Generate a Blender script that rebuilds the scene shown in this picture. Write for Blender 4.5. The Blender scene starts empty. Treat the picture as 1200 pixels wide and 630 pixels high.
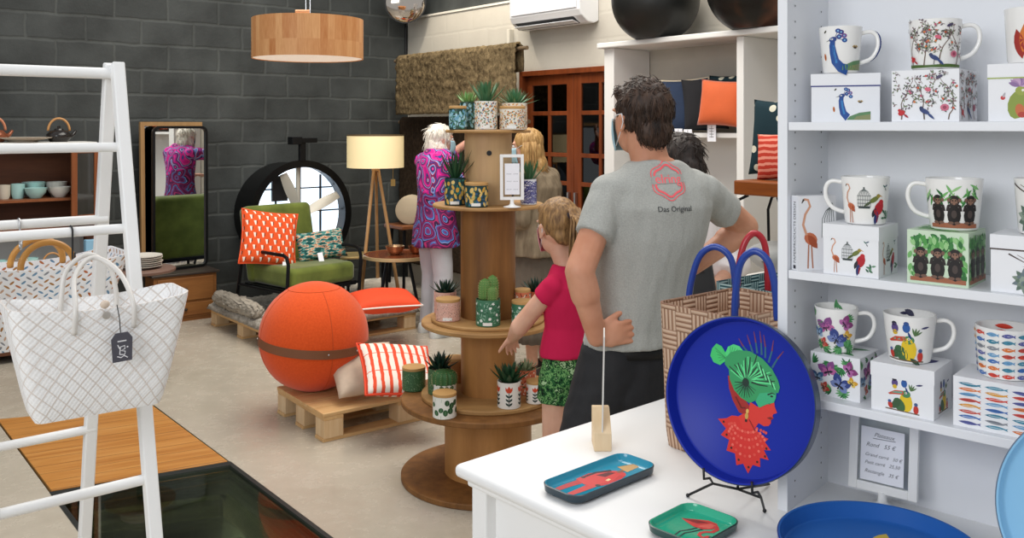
import bpy, bmesh, math, random
from mathutils import Vector as V, Matrix, noise
from mathutils.bvhtree import BVHTree
from mathutils.geometry import tessellate_polygon
random.seed(7)
sc = bpy.context.scene
COL = sc.collection
PI = math.pi
# ---------------------------------------------------------------- camera, sky, lights, exposure
F, HY, H = 1050.0, 147.0, 1.65            # focal length in pixels of a 1200 px frame, horizon row, eye height
cam_d = bpy.data.cameras.new('camera'); cam = bpy.data.objects.new('camera', cam_d); COL.objects.link(cam)
cam.location = (0, 0, H); cam.rotation_euler = (PI/2, 0, 0)
cam_d.sensor_width = 36; cam_d.lens = 36*F/1200; cam_d.shift_y = (HY-315)/1200
cam_d.clip_start = .05
sc.camera = cam
w = bpy.data.worlds.new('world'); sc.world = w; w.use_nodes = True
w.node_tree.nodes['Background'].inputs[0].default_value = (.93, .96, 1.0, 1)
w.node_tree.nodes['Background'].inputs[1].default_value = .50
def area(name, loc, aim, sx, sy, power, col):
    d = bpy.data.lights.new(name, 'AREA'); d.shape = 'RECTANGLE'; d.size = sx; d.size_y = sy; d.energy = power; d.color = col
    o = bpy.data.objects.new(name, d); COL.objects.link(o); o.location = loc
    o.rotation_euler = (V(aim)-V(loc)).to_track_quat('-Z', 'Y').to_euler()
    return o
area('window_daylight', (-2.6, -1.6, 2.9), (.6, 2.2, 1.1), 2.6, 2.0, 92, (.95, .97, 1.0))
area('ceiling_light', (-.6, 5.6, 4.2), (-.6, 5.9, 0), 3.2, 3.2, 185, (1.0, .95, .87))
area('ceiling_light_front', (1.1, 2.4, 3.8), (.6, 2.6, 0), 1.6, 1.6, 30, (1.0, .98, .95))
def spot(name, loc, aim, power, deg, col, r=.05):
    d = bpy.data.lights.new(name, 'SPOT'); d.energy = power; d.spot_size = math.radians(deg); d.spot_blend = .6; d.color = col; d.shadow_soft_size = r
    o = bpy.data.objects.new(name, d); COL.objects.link(o); o.location = loc
    o.rotation_euler = (V(aim)-V(loc)).to_track_quat('-Z', 'Y').to_euler()
spot('track_spot', (-.9, 7.9, 3.9), (-.45, 8.55, 2.2), 120, 70, (1, .9, .75))
sc.view_settings.view_transform = 'Standard'; sc.view_settings.look = 'None'
sc.view_settings.gamma = 1; sc.view_settings.use_curve_mapping = False
sc.view_settings.exposure = 0.12
# ---------------------------------------------------------------- helpers
def P(px, py, D):                          # the point at depth D seen at a pixel
    return V(((px-600)/F*D, D, H-(py-HY)/F*D))
def onz(px, py, z):                        # the point of height z seen at a pixel
    return P(px, py, (H-z)*F/(py-HY))
def lin(c):
    if isinstance(c, str): c = tuple(int(c[i:i+2], 16) for i in (0, 2, 4))
    if max(c) > 1: c = tuple(x/255 for x in c)
    return tuple((x/12.92 if x <= .04045 else ((x+.055)/1.055)**2.4) for x in c[:3]) + (1,)
class NT:
    def __init__(s, name):
        s.m = bpy.data.materials.new(name); s.m.use_nodes = True; s.t = s.m.node_tree
        s.b = s.t.nodes['Principled BSDF']
    def n(s, typ, **kw):
        x = s.t.nodes.new('ShaderNode'+typ)
        for k, v in kw.items():
            if k.startswith('i_'):
                k = k[2:]; x.inputs[int(k) if k.isdigit() else k.replace('_', ' ')].default_value = v
            else: setattr(x, k, v)
        return x
    def l(s, a, b): s.t.links.new(a, b)
    def coord(s, kind='Object', scale=(1, 1, 1), rot=(0, 0, 0)):
        c = s.n('TexCoord'); mp = s.n('Mapping'); mp.inputs['Scale'].default_value = scale; mp.inputs['Rotation'].default_value = rot
        s.l(c.outputs[kind], mp.inputs[0]); return mp.outputs[0]
    def ramp(s, fac, stops, const=False):
        r = s.n('ValToRGB'); e = r.color_ramp.elements
        if const: r.color_ramp.interpolation = 'CONSTANT'
        while len(e) < len(stops): e.new(.5)
        for el, (p, c) in zip(e, stops): el.position = p; el.color = lin(c)
        s.l(fac, r.inputs[0]); return r.outputs[0]
    def mix(s, fac, a, b, mode='MIX'):
        x = s.n('MixRGB', blend_type=mode)
        for i, v in ((0, fac), (1, a), (2, b)):
            if hasattr(v, 'default_value'): s.l(v, x.inputs[i])
            elif i == 0: x.inputs[0].default_value = v
            else: x.inputs[i].default_value = lin(v)
        return x.outputs[0]
    def math(s, op, a, b=None, c=None):
        x = s.n('Math', operation=op)
        for i, v in enumerate((a, b, c)):
            if v is None: continue
            if hasattr(v, 'default_value'): s.l(v, x.inputs[i])
            else: x.inputs[i].default_value = v
        return x.outputs[0]
    def noise(s, vec, scale, detail=4, rough=.55, out=0):
        x = s.n('TexNoise'); x.inputs['Scale'].default_value = scale; x.inputs['Detail'].default_value = detail; x.inputs['Roughness'].default_value = rough
        s.l(vec, x.inputs['Vector']); return x.outputs[out]
    def bump(s, h, st=.3, dist=.01):
        x = s.n('Bump'); x.inputs['Strength'].default_value = st; x.inputs['Distance'].default_value = dist
        s.l(h, x.inputs['Height']); s.l(x.outputs[0], s.b.inputs['Normal'])
    def col(s, c):
        if hasattr(c, 'default_value'): s.l(c, s.b.inputs['Base Color'])
        else: s.b.inputs['Base Color'].default_value = lin(c)
    def fin(s, rough=.5, metal=0, spec=.5, **kw):
        s.b.inputs['Roughness'].default_value = rough; s.b.inputs['Metallic'].default_value = metal
        s.b.inputs['Specular IOR Level'].default_value = spec
        for k, v in kw.items(): s.b.inputs[k.replace('_', ' ')].default_value = v
        return s.m
_mc = {}
def mat(c, rough=.5, metal=0, var=0, vs=8, bump=0, bs=60, spec=.5, **kw):   # plain procedural material
    key = (str(c), rough, metal, var, vs, bump, bs, spec, str(kw))
    if key in _mc: return _mc[key]
    n = NT('mat_%d' % len(_mc))
    if var or bump: co = n.coord('Object')
    if var:
        f = n.noise(co, vs, 5)
        L = lin(c)
        x = n.n('HueSaturation'); x.inputs['Color'].default_value = L
        n.l(n.math('MULTIPLY_ADD', f, 2*var, 1-var), x.inputs['Value']); n.col(x.outputs[0])
    else: n.col(c)
    if bump: n.bump(n.noise(co, bs, 3), bump, .004)
    _mc[key] = n.fin(rough, metal, spec, **kw); return _mc[key]
def wood(c1, c2, axis=0, scale=6, stretch=12, rough=.55, ring=False):
    key = ('wood', str(c1), str(c2), axis, scale, stretch, rough)
    if key in _mc: return _mc[key]
    n = NT('wood_%d' % len(_mc)); s = [stretch]*3; s[axis] = 1
    co = n.coord('Object', tuple(x*scale/8 for x in s))
    f = n.noise(co, 3.0, 6, .65); g = n.noise(n.coord('Object'), 2.2, 2)
    f2 = n.math('ADD', n.math('MULTIPLY', f, .75), n.math('MULTIPLY', g, .3))
    n.col(n.ramp(f2, ((.3, c1), (.72, c2)))); n.bump(f, .12, .002)
    _mc[key] = n.fin(rough, 0, .35); return _mc[key]
def newbm():
    bm = bmesh.new(); bm.loops.layers.float_color.new('Col'); bm.loops.layers.uv.new('UVMap'); return bm
_TM = {}
def thing(name, label, cat, loc=(0, 0, 0), rotz=0, group=None):
    o = bpy.data.objects.new(name, None); COL.objects.link(o); o.empty_display_size = .05
    o.location = loc; o.rotation_euler = (0, 0, rotz)
    _TM[o] = Matrix.Translation(V(loc)) @ Matrix.Rotation(rotz, 4, 'Z')
    return tag(o, label, cat, group)
def tag(o, label, cat, group=None):
    o['label'] = label; o['category'] = cat
    if group: o['group'] = group
    return o
def obj(name, bm, m, parent=None, smooth=None, bevel=0, seg=2, world=False, loc=None, rotz=0, subsurf=0, rot=None, raw=False):
    if isinstance(bm, bpy.types.Mesh): me = bm; me.name = name
    else:
        me = bpy.data.meshes.new(name)
        if not raw: bmesh.ops.recalc_face_normals(bm, faces=bm.faces)
        bm.to_mesh(me); bm.free()
    ms = m if isinstance(m, (list, tuple)) else [m]
    if not me.materials:
        for x in ms: me.materials.append(x)
    o = bpy.data.objects.new(name, me); COL.objects.link(o)
    if loc is not None: o.location = loc
    if rotz: o.rotation_euler = (0, 0, rotz)
    if rot: o.rotation_euler = rot
    if parent:
        o.parent = parent
        if world: o.matrix_parent_inverse = _TM[parent].inverted() if parent in _TM else Matrix()
    if bevel:
        b = o.modifiers.new('bevel', 'BEVEL'); b.width = bevel; b.segments = seg; b.limit_method = 'ANGLE'; b.angle_limit = math.radians(40)
    if subsurf:
        s = o.modifiers.new('sub', 'SUBSURF'); s.levels = subsurf; s.render_levels = subsurf
    if smooth is not None:
        for p in me.polygons: p.use_smooth = True
        if smooth < 180: me.set_sharp_from_angle(angle=math.radians(smooth))
    return o
def struct(name, bm, m, **kw):
    o = obj(name, bm, m, **kw)
    if not o.parent: o['kind'] = 'structure'
    return o
def box(bm, c, s, R=None, mi=0):
    c = V(c); vs = []
    for dz in (-.5, .5):
        for dx, dy in ((-.5, -.5), (.5, -.5), (.5, .5), (-.5, .5)):
            p = V((dx*s[0], dy*s[1], dz*s[2]))
            if R is not None: p = R @ p
            vs.append(bm.verts.new(c+p))
    for f in ((0, 3, 2, 1), (4, 5, 6, 7), (0, 1, 5, 4), (1, 2, 6, 5), (2, 3, 7, 6), (3, 0, 4, 7)):
        q = bm.faces.new([vs[i] for i in f]); q.material_index = mi
    return bm
def bx(bm, x0, x1, y0, y1, z0, z1, mi=0):
    return box(bm, ((x0+x1)/2, (y0+y1)/2, (z0+z1)/2), (x1-x0, y1-y0, z1-z0), None, mi)
def rz(a): return Matrix.Rotation(a, 3, 'Z')
def rx(a): return Matrix.Rotation(a, 3, 'X')
def ry(a): return Matrix.Rotation(a, 3, 'Y')
def loft(bm, rings, cap=True, closed=True, mi=0, uv=None):
    n = len(rings[0]); vv = [[bm.verts.new(p) for p in r] for r in rings]
    ul = bm.loops.layers.uv.get('UVMap')
    for i in range(len(rings)-1):
        for j in range(n if closed else n-1):
            k = (j+1) % n
            f = bm.faces.new((vv[i][j], vv[i][k], vv[i+1][k], vv[i+1][j])); f.material_index = mi
            if ul:
                for lp, (a, b) in zip(f.loops, ((j, i), (j+1, i), (j+1, i+1), (j, i+1))):
                    lp[ul].uv = (a/n, b/(len(rings)-1))
    if cap:
        for r in (vv[0], vv[-1]):
            f = bm.faces.new(r if r is vv[-1] else r[::-1]); f.material_index = mi
    return vv
def lathe(bm, prof, n=32, c=(0, 0, 0), R=None, mi=0):
    c = V(c); prev = None; ul = bm.loops.layers.uv.get('UVMap')
    for i, (r, z) in enumerate(prof):
        if r < 1e-6: p = V((0, 0, z)); ring = [bm.verts.new(c+(R @ p if R else p))]
        else:
            ring = []
            for j in range(n):
                a = 2*PI*j/n; p = V((r*math.cos(a), r*math.sin(a), z)); ring.append(bm.verts.new(c+(R @ p if R else p)))
        if prev:
            m = max(len(ring), len(prev))
            if m > 1:
                for j in range(n):
                    k = (j+1) % n
                    a = [prev[0]] if len(prev) == 1 else [prev[j], prev[k]]
                    b = [ring[0]] if len(ring) == 1 else [ring[k], ring[j]]
                    f = bm.faces.new(a+b); f.material_index = mi
                    if ul:
                        uvs = ([(j/n, i-1)] if len(prev) == 1 else [(j/n, i-1), ((j+1)/n, i-1)])+([(j/n, i)] if len(ring) == 1 else [((j+1)/n, i), (j/n, i)])
                        for lp, u in zip(f.loops, uvs): lp[ul].uv = (u[0], u[1]/(len(prof)-1))
        prev = ring
    return bm
def frames(pts, closed=False):
    pts = [V(p) for p in pts]; n = len(pts); T = []
    for i in range(n):
        a = pts[i-1] if (i > 0 or closed) else pts[i]; b = pts[(i+1) % n] if (i < n-1 or closed) else pts[i]
        T.append((b-a).normalized())
    up = V((0, 0, 1)) if abs(T[0].z) < .9 else V((1, 0, 0))
    N = (up-T[0]*up.dot(T[0])).normalized(); out = []
    for i in range(n):
        N = (N-T[i]*N.dot(T[i])).normalized(); out.append((pts[i], T[i], N, T[i].cross(N)))
    return out
def tube(bm, pts, r, n=10, closed=False, cap=True, flat=1, mi=0, a0=0):
    fr = frames(pts, closed); rs = r if isinstance(r, (list, tuple)) else [r]*len(fr)
    rings = [[p+(N*math.cos(a0+2*PI*j/n)*q*flat+B*math.sin(a0+2*PI*j/n)*q) for j in range(n)] for (p, T, N, B), q in zip(fr, rs)]
    if closed: rings.append(rings[0])
    loft(bm, rings, cap and not closed, mi=mi)
    if closed: bmesh.ops.remove_doubles(bm, verts=bm.verts[-n*len(rings):], dist=1e-6)
    return bm
def arc(c, r, a0, a1, n=16, ax=(1, 0, 0), ay=(0, 0, 1)):
    c, ax, ay = V(c), V(ax), V(ay)
    return [c+ax*r*math.cos(a0+(a1-a0)*i/n)+ay*r*math.sin(a0+(a1-a0)*i/n) for i in range(n+1)]
def prism(bm, poly, h, M=None, mi=0):       # polygon in xy extruded along z from 0 to h
    M = M or Matrix(); lo = [bm.verts.new(M @ V((x, y, 0))) for x, y in poly]; hi = [bm.verts.new(M @ V((x, y, h))) for x, y in poly]
    n = len(poly)
    for f in [lo[::-1], hi]+[[lo[i], lo[(i+1) % n], hi[(i+1) % n], hi[i]] for i in range(n)]:
        q = bm.faces.new(f); q.material_index = mi
    return bm
def ell(bm, c, r, R=None, nu=16, nv=10, mi=0):
    c = V(c); r = (r, r, r) if not isinstance(r, (tuple, list)) else r
    prof = [(math.sin(PI*i/nv), -math.cos(PI*i/nv)) for i in range(nv+1)]; prof[0] = (0, -1); prof[-1] = (0, 1)
    S = Matrix.Diagonal(r); M = (R @ S) if R else S
    return lathe(bm, prof, nu, c, M, mi)
def pillow(bm, w, h, t, n=16, M=None, pinch=.07, mi=0):   # a stuffed cushion in the xz plane, thickness along y
    M = M or Matrix(); ul = bm.loops.layers.uv.get('UVMap'); g = {}
    for s in (1, -1):
        for i in range(n+1):
            for j in range(n+1):
                u, v = 2*i/n-1, 2*j/n-1
                if s == -1 and (abs(u) == 1 or abs(v) == 1): g[s, i, j] = g[1, i, j]; continue
                e = (1-abs(u)**2.6)*(1-abs(v)**2.6)
                x = u*w/2*(1-pinch*(1-abs(v)**2)*abs(u)**3); z = v*h/2*(1-pinch*(1-abs(u)**2)*abs(v)**3)
                nz = noise.noise(V((x*7, z*7, s*3+w*11)))*.06*t
                g[s, i, j] = bm.verts.new(M @ V((x, s*(t/2*e**.42 if e > 0 else 0)+nz*e, z)))
        for i in range(n):
            for j in range(n):
                q = [g[s, i, j], g[s, i+1, j], g[s, i+1, j+1], g[s, i, j+1]]
                f = bm.faces.new(q); f.material_index = mi
                for lp, (a, b) in zip(f.loops, ((i, j), (i+1, j), (i+1, j+1), (i, j+1))): lp[ul].uv = (a/n, b/n)
    return bm
def mesh_of(o):
    dg = bpy.context.evaluated_depsgraph_get(); ev = o.evaluated_get(dg)
    me = bpy.data.meshes.new_from_object(ev); bpy.data.objects.remove(o); return me
def blob(bm, voxel, it=4, fac=.5):           # union of overlapping closed pieces as one continuous surface
    me = bpy.data.meshes.new('blob'); bm.to_mesh(me); bm.free()
    o = bpy.data.objects.new('blob', me); COL.objects.link(o)
    r = o.modifiers.new('r', 'REMESH'); r.mode = 'VOXEL'; r.voxel_size = voxel; r.use_smooth_shade = True
    if it: s = o.modifiers.new('s', 'SMOOTH'); s.factor = fac; s.iterations = it
    return mesh_of(o)
# printed patterns: flat shapes laid on a surface through a mapping (u, v, lift) -> point
PRINT = NT('print'); _a = PRINT.n('Attribute', attribute_name='Col'); PRINT.l(_a.outputs['Color'], PRINT.b.inputs['Base Color'])
PRINT = PRINT.fin(.45, 0, .4)
class Paint:
    def __init__(s): s.it = []; s.g = {}; s.n = 0
    def up(s): s.n += 1; s.g[len(s.it)] = s.n
    def poly(s, pts, col): s.up(); s.it.append(('p', [tuple(p) for p in pts], col)); return s
    def ell(s, cx, cy, a, b=None, rot=0, col='000000', n=12):
        b = b or a; c, d = math.cos(rot), math.sin(rot); pts = []
        for i in range(n):
            x, y = a*math.cos(2*PI*i/n), b*math.sin(2*PI*i/n); pts.append((cx+x*c-y*d, cy+x*d+y*c))
        s.up(); s.it.append(('f', pts, col, (cx, cy))); return s
    def leaf(s, x, y, L, wd, ang, col, n=5):
        up = []; dn = []
        for i in range(n+1):
            t = i/n; h = wd/2*math.sin(PI*t)**.8 if 0 < t < 1 else 0
            c, d = math.cos(ang), math.sin(ang)
            up.append((x+t*L*c-h*d, y+t*L*d+h*c)); dn.append((x+t*L*c+h*d, y+t*L*d-h*c))
        s.up(); s.it.append(('p', dn+up[1:-1][::-1], col)); return s
    def line(s, pts, wd, col, w1=None):
        n = len(pts); w1 = wd if w1 is None else w1; L = []; Rr = []
        for i, p in enumerate(pts):
            a = pts[max(0, i-1)]; b = pts[min(n-1, i+1)]; dx, dy = b[0]-a[0], b[1]-a[1]; q = math.hypot(dx, dy) or 1
            h = (wd+(w1-wd)*i/max(1, n-1))/2
            L.append((p[0]-dy/q*h, p[1]+dx/q*h)); Rr.append((p[0]+dy/q*h, p[1]-dx/q*h))
        s.up()
        for i in range(n-1): s.it.append(('q', [Rr[i], Rr[i+1], L[i+1], L[i]], col))
        return s
    def text(s, txt, x, y, size, col, align='CENTER', shear=0, rot=0):
        cu = bpy.data.curves.new('t', 'FONT'); cu.body = txt; cu.size = size; cu.align_x = align; cu.shear = shear; cu.resolution_u = 3
        o = bpy.data.objects.new('t', cu); COL.objects.link(o); me = mesh_of(o); bpy.data.curves.remove(cu)
        c, d = math.cos(rot), math.sin(rot)
        vs = [(x+v.co.x*c-v.co.y*d, y+v.co.x*d+v.co.y*c) for v in me.vertices]
        s.up(); s.it.append(('m', vs, col, [tuple(p.vertices) for p in me.polygons])); bpy.data.meshes.remove(me); return s
    def into(s, bm, mp, mi=1, eps=.0004, step=.00001, clip=None, maxu=0):
        cl = bm.loops.layers.float_color.get('Col'); maxu = maxu or getattr(mp, 'maxu', 0)
        k = 0
        for q_, it in enumerate(s.it):
            k = s.g.get(q_, k); lf = eps+step*k; c = lin(it[2]); P2 = list(it[1]); n = len(P2)
            if clip and not all(clip(*p) for p in P2): continue
            if it[0] == 'm': T = [tuple(f[j] for j in (0, i, i+1)) for f in it[3] for i in range(1, len(f)-1)]
            elif it[0] == 'f': P2.append(it[3]); T = [(n, i, (i+1) % n) for i in range(n)]
            elif n > 3: T = list(tessellate_polygon([[V((x, y, 0)) for x, y in P2]]))
            else: T = [(0, 1, 2)]
            st = [[P2[i] for i in t] for t in T]; out = []
            while st:
                t = st.pop(); L = [abs(t[i][0]-t[(i+1) % 3][0]) for i in range(3)]; i = L.index(max(L))
                if maxu and L[i] > maxu:
                    a, b, d = t[i], t[(i+1) % 3], t[(i+2) % 3]; m = ((a[0]+b[0])/2, (a[1]+b[1])/2); st += [[a, m, d], [m, b, d]]
                else: out.append(t)
            cache = {}
            for t in out:
                area_ = (t[1][0]-t[0][0])*(t[2][1]-t[0][1])-(t[2][0]-t[0][0])*(t[1][1]-t[0][1])
                if abs(area_) < 1e-12: continue
                if area_ < 0: t = t[::-1]
                vs = []
                for p in t:
                    if p not in cache: q = mp(p[0], p[1], lf); cache[p] = bm.verts.new(q) if q is not None else None
                    vs.append(cache[p])
                if None in vs: continue
                f = bm.faces.new(vs); f.material_index = mi
                for lp in f.loops: lp[cl] = c
        return bm
def planemap(o, ux, uy):
    o, ux, uy = V(o), V(ux).normalized(), V(uy).normalized(); nn = ux.cross(uy)
    return lambda u, v, e: o+ux*u+uy*v+nn*e
def cylmap(r0, r1, h, a0=-PI/2, c=(0, 0, 0)):    # u in metres along the mid circumference, v = height
    c = V(c); rm = (r0+r1)/2
    def f(u, v, e):
        a = a0+u/rm; r = r0+(r1-r0)*v/h+e; return c+V((r*math.cos(a), r*math.sin(a), v))
    f.maxu = rm*.2; return f
def copy_tree(root, loc=None, rotz=None, label=None, group=None):
    r = root.copy(); COL.objects.link(r)
    if loc is not None: r.location = loc
    if rotz is not None: r.rotation_euler = (0, 0, rotz)
    if label: r['label'] = label
    if group: r['group'] = group
    for ch in list(root.children):
        c = ch.copy(); COL.objects.link(c); c.parent = r
        for g in list(ch.children):
            d = g.copy(); COL.objects.link(d); d.parent = c
    return r
# ---------------------------------------------------------------- common materials
WHITE = mat('f1f1f0', .42, var=.02, vs=3); WPAINT = mat('eceef2', .45, var=.02, vs=4)
CERAM = mat('f6f5f2', .12, spec=.6); BLACKM = mat('15161a', .4, .6); BLACK = mat('121214', .5)
STEEL = mat('c4c4c6', .3, 1.0); PAPER = mat('f3f4fa', .7); DARKW = mat('2a1b12', .45, var=.2)
PINE = wood('c79a63', 'e3bf8a', 0); PINEY = wood('c79a63', 'e3bf8a', 1); PINEZ = wood('cfa878', 'ead0a8', 2)
GLASS = NT('clear_glass'); _t = GLASS.n('BsdfTransparent'); _g = GLASS.n('BsdfGlossy'); _g.inputs['Roughness'].default_value = .02
_m = GLASS.n('MixShader'); _lw = GLASS.n('LayerWeight'); _lw.inputs[0].default_value = .25
_t.inputs[0].default_value = (.93, .95, .95, 1)
GLASS.l(GLASS.math('MULTIPLY_ADD', _lw.outputs['Fresnel'], .7, .02), _m.inputs[0]); GLASS.l(_t.outputs[0], _m.inputs[1]); GLASS.l(_g.outputs[0], _m.inputs[2])
GLASS.l(_m.outputs[0], GLASS.t.nodes['Material Output'].inputs[0]); GLASS = GLASS.m
def tinted(c, base):
    n = NT('tinted_glass'); t = n.n('BsdfTransparent'); t.inputs[0].default_value = lin(c); g = n.n('BsdfGlossy'); g.inputs['Roughness'].default_value = .03
    m = n.n('MixShader'); lw = n.n('LayerWeight'); lw.inputs[0].default_value = .3
    n.l(n.math('MULTIPLY_ADD', lw.outputs['Fresnel'], .8, base), m.inputs[0]); n.l(t.outputs[0], m.inputs[1]); n.l(g.outputs[0], m.inputs[2])
    n.l(m.outputs[0], n.t.nodes['Material Output'].inputs[0]); return n.m
MIRROR = mat('e6eaea', .01, 1.0)
# ================================================================= THE SETTING
RA = math.radians(39.3)                       # the room's axes seen from the camera
UA, UB = V((math.cos(RA), math.sin(RA), 0)), V((math.sin(RA), -math.cos(RA), 0))   # along the black wall; along the white wall towards us
C0 = V((-1.10, 9.47, 0))                      # the corner of the two walls
def wall_mat(name, c1, c2, mortar, axis, bump, rough, var):
    n = NT(name); co = n.n('TexCoord'); s = n.n('SeparateXYZ'); n.l(co.outputs['Object'], s.inputs[0])
    cb = n.n('CombineXYZ'); n.l(s.outputs[axis], cb.inputs[0]); n.l(s.outputs[2], cb.inputs[1])
    nz = n.noise(co.outputs['Object'], 5, 3, out=1); wob = n.n('VectorMath', operation='MULTIPLY_ADD'); wob.inputs[1].default_value = (.035, .03, 0)
    n.l(nz, wob.inputs[0]); n.l(cb.outputs[0], wob.inputs[2])
    b = n.n('TexBrick'); n.l(wob.outputs[0], b.inputs['Vector'])
    b.inputs['Color1'].default_value = lin(c1); b.inputs['Color2'].default_value = lin(c2); b.inputs['Mortar'].default_value = lin(mortar)
    for k, v in (('Scale', 1), ('Mortar Size', .018), ('Mortar Smooth', .8), ('Bias', -.1), ('Brick Width', .45), ('Row Height', .215)): b.inputs[k].default_value = v
    f = n.noise(co.outputs['Object'], 2.2, 5); g = n.noise(co.outputs['Object'], 38, 4)
    n.col(n.mix(var, b.outputs[0], n.ramp(f, ((.35, '000000'), (.65, 'ffffff'))), 'OVERLAY'))
    n.bump(n.math('ADD', n.math('MULTIPLY', b.outputs['Fac'], -.8), n.math('MULTIPLY', g, .35)), bump, .02)
    return n.fin(rough, 0, .3)
BW = wall_mat('black_blockwork', '393c3b', '414443', '494c4a', 0, .35, .62, .3)
WW = wall_mat('painted_blockwork', 'c0baae', 'bbb5a9', 'bfb9ad', 1, .10, .6, .05)
bm = newbm(); bx(bm, -9, .2, 0, .2, -.02, 4.6)
struct('wall_back', bm, BW, loc=C0, rotz=RA)
S0, S1, DZ = 1.86, 3.2, 2.13                  # the double door's opening along the white wall
bm = newbm(); bx(bm, 0, .2, -S0, 0, -.02, 2.78); bx(bm, 0, .2, -S1, -S0, DZ, 2.78); bx(bm, 0, .2, -10.5, -S1, -.02, 2.78)
struct('wall_right', bm, WW, loc=C0, rotz=RA)
bm = newbm(); bx(bm, .02, .2, -10.5, 0, 2.78, 4.6)
struct('wall_upper', bm, BW, loc=C0, rotz=RA)
bm = newbm(); bx(bm, -.012, .03, -10.5, 0, 2.765, 2.785)
struct('trim_1', bm, mat('d8d2c6', .6), loc=C0, rotz=RA)
# floor with a pit under the glass
co = [onz(270, 541, 0), onz(58, 577, 0)]      # the board / glass boundary
gr0 = co[0]+UB*1.75; gl0 = co[1]+UB*1.75; gr1 = co[0]-UB*1.15; gl1 = co[1]-UB*1.3
n = NT('concrete'); c_ = n.coord('Object'); f = n.noise(c_, .9, 6, .6); g = n.noise(c_, 7, 6, .7); h = n.noise(c_, 60, 3)
n.col(n.mix(.35, n.ramp(f, ((.3, '9a9283'), (.5, 'b9b2a4'), (.68, 'cbc5b8'))), n.ramp(g, ((.35, '8f877a'), (.62, 'd2ccc0'))), 'MULTIPLY'))
n.col(n.mix(.4, n.ramp(f, ((.3, 'a89f8e'), (.5, 'b9b0a0'), (.7, 'c6bdae'))), n.ramp(g, ((.3, 'a99f8e'), (.7, 'c2b9a9')))))
n.bump(h, .06, .003); n.l(n.ramp(g, ((.3, '6a6a6a'), (.7, 'a0a0a0'))), n.b.inputs['Roughness']); CONC = n.m; n.b.inputs['Specular IOR Level'].default_value = .35
bm = newbm(); out = [(-12, -4, 0), (10, -4, 0), (10, 16, 0), (-12, 16, 0)]; inn = [gl0, gr0, gr1, gl1]
ov = [bm.verts.new(p) for p in out]; iv = [bm.verts.new(p) for p in inn]
for i in range(4):
    j = (i+1) % 4; bm.faces.new((ov[i], ov[j], iv[j], iv[i]))
struct('floor', bm, CONC)
def quad_slab(bm, q, z0, z1):
    return prism(bm, [(p.x, p.y) for p in q], z1-z0, Matrix.Translation((0, 0, z0)))
ins = lambda q, d: [p+(sum(q, V())/4-p).normalized()*d for p in q]
bm = newbm()
for i in range(4):
    a, b = inn[i], inn[(i+1) % 4]; d = (b-a).normalized(); nrm = V((-d.y, d.x, 0))
    quad_slab(bm, [a-nrm*.03-d*.03, b-nrm*.03+d*.03, b+nrm*.0, a+nrm*.0], -1.15, -.002)
quad_slab(bm, [gl0, gr0, gr1, gl1], -1.2, -1.15)
struct('pit_wall', bm, mat('767b6c', .8, var=.3, vs=5))
# ledges and a beam seen down in the pit
bm = newbm(); a, b = co[1]+UB*.12+UA*.12, co[0]+UB*.16-UA*.1
quad_slab(bm, [a, b, b+UB*.06, a+UB*.06], -.16, -.08)
a, b = co[0]+UB*.16-UA*.12, gr0-UB*.1-UA*.12
quad_slab(bm, [a, b, b+UA*.04, a+UA*.04], -.16, -.08)
struct('pit_beam', bm, mat('cfc8a4', .7, var=.1))
bm = newbm(); quad_slab(bm, [co[0]+UB*.3-UA*.5, co[0]+UB*.3-UA*.28, co[0]+UB*1.5-UA*.28, co[0]+UB*1.5-UA*.5], -.8, -.72)
d_ = bpy.data.lights.new('pit_lamp', 'POINT'); d_.energy = 11; d_.color = (1, .96, .82); d_.shadow_soft_size = .06; o_ = bpy.data.objects.new('pit_lamp', d_); COL.objects.link(o_); o_.location = (co[0]+co[1])/2+UB*.25+UA*.2+V((0, 0, -.45))
struct('pit_plank', bm, mat('5b4234', .7, var=.2))
# wooden hatch board
n = NT('hatch_boards'); c_ = n.coord('Object', (1, 1, 1), (0, 0, -math.radians(28)))
s_ = n.n('SeparateXYZ'); n.l(c_, s_.inputs[0]); row = n.math('FLOOR', n.math('MULTIPLY', s_.outputs[1], 9))
cb = n.n('CombineXYZ'); n.l(n.math('MULTIPLY', s_.outputs[0], .9), cb.inputs[0]); n.l(n.math('MULTIPLY', s_.outputs[1], 14), cb.inputs[1]); n.l(n.math('MULTIPLY', row, 3.7), cb.inputs[2])
f = n.noise(cb.outputs[0], 1.6, 6, .6)
fr_ = n.math('FRACT', n.math('MULTIPLY', s_.outputs[1], 9)); gap = n.math('LESS_THAN', fr_, .03)
n.col(n.mix(gap, n.ramp(f, ((.25, 'a5692f'), (.5, 'bf8342'), (.78, 'd09a58'))), '5f3b1a')); HATCH = n.fin(.35, 0, .4)
q = [gl1, gr1, co[0], co[1]]
bm = newbm(); quad_slab(bm, ins(q, .018), -.03, .004)
o = obj('wooden_hatch_board', bm, HATCH, bevel=.002); tag(o, 'orange-brown plank hatch board let into the concrete floor beside the glass panel', 'floor hatch')
t = thing('glass_floor_panel', 'dark walk-on glass panel over a pit in the concrete floor', 'glass floor panel')
q = [co[1], co[0], gr0, gl0]; qi = ins(q, .085)
bm = newbm(); quad_slab(bm, ins(q, .02), -.03, -.006)
obj('glass_pane', bm, tinted('cfd8c8', .05), t)
bm = newbm()
for i in range(4):
    j = (i+1) % 4; quad_slab(bm, [q[i], q[j], ins(q, .05)[j], ins(q, .05)[i]], -.02, .004)
obj('steel_rim', bm, mat('2a2d2c', .5, .3, var=.2), t)
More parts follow.
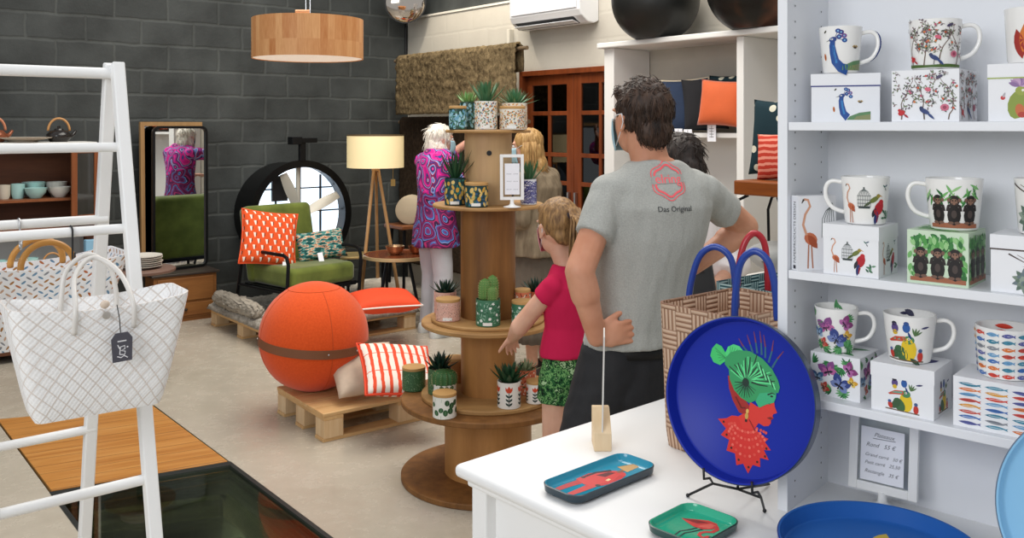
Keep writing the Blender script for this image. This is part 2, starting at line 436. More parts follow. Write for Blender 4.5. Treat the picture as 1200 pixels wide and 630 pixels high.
# double door in the white wall
d = thing('door_1', '', ''); del d['label']; del d['category']; d['kind'] = 'structure'; d.location = C0; d.rotation_euler = (0, 0, RA)
MAHOG = wood('5a2811', '85421f', 2, 5, 10, .4)
bm = newbm(); bx(bm, -.02, .12, -S0-.045, -S0, 0, DZ); bx(bm, -.02, .12, -S1, -S1+.045, 0, DZ); bx(bm, -.02, .12, -S1, -S0, DZ-.045, DZ)
obj('door_frame', bm, MAHOG, d, bevel=.004)
DG = tinted('50555a', .06); mid = (S0+S1)/2
for k, (y0, y1) in enumerate(((-mid+.002, -S0-.048), (-S1+.048, -mid-.002))):
    bm = newbm(); bx(bm, .02, .06, y0, y0+.085, .01, DZ-.05); bx(bm, .02, .06, y1-.085, y1, .01, DZ-.05)
    yc = (y0+y1)/2; bx(bm, .02, .06, yc-.016, yc+.016, .1, DZ-.05)
    for z in (.05, .42, .79, 1.16, 1.40, 1.755, 2.05): bx(bm, .021, .059, y0+.08, y1-.08, z-(.05 if z in (.05, 2.05) else .018), z+(.05 if z in (.05, 2.05) else .018))
    lf = obj('door_leaf', bm, MAHOG, d, bevel=.004)
    bm = newbm(); bx(bm, .036, .042, y0+.07, y1-.07, .06, DZ-.1); obj('glass_pane', bm, DG, lf)
    bm = newbm(); box(bm, (-.0, (y0+.04 if k == 0 else y1-.04), 1.02), (.03, .02, .14)); obj('door_handle', bm, STEEL, lf, bevel=.003)
bm = newbm(); bx(bm, 1.6, 1.65, -4.4, -.6, 0, 2.6); bx(bm, .2, 1.65, -.65, -.6, 0, 2.6); bx(bm, .2, 1.65, -4.4, -4.35, 0, 2.6); bx(bm, .2, 1.65, -4.4, -.6, 2.6, 2.65)
struct('wall_behind_door', bm, mat('5d5f62', .7), loc=C0, rotz=RA)
bm = newbm(); bx(bm, 1.0, 1.5, -2.9, -2.2, 0.01, .8); bx(bm, 1.3, 1.5, -2.9, -2.2, .8, 1.5)
o = obj('storage_cabinet', bm, mat('6b645c', .6), bevel=.02, loc=C0, rotz=RA); tag(o, 'dim grey cabinet in the dark room behind the glazed double door', 'cabinet')
# ================================================================= LARGE FURNITURE
def wallpt(s, out=0, z=0): return C0+UB*s-UA*out+V((0, 0, z))
# ---- white counter table in front
TZ = .88; TR = math.radians(41.7); TA, TB = V((math.cos(TR), math.sin(TR), 0)), V((math.sin(TR), -math.cos(TR), 0))
tc = onz(531, 543, TZ)
t = thing('counter_table', 'long white painted counter table with rounded top edge, trays and basket on it', 'table', (tc.x, tc.y, 0), TR)
LA, LB = 1.2, 2.0
bm = newbm(); bx(bm, 0, LA, -LB, 0, TZ-.03, TZ); obj('tabletop', bm, WHITE, t, smooth=40, bevel=.013, seg=4)
bm = newbm(); bx(bm, .022, LA-.02, -LB+.02, -.022, TZ-.05, TZ-.0305); obj('apron', bm, WHITE, t, bevel=.006)
for x in (.03, LA-.08):
    for y in (-.08, -LB+.03):
        bm = newbm(); bx(bm, x, x+.05, y, y+.05, 0, TZ-.05); obj('leg', bm, WHITE, t, bevel=.004)
bm = newbm(); bx(bm, .06, .075, -LB+.08, -.08, .05, TZ-.05); obj('side_panel', bm, WHITE, t)
bm = newbm(); bx(bm, .08, LA-.08, -.06, -.045, .05, TZ-.05); obj('back_panel', bm, WHITE, t)
# ---- mug shelf unit standing on the counter
UR = -math.radians(41.65); MX, MY = V((math.cos(UR), math.sin(UR), 0)), V((-math.sin(UR), math.cos(UR), 0))   # along the shelf to the right; into its depth
MO = V((.549, 1.787, TZ))                       # front left inner corner
shelf = thing('mug_shelf', 'tall white shelf unit full of printed mugs and boxes on counter', 'shelf', MO, UR)
bm = newbm(); bx(bm, -.020, 0, 0, .215, 0, 1.25)
pn = Paint(); mp = planemap((0, 0, 0), (0, 1, 0), (0, 0, 1))
for k in range(38):
    for y in (.035, .165): pn.ell(y, .02+k*.032, .0022, None, 0, '3a3a3c', 8)
pn.into(bm, mp)
obj('side_panel', bm, [WPAINT, PRINT], shelf, bevel=0)
bm = newbm(); bx(bm, 1.0, 1.02, 0, .215, 0, 1.25); obj('side_panel', bm, WPAINT, shelf)
bm = newbm(); bx(bm, 0, 1.0, .203, .215, 0, 1.25); obj('back_panel', bm, mat('e9ebef', .5, var=.02, vs=3), shelf)
SZ = (1.116-TZ, 1.362-TZ, 1.657-TZ)
for z in SZ+(1.2,):
    bm = newbm(); bx(bm, .001, .999, .002, .202, z-.017, z); obj('shelf_board', bm, WPAINT, shelf, bevel=.0015)
# ---- clothes rack
RU, RV = UA, UB
ra = P(136, 75, 2.6); ra.z = 0
rack = thing('clothes_rack', 'white A-frame clothes rack with round rungs, holding two woven totes', 'clothes rack', (ra.x, ra.y, 0), RA)
RW = .375; apex = 1.83; ff, bf = .50, .363      # rack-local: x along the bar (0 = right end, -RW = left), -y towards us
def rleg(x, y1, th=.034):
    b_ = newbm(); a = V((x, -.012 if y1 < 0 else .012, apex)); e = V((x, y1, 0)); dd = (e-a).normalized()
    bn = V((1, 0, 0)); nn = dd.cross(bn).normalized(); h = th/2
    r = lambda c: [c+bn*h+nn*h, c-bn*h+nn*h, c-bn*h-nn*h, c+bn*h-nn*h]
    loft(b_, [r(a), r(e+dd*.0)]); return b_
for x in (0, -RW):
    for y in (-ff, bf): obj('leg', rleg(x+(.0 if y < 0 else -.012*(1 if x == 0 else -1)), y), WHITE, rack, bevel=.004)
def yat(z, y1): return y1*(apex-z)/apex
for z, y1, r in ((1.80, 0, .016), (1.589, -ff, .0135), (1.364, -ff, .0135), (.72, -ff, .0135), (1.372, bf, .0135), (.715, bf, .0135), (1.60, bf, .0001)):
    if r < .001: continue
    b_ = newbm(); tube(b_, [(-RW, yat(z, y1), z), (0, yat(z, y1), z)], r, 14); obj('rung', b_, WHITE, rack, smooth=40)
# ---- cable-spool tower
SP = V(((572-600)/F*4.24, 4.24, 0))
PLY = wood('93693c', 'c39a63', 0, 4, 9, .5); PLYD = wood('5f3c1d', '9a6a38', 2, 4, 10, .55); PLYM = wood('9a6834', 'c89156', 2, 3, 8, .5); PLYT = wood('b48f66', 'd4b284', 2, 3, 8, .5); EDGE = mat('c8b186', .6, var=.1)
def spool(label, z0, z1, r0, r1, rc, th, mats, hole=None, group='stacked cable spools'):
    t = thing('cable_spool', label, 'cable spool', (SP.x, SP.y, z0), 0, group)
    for nm, r, za, zb in (('bottom_flange', r0, 0, th), ('top_flange', r1, z1-z0-th, z1-z0)):
        if r <= 0: continue
        b_ = newbm(); lathe(b_, [(0, za), (r-.004, za), (r, za+.004), (r, zb-.004), (r-.004, zb), (0, zb)], 72); obj(nm, b_, mats[0], t, smooth=30)
    b_ = newbm(); lathe(b_, [(0, th if r0 > 0 else 0), (rc, th if r0 > 0 else 0), (rc, z1-z0-th), (0, z1-z0-th)], 56); c_ = obj('core', b_, mats[1], t, smooth=30)
    if hole:
        for a, z in hole:
            b_ = newbm(); Rm = rz(a) @ rx(PI/2); lathe(b_, [(0, 0), (.012, 0), (.012, .004), (0, .004)], 16, (math.sin(a)*(rc-.001), -math.cos(a)*(rc-.001), z), Rm); obj('bolt_hole', b_, BLACK, t)
    return t
FTH = .026
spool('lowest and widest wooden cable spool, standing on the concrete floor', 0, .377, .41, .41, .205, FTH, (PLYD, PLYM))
spool('second wooden cable spool from the floor, holding the tulip and leaf print pots', .377, .735, .315, .315, .128, .020, (PLY, PLYM), group='stacked cable spools')
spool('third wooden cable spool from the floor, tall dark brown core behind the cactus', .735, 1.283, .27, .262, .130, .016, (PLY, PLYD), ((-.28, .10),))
spool('topmost small wooden cable spool carrying three patterned plant pots', 1.283, 1.63, 0, .202, .112, .014, (PLY, PLYT), ((.07, .24),))
# ---- pallets
def pallet(name, label, loc, rot, L, W, nb=5, hgt=.14, deck2=False, group='wooden pallets', logo=False):
    t = thing(name, label, 'pallet', loc, rot, group)
    gap = .006; bw = (W-gap*(nb-1))/nb
    for i in range(nb):
        b_ = newbm(); y0 = -W/2+i*(bw+gap); bx(b_, -L/2, L/2, y0, y0+bw, hgt-.02, hgt); obj('deck_board', b_, PINE, t, bevel=.003)
    for x in (-L/2+.06, 0, L/2-.06):
        b_ = newbm(); bx(b_, x-.055, x+.055, -W/2, W/2, hgt-.038, hgt-.0205); obj('cross_board', b_, PINEY, t, bevel=.002)
        for y in (-W/2+.055, 0, W/2-.055):
            b_ = newbm(); bx(b_, x-.055, x+.055, y-.055, y+.055, .0175, hgt-.0385)
            if logo and y < -W/4 and x > L/4:
                mp = planemap((x, y-.055, .0), (1, 0, 0), (0, 0, 1)); Paint().line([(-.03, .072), (-.022, .082), (-.016, .070), (-.006, .082), (.002, .070), (.012, .080), (.024, .072)], .005, '4a3422').line([(-.026, .058), (.02, .060)], .006, '4a3422').line([(-.02, .032), (-.012, .038), (-.004, .032), (.018, .037)], .004, '5a4432').into(b_, mp)
            obj('block', b_, [PINEZ, PRINT], t, bevel=.003)
    for y in (-W/2+.055, 0, W/2-.055):
        b_ = newbm(); bx(b_, -L/2, L/2, y-.05, y+.05, 0, .017); obj('skid_board', b_, PINE, t, bevel=.002)
    return t
pc = onz(379, 519, 0)                           # nearest corner of the ball's pallet
p1 = onz(316, 486, 0); da = (p1-pc); da.z = 0
a_ = math.atan2((onz(466, 499, 0)-pc).y, (onz(466, 499, 0)-pc).x); pa = V((math.cos(a_), math.sin(a_), 0)); pb = V((-pa.y, pa.x, 0))
PL, PW = 1.0, .62
cen = pc+pa*PL/2+pb*PW/2
pallet('pallet', 'raw pine pallet under the orange seating ball', (cen.x, cen.y, 0), a_, PL, PW, 5, .15, logo=True)
# front platform pallet corner etc. (armchair platform)
fc = V((-1.737, 6.494, 0)); 
def fl(a, b): return fc+UA*a-UB*b               # along the black wall, away from us
c1 = fl(.61, .62); c1 = c1
pallet('pallet', 'pine pallet under the green armchair, shaggy grey rug on top', (fl(.62, .60).x, fl(.62, .60).y, 0), RA, 1.24, 1.2, 7, .14)
# shaggy rug on that pallet
def shag(name, label, L, W, th, base, rot, c1, c2, cell=.02, amp=.02):
    b_ = newbm(); nx, ny = int(L/cell), int(W/cell); g = {}
    for i in range(nx+1):
        for j in range(ny+1):
            x, y = (i/nx-.5)*L, (j/ny-.5)*W; e = min(1, min(i, nx-i)/2, min(j, ny-j)/2)
            z = th*e**.5+amp*e*(noise.noise(V((x*45, y*45, 1)))+.7*noise.noise(V((x*9, y*9, 5))))
            g[i, j] = b_.verts.new((x+random.uniform(-.006, .006), y+random.uniform(-.006, .006), max(.002, z) if e > 0 else .0))
    for i in range(nx):
        for j in range(ny): b_.faces.new((g[i, j], g[i+1, j], g[i+1, j+1], g[i, j+1]))
    bt = [g[0, j] for j in range(ny+1)]+[g[i, ny] for i in range(1, nx+1)]+[g[nx, j] for j in range(ny-1, -1, -1)]+[g[i, 0] for i in range(nx-1, 0, -1)]
    b_.faces.new(bt)
    n = NT('shag'); c = n.coord('Object'); f = n.noise(c, 34, 5, .7); f2 = n.noise(c, 4, 3)
    n.col(n.ramp(n.math('ADD', n.math('MULTIPLY', f, .7), n.math('MULTIPLY', f2, .35)), ((.35, c1), (.68, c2)))); n.bump(f, .7, .02)
    o = obj(name, b_, n.fin(.95, 0, .1), smooth=180, loc=base, rotz=rot); return o
o = shag('shaggy_rug', '', 1.30, 1.24, .05, fl(.62, .6)+V((0, 0, .14)), RA, '857c70', 'c9c2b6')
tag(o, 'grey-beige shaggy rug spread over the pallet under the armchair', 'rug')
# folded end of the rug at the platform's left
b_ = newbm(); pts = [V((x, 0, 0)) for x in (-.42, -.39, -.25, -.1, .1, .25, .39, .42)]
tube(b_, pts, [.02, .05, .062, .066, .066, .062, .05, .02], 20)
for v in b_.verts: v.co += v.co.normalized()*noise.noise(v.co*30)*.01
bmesh.ops.subdivide_edges(b_, edges=b_.edges, cuts=3, use_grid_fill=True)
for v in b_.verts: v.co += V((noise.noise(v.co*90), noise.noise(v.co*90+V((5, 0, 0))), noise.noise(v.co*90+V((0, 7, 0)))))*.016
q = fl(.03, .72)
o = obj('rolled_rug', b_, mat('a39a8c', .95, var=.4, vs=30, bump=.8, bs=80), smooth=180, loc=(q.x, q.y, .243), rotz=RA+PI/2)
tag(o, 'small rolled grey shaggy rug lying along the left edge of the armchair pallet', 'rug')
q = fl(1.26, .30)
b_ = newbm(); tube(b_, [V((x, 0, 0)) for x in (-.3, -.28, -.15, 0, .15, .28, .3)], [.04, .10, .12, .125, .12, .10, .04], 20)
bmesh.ops.subdivide_edges(b_, edges=b_.edges, cuts=3, use_grid_fill=True)
for v in b_.verts: v.co += v.co.normalized()*(noise.noise(v.co*60)*.012+noise.noise(v.co*15)*.012)
o = obj('sheepskin_roll', b_, mat('d6cdbd', .95, var=.25, vs=30, bump=.8, bs=70), smooth=180, loc=V((P(437, 327, 8.2).x, 8.2, .125))+UA*.10, rotz=RA-.2)
tag(o, 'rolled cream sheepskin on the pallet beneath the coffee tables', 'sheepskin')
# ---- ball seat
bc = onz(378, 455, .15); bc = P(368, 391, 5.11); BR = .307; bc.z = .15+BR*.985
n = NT('orange_felt'); c = n.coord('Object'); f = n.noise(c, 90, 3); n.col(n.mix(.25, 'e2531c', n.ramp(f, ((.3, 'c23f10'), (.7, 'f0692c'))))); n.bump(f, .12, .003); FELT = n.fin(.85, 0, .2, Sheen_Weight=.2)
t = thing('ball_seat', 'big orange felt seating ball with brown strap on the pallet', 'ball seat', (bc.x, bc.y, .15))
b_ = newbm(); N_ = 48
for v_ in range(1):
    prof = []
    for i in range(33):
        a = -PI/2+PI*i/32; prof.append((max(0, BR*math.cos(a)) if 0 < i < 32 else 0, max(.0, BR*math.sin(a)+BR*.985)))
    lathe(b_, prof, 64)
cover = obj('cover', b_, FELT, t, smooth=180)
b_ = newbm()
tilt = V((.08, .03, 1)).normalized()
for k in range(4):
    a = k*PI/2+.55; pts = [V((math.cos(a)*BR*1.0005*math.cos(e), math.sin(a)*BR*1.0005*math.cos(e), BR*.985+BR*1.0005*math.sin(e))) for e in [math.radians(-70+i*6) for i in range(23)]]
    tube(b_, pts, .0022, 6)
rr = BR*math.cos(math.radians(62)); tube(b_, arc((0, 0, BR*.985+BR*math.sin(math.radians(62))), rr, 0, 2*PI, 48, (1, 0, 0), (0, 1, 0))[:-1], .0022, 6, True)
obj('seam', b_, mat('c9501f', .9), cover)
b_ = newbm(); rings = []
Rt = Matrix.Rotation(math.radians(5), 3, V((.3, 1, 0)).normalized())
for i in range(72):
    a = 2*PI*i/72; r = []
    for dr, dz in ((.0, -.024), (.0055, -.024), (.0055, .024), (.0, .024)):
        q = math.sqrt(max(0, BR**2-dz**2)); r.append(V((0, 0, BR*.985-.022))+Rt @ V((math.cos(a)*(q-.002+dr), math.sin(a)*(q-.002+dr), dz)))
    rings.append(r)
rings.append(rings[0]); loft(b_, rings, False); bmesh.ops.remove_doubles(b_, verts=b_.verts, dist=1e-6)
strap = obj('strap', b_, mat('7d4f33', .6, var=.12, vs=20, bump=.2), t, smooth=30)
b_ = newbm()
for a in (-1.1, -2.9, -.5): ell(b_, V((0, 0, BR*.985-.022))+Rt @ V((math.cos(a)*(BR+.004), math.sin(a)*(BR+.004), 0)), .005, None, 10, 6)
obj('rivets', b_, STEEL, strap, smooth=180)
# ---- cushions
def striped(c1, c2, n_, ang=0, wid=.5):
    n = NT('stripes'); c = n.coord('UV', (1, 1, 1), (0, 0, ang)); s = n.n('SeparateXYZ'); n.l(c, s.inputs[0])
    nz = n.noise(n.coord('UV'), 9, 2); fr = n.math('FRACT', n.math('MULTIPLY', n.math('MULTIPLY_ADD', nz, .03, s.outputs[0]), n_)); fz = n.math('GREATER_THAN', fr, wid)
    fy = n.math('LESS_THAN', n.math('FRACT', n.math('MULTIPLY', s.outputs[1], 3)), .04); n.col(n.mix(n.math('MAXIMUM', fz, 0), c1, n.mix(fy, c2, c1)))
    n.bump(n.noise(n.coord('Object'), 200, 2), .2, .002); return n.fin(.9, 0, .15)
ORF = mat('e4491f', .8, var=.06, vs=12, bump=.15, bs=200)
def cushion(name, label, M, w_, h_, t_, m, group=None, seam=None, tagm=None, pinch=.07):
    c = M.translation; tt = thing(name, label, 'cushion', c, 0, group); Ml = Matrix.Translation(-c) @ M
    b_ = newbm(); pillow(b_, w_, h_, t_, 18, Ml, pinch); cv = obj('cover', b_, m, tt, smooth=180)
    if seam:
        b_ = newbm(); k = 20; ed = []
        for side in range(4):
            for i in range(k):
                u = -1+2*i/k; x, z = ((u, -1), (1, u), (-u, 1), (-1, -u))[side]
                ed.append(Ml @ V((x*w_/2*(1-pinch*(1-abs(z)**2)*abs(x)**3), 0, z*h_/2*(1-pinch*(1-abs(x)**2)*abs(z)**3))))
        tube(b_, ed, .006, 6, True); obj('piping', b_, seam, tt, smooth=180)
    if tagm:
        b_ = newbm(); box(b_, (0, 0, 0), (.045, .002, .09), None); 
        for v in b_.verts: v.co = Ml @ (v.co+V(tagm))
        obj('price_tag', b_, PAPER, tt)
    return tt
def MT(loc, *rots):
    M = Matrix.Translation(V(loc))
    for ax, a in rots: M = M @ Matrix.Rotation(a, 4, ax)
    return M
WHT = mat('f0e4dc', .8)
q = onz(447, 372, .2); 
cushion('flat_cushion', 'plain orange cushion lying flat on the rug in front of the coffee table', MT(P(449, 352, 6.75), ('Z', .35), ('X', PI/2+.04)), .50, .46, .15, ORF, None, WHT)
q = P(466, 428, 4.85); q.z += .0
cushion('striped_cushion', 'orange and white striped cushion leaning on the pallet behind the leaf-print jar', MT(P(466, 433, 4.80), ('Z', .62), ('X', -1.12), ('Y', .30)), .40, .42, .11, striped('e8573a', 'f3e7dc', 9, 0, .42), None, mat('e24a2a', .85))
cushion('cream_cushion', 'cream cushion with brown print tucked between the orange ball and striped cushion', MT(P(428, 432, 5.0), ('Z', .5), ('X', -1.0)), .40, .36, .12, mat('cdb9a4', .9, var=.35, vs=9, bump=.2))
# ---- armchair
n = NT('green_velvet'); c = n.coord('Object'); f = n.noise(c, 5, 3); n.col(n.ramp(f, ((.3, '4f5a24'), (.7, '707c36')))); n.bump(n.noise(c, 150, 2), .15, .002); VELV = n.fin(.8, 0, .2, Sheen_Weight=.4, Sheen_Roughness=.4)
LBp = V((-2.25, 7.30, 0)); fdir = V((.75, -.66, 0)).normalized(); cr = math.atan2(fdir.x, -fdir.y)      # the chair's local -y faces fdir
AZ = .185; AW, AD = .70, .72
wdir = V((-fdir.y, fdir.x, 0))
cc = LBp+fdir*AD/2+wdir*AW/2
t = thing('armchair', 'olive green armchair with thin black metal arms on the rug', 'armchair', (cc.x, cc.y, AZ), cr)
b_ = newbm(); bx(b_, -AW/2+.04, AW/2-.04, -AD/2+.0, AD/2-.16, .20, .36); obj('seat_cushion', b_, VELV, t, smooth=60, bevel=.045, seg=5)
b_ = newbm(); box(b_, (0, AD/2-.10, .50), (AW-.06, .14, .62), rx(-.22)); obj('back_cushion', b_, VELV, t, smooth=60, bevel=.05, seg=5)
b_ = newbm(); bx(b_, -AW/2+.02, AW/2-.02, -AD/2+.02, AD/2-.1, .165, .198); obj('seat_frame', b_, BLACKM, t, bevel=.004)
for x in (-AW/2, AW/2):
    b_ = newbm(); tube(b_, [(x, -AD/2+.02, 0), (x, -AD/2-.01, .40), (x, -AD/2+.01, .455), (x, -AD/2+.05, .47), (x, AD/2-.08, .47)], .014, 8); obj('arm', b_, BLACKM, t, smooth=40)
    b_ = newbm(); tube(b_, [(x, AD/2+.0, 0), (x, AD/2-.12, .50)], .014, 8); obj('rear_leg', b_, BLACKM, t, smooth=40)
    b_ = newbm(); tube(b_, [(x, -AD/2+.02, .18), (x, AD/2-.03, .18)], .011, 8); obj('side_rail', b_, BLACKM, t, smooth=40)
n = NT('orange_scales'); c = n.coord('UV', (7, 9, 1), (0, 0, .0)); v_ = n.n('TexBrick'); n.l(c, v_.inputs['Vector']); v_.inputs['Scale'].default_value = 1; v_.inputs['Brick Width'].default_value = .8; v_.inputs['Row Height'].default_value = 1
s = n.n('SeparateXYZ'); n.l(c, s.inputs[0]); row = n.math('FLOOR', s.outputs[1]); xx = n.math('FRACT', n.math('ADD', s.outputs[0], n.math('MULTIPLY', row, .5))); yy = n.math('FRACT', s.outputs[1])
m1 = n.math('MULTIPLY', n.math('LESS_THAN', n.math('ABSOLUTE', n.math('SUBTRACT', xx, .5)), n.math('MULTIPLY', yy, .22)), n.math('GREATER_THAN', yy, .25))
m2 = n.math('MULTIPLY', n.math('LESS_THAN', n.math('ABSOLUTE', n.math('SUBTRACT', xx, .66)), .07), n.math('GREATER_THAN', yy, .45))
n.col(n.mix(m2, n.mix(m1, 'e65a2d', 'f3e3d4'), '8c3a22')); SCALES = n.fin(.9, 0, .15)
n = NT('teal_brush'); c = n.coord('UV', (3, 5, 1)); f = n.noise(c, 2.2, 2, .5); n.col(n.ramp(f, ((.38, '1f4a49'), (.45, '4e8a84'), (.53, 'd9c7ae'), (.57, 'c9825c'), (.63, '2f5e60')), True)); BRUSH = n.fin(.9, 0, .15)
q = cc+fdir*-.04-wdir*.25
cushion('square_cushion', 'orange cushion with cream wedge pattern leaning on the green armchair back', MT((q.x, q.y, AZ+.565), ('Z', cr-.25), ('X', -.30), ('Y', .16)), .46, .44, .13, SCALES, None, mat('e65a2d', .9), (.12, -.075, -.24))
q = cc+fdir*.05+wdir*.19
cushion('lumbar_cushion', 'teal and cream brushstroke lumbar cushion resting on the green armchair seat', MT((q.x, q.y, AZ+.475), ('Z', cr-.2), ('X', -.35), ('Y', -.06)), .44, .25, .12, BRUSH, None, None, (-.06, -.075, -.12))
# small basket with loop handle beside the chair
q = P(378, 334, 6.62); q.z = .185
t = thing('small_basket', 'small speckled basket with green loop handles in front of green armchair', 'basket', q, RA)
b_ = newbm(); lathe(b_, [(0, 0), (.11, 0), (.14, .16), (.142, .20), (.134, .20), (.13, .16), (.10, .01), (0, .01)], 32); obj('basket_body', b_, mat('b4ab98', .9, var=.6, vs=60, bump=.8, bs=60), t, smooth=40)
for y in (-.13, .12): b_ = newbm(); tube(b_, arc((0, y, .18), .085, 0, PI, 14), .008, 8); obj('handle', b_, mat('6d7442', .7), t, smooth=180)
# ---- big round fan in the wall
NB = V((-math.sin(RA), math.cos(RA), 0)); _k = (C0.dot(NB)-.43)/P(354, 252, 1.0).to_2d().to_3d().dot(NB); fx = P(354, 252, _k); fw = fx-C0
al = (fx-C0).dot(UA); proj = -(fx-C0).dot(UB)      # local x along the black wall (negative), local y: in front is negative
yf = -(-( (fx-C0).dot(V((-math.sin(RA), math.cos(RA), 0)))))
t = thing('drum_fan', 'large round black industrial drum fan with pale blades and window behind', 'fan', (fx.x, fx.y, fx.z), RA)
depth = .43
DRr = .475; dback = depth-.01
b_ = newbm()
Rf = rx(PI/2)                                       # lathe axis z -> -y
lathe(b_, [(DRr-.02, -dback), (DRr+.0, -dback), (DRr, -.02), (DRr+.03, -.02), (DRr+.03, .012), (DRr-.035, .012), (DRr-.035, -.02), (DRr-.02, -.03), (DRr-.02, -dback)], 72, (0, 0, 0), Rf)
obj('drum_housing', b_, mat('141516', .35, .5), t, smooth=35)
PALE = mat('c9c4b8', .45, .3, var=.1)
b_ = newbm(); lathe(b_, [(0, .05), (.05, .05), (.07, .03), (.075, -.08), (0, -.08)], 28, (0, -.0, 0), Rf); hub = obj('hub', b_, PALE, t, smooth=35)
for k in range(4):
    a = k*PI/2+.42; b_ = newbm(); rings = []
    for i in range(9):
        r = .06+i*.045; wd = .034+.014*math.sin(i/8*PI); tw = .75-.35*i/8; cx = V((math.cos(a), 0, math.sin(a))); cy = V((-math.sin(a), 0, math.cos(a)))
        u = cy*math.cos(tw)+V((0, 1, 0))*math.sin(tw); nn = cx.cross(u); p0 = cx*r+V((0, .03, 0))
        rings.append([p0+u*wd+nn*.002, p0+u*wd*.0+nn*.008, p0-u*wd+nn*.002, p0-u*wd-nn*.002, p0-nn*.002, p0+u*wd-nn*.002])
    loft(b_, rings); obj('blade', b_, PALE, t, smooth=50)
b_ = newbm(); tube(b_, [(0, .085, -DRr+.03), (0, .085, DRr-.03)], .022, 10); obj('motor_strut', b_, PALE, t, smooth=40)
b_ = newbm(); bx(b_, -.03, .03, -.02, .02, DRr+.02, DRr+.20); bx(b_, -.10, .14, -.03, .03, DRr+.19, DRr+.235); bx(b_, -.12, -.02, -.05, .05, DRr+.175, DRr+.245); obj('hanging_bracket', b_, BLACKM, t, bevel=.004)
# bright window at the back of the drum
n = NT('daylight_pane'); e = n.n('Emission'); e.inputs[1].default_value = 2.0; c = n.coord('Object'); f = n.noise(c, 2.5, 2); n.l(n.ramp(f, ((.35, 'b9d2ea'), (.6, 'f4f9ff'))), e.inputs[0]); n.l(e.outputs[0], n.t.nodes['Material Output'].inputs[0]); DAY = n.m
wv = thing('window_1', '', '', (fx.x, fx.y, fx.z), RA); del wv['label']; del wv['category']; wv['kind'] = 'structure'
WD = .15; b_ = newbm(); lathe(b_, [(0, -WD+.004), (DRr-.022, -WD+.004), (DRr-.022, -WD), (0, -WD)], 48, (0, 0, 0), Rf); obj('window_pane', b_, DAY, wv)
b_ = newbm(); yb = WD-.02
for x, th in ((-.2, .014), (.04, .014), (.25, .014)):
    hh = math.sqrt(max(.01, (DRr-.035)**2-x*x)); bx(b_, x-th/2, x+th/2, yb-.012, yb+.008, -hh, hh)
for z in (-.22, .02, .24):
    hh = math.sqrt((DRr-.035)**2-z*z); bx(b_, -hh, hh, yb-.011, yb+.007, z-.006, z+.006)
bx(b_, -.24, -.09, yb-.02, yb+.008, .13, .36)
obj('window_bars', b_, BLACK, wv)
# ---- tripod floor lamp
lp = P(440, 177, 8.0); lp.z = 0
t = thing('floor_lamp', 'tripod floor lamp with cream drum shade and wooden legs by wall', 'floor lamp', lp)
n = NT('lamp_shade'); n.col('efe0b6'); n.b.inputs['Emission Color'].default_value = lin('ffdf9a'); n.b.inputs['Emission Strength'].default_value = .28; SHADE = n.fin(.8, 0, .2)
zs0, zs1 = H-(196-HY)/F*8, H-(158-HY)/F*8
b_ = newbm(); lathe(b_, [(.252, zs0), (.252, zs1), (.247, zs1), (.247, zs0), (.252, zs0)], 56); sh = obj('lamp_shade', b_, SHADE, t, smooth=35)
b_ = newbm(); lathe(b_, [(.254, zs1-.008), (.254, zs1+.002), (.246, zs1+.002), (.246, zs1-.008), (.254, zs1-.008)], 56); obj('trim_ring', b_, mat('5b4a30', .6), sh, smooth=35)
OAK = wood('9a7146', 'c09767', 2, 6, 12, .5)
for fx_, fy_ in ((-.10, -.28), (.23, .02), (-.02, .30)):
    b_ = newbm(); tube(b_, [(fx_*.08, fy_*.08, zs0+.02), (fx_, fy_, 0)], [.014, .017], 8); obj('leg', b_, OAK, t, smooth=50)
b_ = newbm(); lathe(b_, [(0, zs0-.03), (.035, zs0-.03), (.035, zs0+.01), (.012, zs0+.015), (.012, zs0+.12), (0, zs0+.12)], 20); obj('lamp_head', b_, OAK, t, smooth=35)
b_ = newbm(); tube(b_, [(.17, -.1, zs0), (.17, -.1, zs0-.10)], .003, 6); bx(b_, .15, .19, -.102, -.098, zs0-.16, zs0-.10); obj('pull_tag', b_, mat('8e7440', .5, .5), t)
# ---- low tables behind the cushion
ct = P(466, 298, 7.55)
t = thing('coffee_table', 'oval copper-brown topped coffee table with splayed black legs', 'table', (ct.x, ct.y, 0.14))
zt = ct.z-.14
b_ = newbm(); lathe(b_, [(0, zt-.025), (.27, zt-.025), (.285, zt-.012), (.285, zt), (.275, zt+.006), (.27, zt+.001), (0, zt+.001)], 56)
obj('tabletop', b_, mat('7e4227', .25, .3, var=.15), t, smooth=35)
b_ = newbm(); lathe(b_, [(.286, zt-.024), (.290, zt-.02), (.290, zt+.004), (.286, zt+.006), (.286, zt-.024)], 56); obj('rim', b_, mat('c9b083', .4, .4), t, smooth=35)
for a in (-2.2, -.6, .9, 2.4):
    b_ = newbm(); tube(b_, [(math.cos(a)*.12, math.sin(a)*.12, zt-.02), (math.cos(a)*.23, math.sin(a)*.23, 0)], .013, 8); obj('leg', b_, BLACKM, t, smooth=40)
t2 = P(424, 298, 7.75)
t = thing('side_table', 'pale brass-topped low table between the armchair and copper-topped coffee table', 'table', (t2.x, t2.y, 0.14), .3)
zt2 = t2.z-.14
b_ = newbm(); prism(b_, [(-.2, -.12), (.24, -.14), (.26, .16), (-.12, .2)], .02, Matrix.Translation((0, 0, zt2-.02))); obj('tabletop', b_, mat('b8a06a', .3, .5, var=.1), t, bevel=.004)
for x, y in ((-.17, -.09), (.2, -.1), (.2, .12), (-.1, .15)):
    b_ = newbm(); bx(b_, x-.012, x+.012, y-.012, y+.012, 0, zt2-.0205); obj('leg', b_, BLACKM, t)
st = P(478, 262, 8.2)
t = thing('side_table', 'taller reddish-brown side table partly behind the woman in the pink tunic', 'table', (st.x, st.y, 0), RA)
